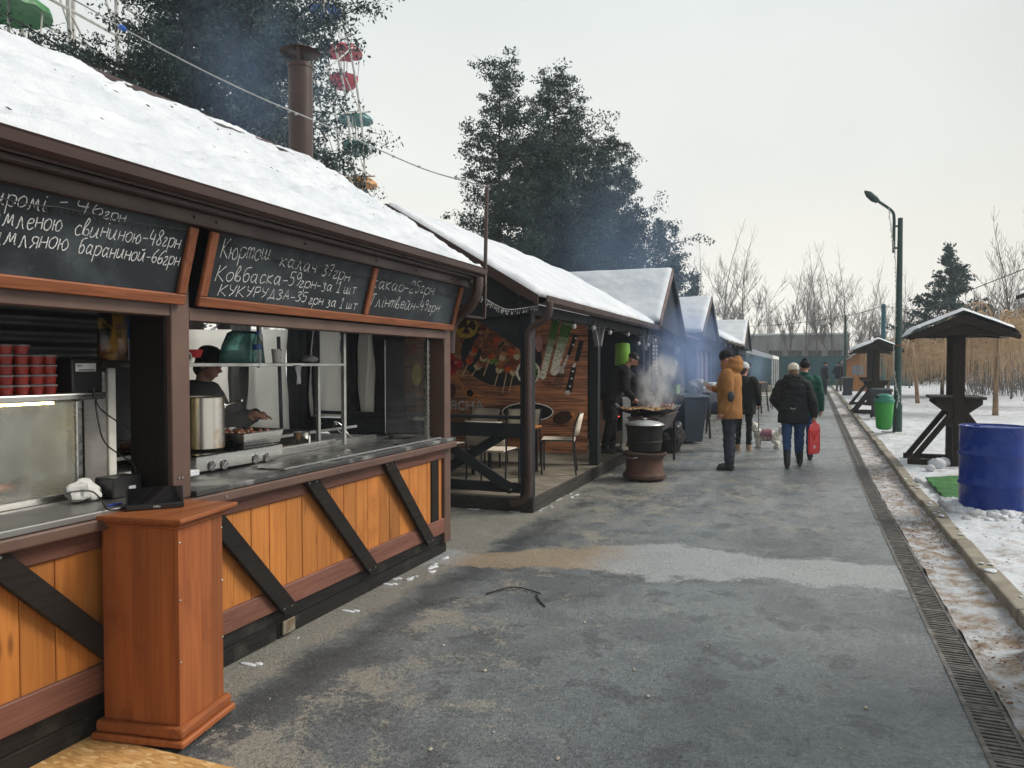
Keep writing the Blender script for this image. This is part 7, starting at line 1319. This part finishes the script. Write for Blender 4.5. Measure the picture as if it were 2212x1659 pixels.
# --- man in tan jacket reading his phone
def tan_hood(c, U, HP): c.ell(U((0, -.08, 1.515)), (.15, .125, .10), 18, 12); c.ell(U((0, -.10, 1.575)), (.125, .105, .095), 18, 12); c.ell(U((0, -.125, 1.63)), (.075, .06, .06), 14, 9); c.loft([(0, .0, 1.47, .12, .12), (0, .02, 1.53, .108, .115), (0, .03, 1.575, .10, .11)], 20); c.box((0, -.0, .82), (.02, .02, .02))
def tan_extra(t, U, HP, Ap, Lp, HR):
    p = Ap['r'][2]+V(-.02, .09, .035); q = MB(); q.box(p+V(-.0, .01, .02), (.008, .078, .155), Matrix.Rotation(R_(-62), 3, 'X')); q.build('phone', pm('white_phone', (.6, .6, .6), .3), t, .003)
    e = Ap['l'][1]; k = MB(); k.ell(e+V(-.02, -.03, -.03), (.064, .06, .085), 14, 10); k.build('elbow_patch', fabric('dark_patch', (.05, .05, .055)), t, smooth='all')
    k = MB(); h_ = Ap['l'][2]+V(.0, .03, -.10); k.tube([h_, h_+V(0, .025, -.06)], .004, 6); k.build('cigarette', M_white, t)
    k = MB()
    for z in (.86,): k.b(-.225, -.205, .02, .13, .92, 1.03)
    k.build('pocket_flap', F_tan, t, .006); k = MB()
    for i in range(5): k.tube([(-.13, .05+.02*i, .045+.003*i), (-.09, .06+.02*i, .05)], .004, 5)
    k.build('lace', M_white, t)
tp_ = G(1576, 1014); person('person in a tan hooded jacket and black beanie reading a phone', (tp_.x, tp_.y, 0), R_(82), 1.80, .03, .42, 0, {'r': [(0, 0, 0), (.25, .03, 1.14), (.15, .27, 1.19)], 'l': [(0, 0, 0), (-.27, -.04, 1.13), (-.265, .05, .885)]}, {'r': [(.095, 0, .93), (.11, .03, .50), (.12, .02, .09)], 'l': [(-.095, 0, .93), (-.11, .0, .50), (-.12, -.02, .09)]}, F_tan, (F_jeans, 1.05), None, F_black, bulk=1.18, hem=.76, hood=tan_hood, extras=tan_extra, wrk=.007, wsc=(9, 6, 5), hands={'r': ((-.1, .9, .25), (-.6, .2, .5), 1.0)}, vox=.010); pm('dark_hair', (.02, .014, .01), .7)
# --- woman in white cap with the dog
def leash_extra(t, U, HP, Ap, Lp, HR): pass
wp2 = G(1603, 974); W2 = person('person in black fur coat and white knit cap with a dog on a leash', (wp2.x+.02, wp2.y, 0), R_(-12), 1.62, 0, .1, -.3, {'r': [(0, 0, 0), (.27, .04, 1.13), (.25, .16, .95)]}, None, F_fur, (F_black, .85), None, F_white, bulk=1.15, hem=.74, vox=.013, boot=.06, wrk=.008, wsc=(22, 22, 12), shoes_mat=pm('beige_shoe', (.45, .32, .22), .7), hair=pm('brown_hair', (.05, .03, .02), .7))
# --- woman in black puffer walking away with a red sled board
def fur_hood(c, U, HP): c.ell(U((0, -.06, 1.46)), (.20, .13, .10), 18, 11); c.ell(U((0, -.11, 1.40)), (.15, .09, .12), 16, 10)
def red_extra(t, U, HP, Ap, Lp, HR):
    k = MB(); k.ell(U((0, -.05, 1.515)), (.165, .12, .07), 24, 14); blob('fur_trim', k, F_fur, t, .011, 2, .02, (28, 28, 28)); k = MB(); k.b(-.2, .2, -.165, -.15, .985, 1.02); k.build('belt', F_black, t, .003); k = MB(); k.b(-.045, .03, -.178, -.166, 1.005, 1.012).b(-.045, -.038, -.178, -.166, 1.012, 1.035).b(.023, .03, -.178, -.166, 1.012, 1.035); k.ell((.0, -.172, .955), (.018, .008, .018), 12, 8); k.build('buckle', M_steel, t)
wp3 = G(1712, 1010); W3 = person('person in black puffer coat and cream knit hat walking away', (wp3.x, wp3.y, 0), R_(3), 1.60, .02, .12, .15, {'r': [(0, 0, 0), (.30, -.03, 1.13), (.335, .02, .90)], 'l': [(0, 0, 0), (-.31, -.05, 1.15), (-.21, .10, 1.0)]}, {'r': [(.095, 0, .93), (.11, .06, .51), (.12, .14, .12)], 'l': [(-.095, 0, .93), (-.10, -.01, .50), (-.09, -.10, .10)]}, F_black, (F_blue, 1.02), None, F_cream, bulk=1.22, hem=.76, hood=fur_hood, extras=red_extra, vox=.011, boot=.26, hands={'r': ((.05, .05, -1), (-1, 0, 0), 1.2)}, hair=pm('fair_hair', (.2, .12, .06), .7))
# red board held by its top handle
hp = V(wp3.x, wp3.y, 0)+Matrix.Rotation(R_(3), 3, 'Z') @ (V(.345, .03, .79)*(1.60/1.755)); M_red = pm('bright_red_plastic', (.62, .012, .018), .35, 0, (.52, .01, .014), 3, 40, .03); bs_ = thing('sled_board', 'bright red plastic sled board carried by its grip', 'sled', (hp.x, hp.y, hp.z-.56))
def rb(u, z): a = R_(58); return V(hp.x+u*math.cos(a)*.8, hp.y+u*math.sin(a)*.9, hp.z+z*.88)
ol = [(-.15, -.07), (-.06, -.025), (-.04, .025), (.04, .025), (.06, -.02), (.16, -.05), (.19, -.09), (.20, -.52), (.17, -.57), (-.17, -.57), (-.20, -.52), (-.19, -.14)]
nrm = V(math.sin(R_(58)), -math.cos(R_(58))*.9, 0).normalized(); MB().prism([rb(u, z) for u, z in ol], nrm*-.018).build('board', M_red, bs_, .006); k = MB()
for u0, z0_, u1, z1_ in ((-.12, -.16, 0, -.33), (0, -.33, .12, -.16), (0, -.16, 0, -.33), (-.15, -.36, .15, -.36), (-.165, -.14, -.175, -.52), (.165, -.14, .175, -.52), (-.175, -.525, .175, -.525)): k.tube([rb(u0, z0_)+nrm*.001, rb(u1, z1_)+nrm*.001], .007, 6)
k.build('rib', M_red, bs_); MB().prism([rb(u, z)+nrm*.001 for u, z in ((-.03, -.42), (.02, -.42), (.02, -.47), (-.03, -.47))], nrm*.002).build('sticker', M_white, bs_); k = MB(); k.tube([rb(-.03, .0)+nrm*.0, rb(.03, .0)], .012, 8); k.build('grip', M_red, bs_)
# --- man in green ahead of her
gp = G(1742, 992); person('person in bottle green jacket and dark hat walking ahead', (gp.x-.04, gp.y, 0), R_(0), 1.66, 0, .05, .2, None, {'r': [(.095, 0, .93), (.10, -.02, .50), (.10, -.06, .10)], 'l': [(-.095, 0, .93), (-.1, .05, .50), (-.1, .1, .10)]}, F_green, F_blue, None, F_black, bulk=1.2, hem=.78, vox=.013, hatstyle='pointed', collar=True)
# --- cook bent over the pan
def chef_extra(t, U, HP, Ap, Lp, HR):
    k = MB(); k.ell(HP((0, .045, -.075)), (.055, .055, .05), 14, 9, HR); blob('beard', k, pm('black_beard', (.012, .009, .008), .8), t, .009, 2, .004, (40, 40, 40)); k = MB(); p = HP((.055, .06, .075)); 
    for s in (-1, 1): k.tube([HP((.074+.0, .035+.014*s+.012, .055)), HP((.074, .035+.014*s-.012, .095))], .0045, 6)
    k.tube([HP((.078, .022, .075)), HP((.078, .05, .075))], .004, 6); k.build('cap_emblem', M_white, t)
    h_ = Ap['l'][2]+V(.02, .06, -.08); k = MB(); k.box(h_+V(.02, .1, -.06), (.05, .25, .012), Matrix.Rotation(R_(-55), 3, 'X')); k.build('spatula', pm('wooden_spatula', (.45, .18, .06), .6), t, .003)
    h_ = Ap['r'][2]+V(-.02, .07, -.05); k = MB(); k.box(h_+V(0, .04, -.07), (.03, .2, .012), Matrix.Rotation(R_(-40), 3, 'X')); k.build('tongs', pm('bamboo_tongs', (.42, .26, .10), .6), t, .002)
    for s in 'l': k = MB(); a = Ap[s]; limb(k, [a[1].lerp(a[2], .45), a[2]], [.058, .046]); blob('sleeve', k, F_grey, t, .011, 3, .004)
    k = MB(); hand(k, Ap['l'][2], (.1, .8, -.5), (0, -.4, -.8), .7, -1, 1.12); blob('glove', k, M_black, t, .0075, 2)
    k = MB(); k.loft([(0, .0, .55, .175, .13), (0, .0, .80, .18, .13), (0, 0, 1.0, .178, .128)], 20); blob('apron', k, F_black, t, .011, 3, .008)
cp = G(1318, 978, DZ); person('cook in black cap and apron bending over the steaming pan', (cp.x, cp.y, DZ), R_(-72), 1.74, .52, .35, 0, {'l': [(0, 0, 0), (-.23, .50, 1.10), (-.10, .70, .98)], 'r': [(0, 0, 0), (.26, .22, 1.06), (.20, .34, .92)]}, {'r': [(.095, 0, .93), (.12, -.02, .5), (.13, -.10, .09)], 'l': [(-.095, 0, .93), (-.11, .05, .5), (-.12, .04, .09)]}, F_black, F_black, None, F_black, bulk=1.1, hem=.86, vox=.010, hatstyle='cap', extras=chef_extra, hands={'l': ((.1, .8, -.5), (0, -.4, -.8), .7, -1), 'r': ((0, .7, -.6), (-.8, .2, 0), 1.1)})
# --- cook inside the menu stall
kp = PX(432, 860, -4.15); person('cook in black knit hat reaching over the grill inside the chalk menu stall', (-4.2, kp.y, .06), R_(-68), 1.66, .12, .3, 0, {'r': [(0, 0, 0), (.27, .20, 1.12), (.20, .46, 1.24)], 'l': [(0, 0, 0), (-.26, .18, 1.12), (-.12, .42, 1.22)]}, None, F_navy, F_black, None, F_black, bulk=1.15, hem=.8, vox=.010, hands={'r': ((0, 1, .05), (-.2, 0, -1), .35), 'l': ((.15, 1, .0), (.2, 0, -1), .4, -1)}, hair=MATS['dark_hair'])
# --- vendor in the smoke, griller, two distant men
vp = PX(1433, 800, -3.35); person('vendor in white cap leaning over the counter in the smoke', (-3.35, vp.y, .05), R_(-70), 1.70, .35, .2, 0, {'r': [(0, 0, 0), (.26, .24, 1.12), (.2, .40, 1.0)], 'l': [(0, 0, 0), (-.26, .24, 1.12), (-.2, .42, 1.0)]}, None, F_navy, F_black, None, F_white, bulk=1.15, vox=.014)
person('person in dark jacket tending the charcoal grill before the marquee', (-1.95, 27.0, 0), R_(-95), 1.68, .2, .3, 0, {'r': [(0, 0, 0), (.27, .2, 1.1), (.2, .42, 1.02)]}, None, F_navy, F_black, None, F_black, bulk=1.15, vox=.016)
fp = G(1781, 852); person('person in dark coat and cap standing beside another near the fence', (fp.x, fp.y, 0), R_(-60), 1.72, 0, .05, 0, None, None, F_navy, F_black, None, F_black, bulk=1.2, vox=.018, collar=True)
fp = G(1812, 848); person('person in dark coat and khaki trousers facing away near the kiosk', (fp.x, fp.y, .0), R_(25), 1.74, 0, .05, 0, {'l': [(0, 0, 0), (-.28, .10, 1.14), (-.12, .22, 1.2)]}, None, F_navy, (F_khaki, 1.15), None, F_black, bulk=1.2, vox=.018, boot=.28)
# ------------------------------------------------------------------ dog
dg_ = G(1655, 967); F_dog = fabric('white_curly_coat', (.78, .75, .68), (.66, .61, .53), .95, 70, 18, 1.0); dog = thing('dog', 'small white fluffy dog in a mauve vest standing on the road', 'dog', (0, 0, 0)); d = MB()
d.loft([(0, 0, 0, .01, .01)], 3) if False else None
d.tube([(0, -.17, .20), (0, -.10, .205), (0, .02, .20), (0, .11, .205), (0, .15, .22)], [.07, .088, .09, .095, .08], 16); d.ell((0, .11, .20), (.08, .09, .09), 14, 10); d.ell((0, -.15, .20), (.075, .08, .08), 14, 10)
d.tube([(0, .13, .24), (0, .17, .30), (0, .19, .33)], [.06, .055, .05], 12); d.ell((0, .205, .345), (.078, .078, .075), 16, 11); d.ell((0, .265, .325), (.04, .045, .036), 12, 8)
for s in (-1, 1): d.ell((s*.058, .19, .325), (.02, .032, .055), 12, 8); d.tube([(s*.045, .12, .17), (s*.045, .125, .09), (s*.045, .12, .03), (s*.045, .14, .016)], [.042, .040, .040, .034], 10); d.ell((s*.045, .135, .018), (.03, .038, .018), 10, 7); d.tube([(s*.045, -.15, .18), (s*.05, -.12, .13), (s*.05, -.185, .075), (s*.05, -.17, .02)], [.055, .048, .038, .036], 10); d.ell((s*.05, -.155, .018), (.028, .038, .018), 10, 7)
d.tube([(0, -.20, .235), (0, -.24, .29), (0, -.25, .33), (0, -.215, .35)], [.03, .045, .052, .042], 10)
blob('body', d, F_dog, dog, .0075, 2, .014, (30, 30, 30)); k = MB(); k.ell((0, .292, .332), (.011, .010, .009), 8, 6); k.ell((.03, .25, .36), (.007, .007, .007), 8, 6); k.ell((-.03, .25, .36), (.007, .007, .007), 8, 6); k.build('nose_and_eye', M_black, dog, smooth='all')
k = MB(); k.tube([(0, -.10, .215), (0, -.04, .212), (0, .05, .214), (0, .085, .225)], [.094, .098, .10, .094], 18); blob('vest', k, fabric('mauve_vest', (.36, .17, .21), (.28, .13, .16)), dog, .009, 2, .006, (20, 20, 20)); dog.location = dg_; dog.rotation_euler = (0, 0, R_(85)); dog.scale = (1.15, 1.15, 1.15)
a = V(wp2.x, wp2.y, 0)+V(.28, .1, .87); b = dg_+V(-.14, .0, .30); m = MB(); m.tube(cr([a, a.lerp(b, .4)+V(0, 0, -.04), a.lerp(b, .75)+V(0, 0, -.05), b], 6), .008, 6); tag(m.build('leash', M_black), 'thin black leash running down to the small white dog', 'leash')
# ================================================================== SMOKE
def smoke(name, label, c, r, dens, col, scale, lo, hi, aniso=.2):
    m, t, p = base_mat('smoke_'+name+str(len(MATS))); t.nodes.remove(p); v = nd(t, 'ShaderNodeVolumePrincipled'); v.inputs['Color'].default_value = (*col, 1); v.inputs['Anisotropy'].default_value = aniso
    g_ = nd(t, 'ShaderNodeTexCoord'); mp = nd(t, 'ShaderNodeMapping'); mp.inputs['Scale'].default_value = (scale, scale, scale*.55); t.links.new(g_.outputs['Object'], mp.inputs[0]); n = noise(t, mp.outputs[0], 1.0, 4, .6, .8)
    ln = nd(t, 'ShaderNodeVectorMath', operation='LENGTH'); mp2 = nd(t, 'ShaderNodeMapping'); mp2.inputs['Scale'].default_value = (1/r[0], 1/r[1], 1/r[2]); t.links.new(g_.outputs['Object'], mp2.inputs[0]); t.links.new(mp2.outputs[0], ln.inputs[0])
    dn = math_(t, 'MULTIPLY', math_(t, 'MULTIPLY', mrange(t, n, lo, hi), mrange(t, ln.outputs['Value'], 1.0, .35)), dens); t.links.new(dn, v.inputs['Density']); t.links.new(v.outputs[0], t.nodes['Material Output'].inputs['Volume'])
    o = MB().ell((0, 0, 0), r, 16, 10).build(name, m); o.location = c; return kind(o, 'stuff', label)
smoke('smoke', 'white steam curling up from the wide black pan', (-2.12, 11.85, 1.28), (.42, .75, .58), 6.5, (.93, .94, .97), 3.6, .49, .66)
smoke('smoke', 'bluish smoke drifting along the dark stall fronts', (-2.35, 16.2, 1.65), (1.0, 4.2, 1.3), .6, (.42, .58, .95), 1.1, .40, .66)
smoke('smoke', 'thin blue smoke rising past the gables into the conifers', (-3.6, 17.5, 3.6), (2.2, 6.5, 2.6), .06, (.42, .62, .97), .6, .38, .66)
smoke('smoke', 'thin blue chimney smoke hanging before the huge conifer', (-5.3, 6.6, 4.6), (1.2, 1.5, 1.0), .22, (.45, .64, .97), 1.1, .42, .68)
smoke('steam', 'pale cooking steam between the stock pot and the cook', (-3.72, kp.y-.1, 1.32), (.32, .55, .36), 1.6, (.9, .9, .9), 2.4, .40, .66)
smoke('smoke', 'faint blue smoke over the far charcoal grill', (-1.6, 27.2, 1.5), (.7, 1.6, .8), .5, (.5, .68, .95), 1.2, .42, .66)
# ================================================================== thin winter haze
hz = MB(); hz.b(-172, 172, -42, 282, -1.1, 22); m, t, p = base_mat('winter_haze'); t.nodes.remove(p); v = nd(t, 'ShaderNodeVolumePrincipled'); v.inputs['Color'].default_value = (.82, .90, .97, 1); v.inputs['Density'].default_value = .0014; t.links.new(v.outputs[0], t.nodes['Material Output'].inputs['Volume'])
kind(hz.build('haze', m), 'stuff', 'thin pale winter haze over the whole street')
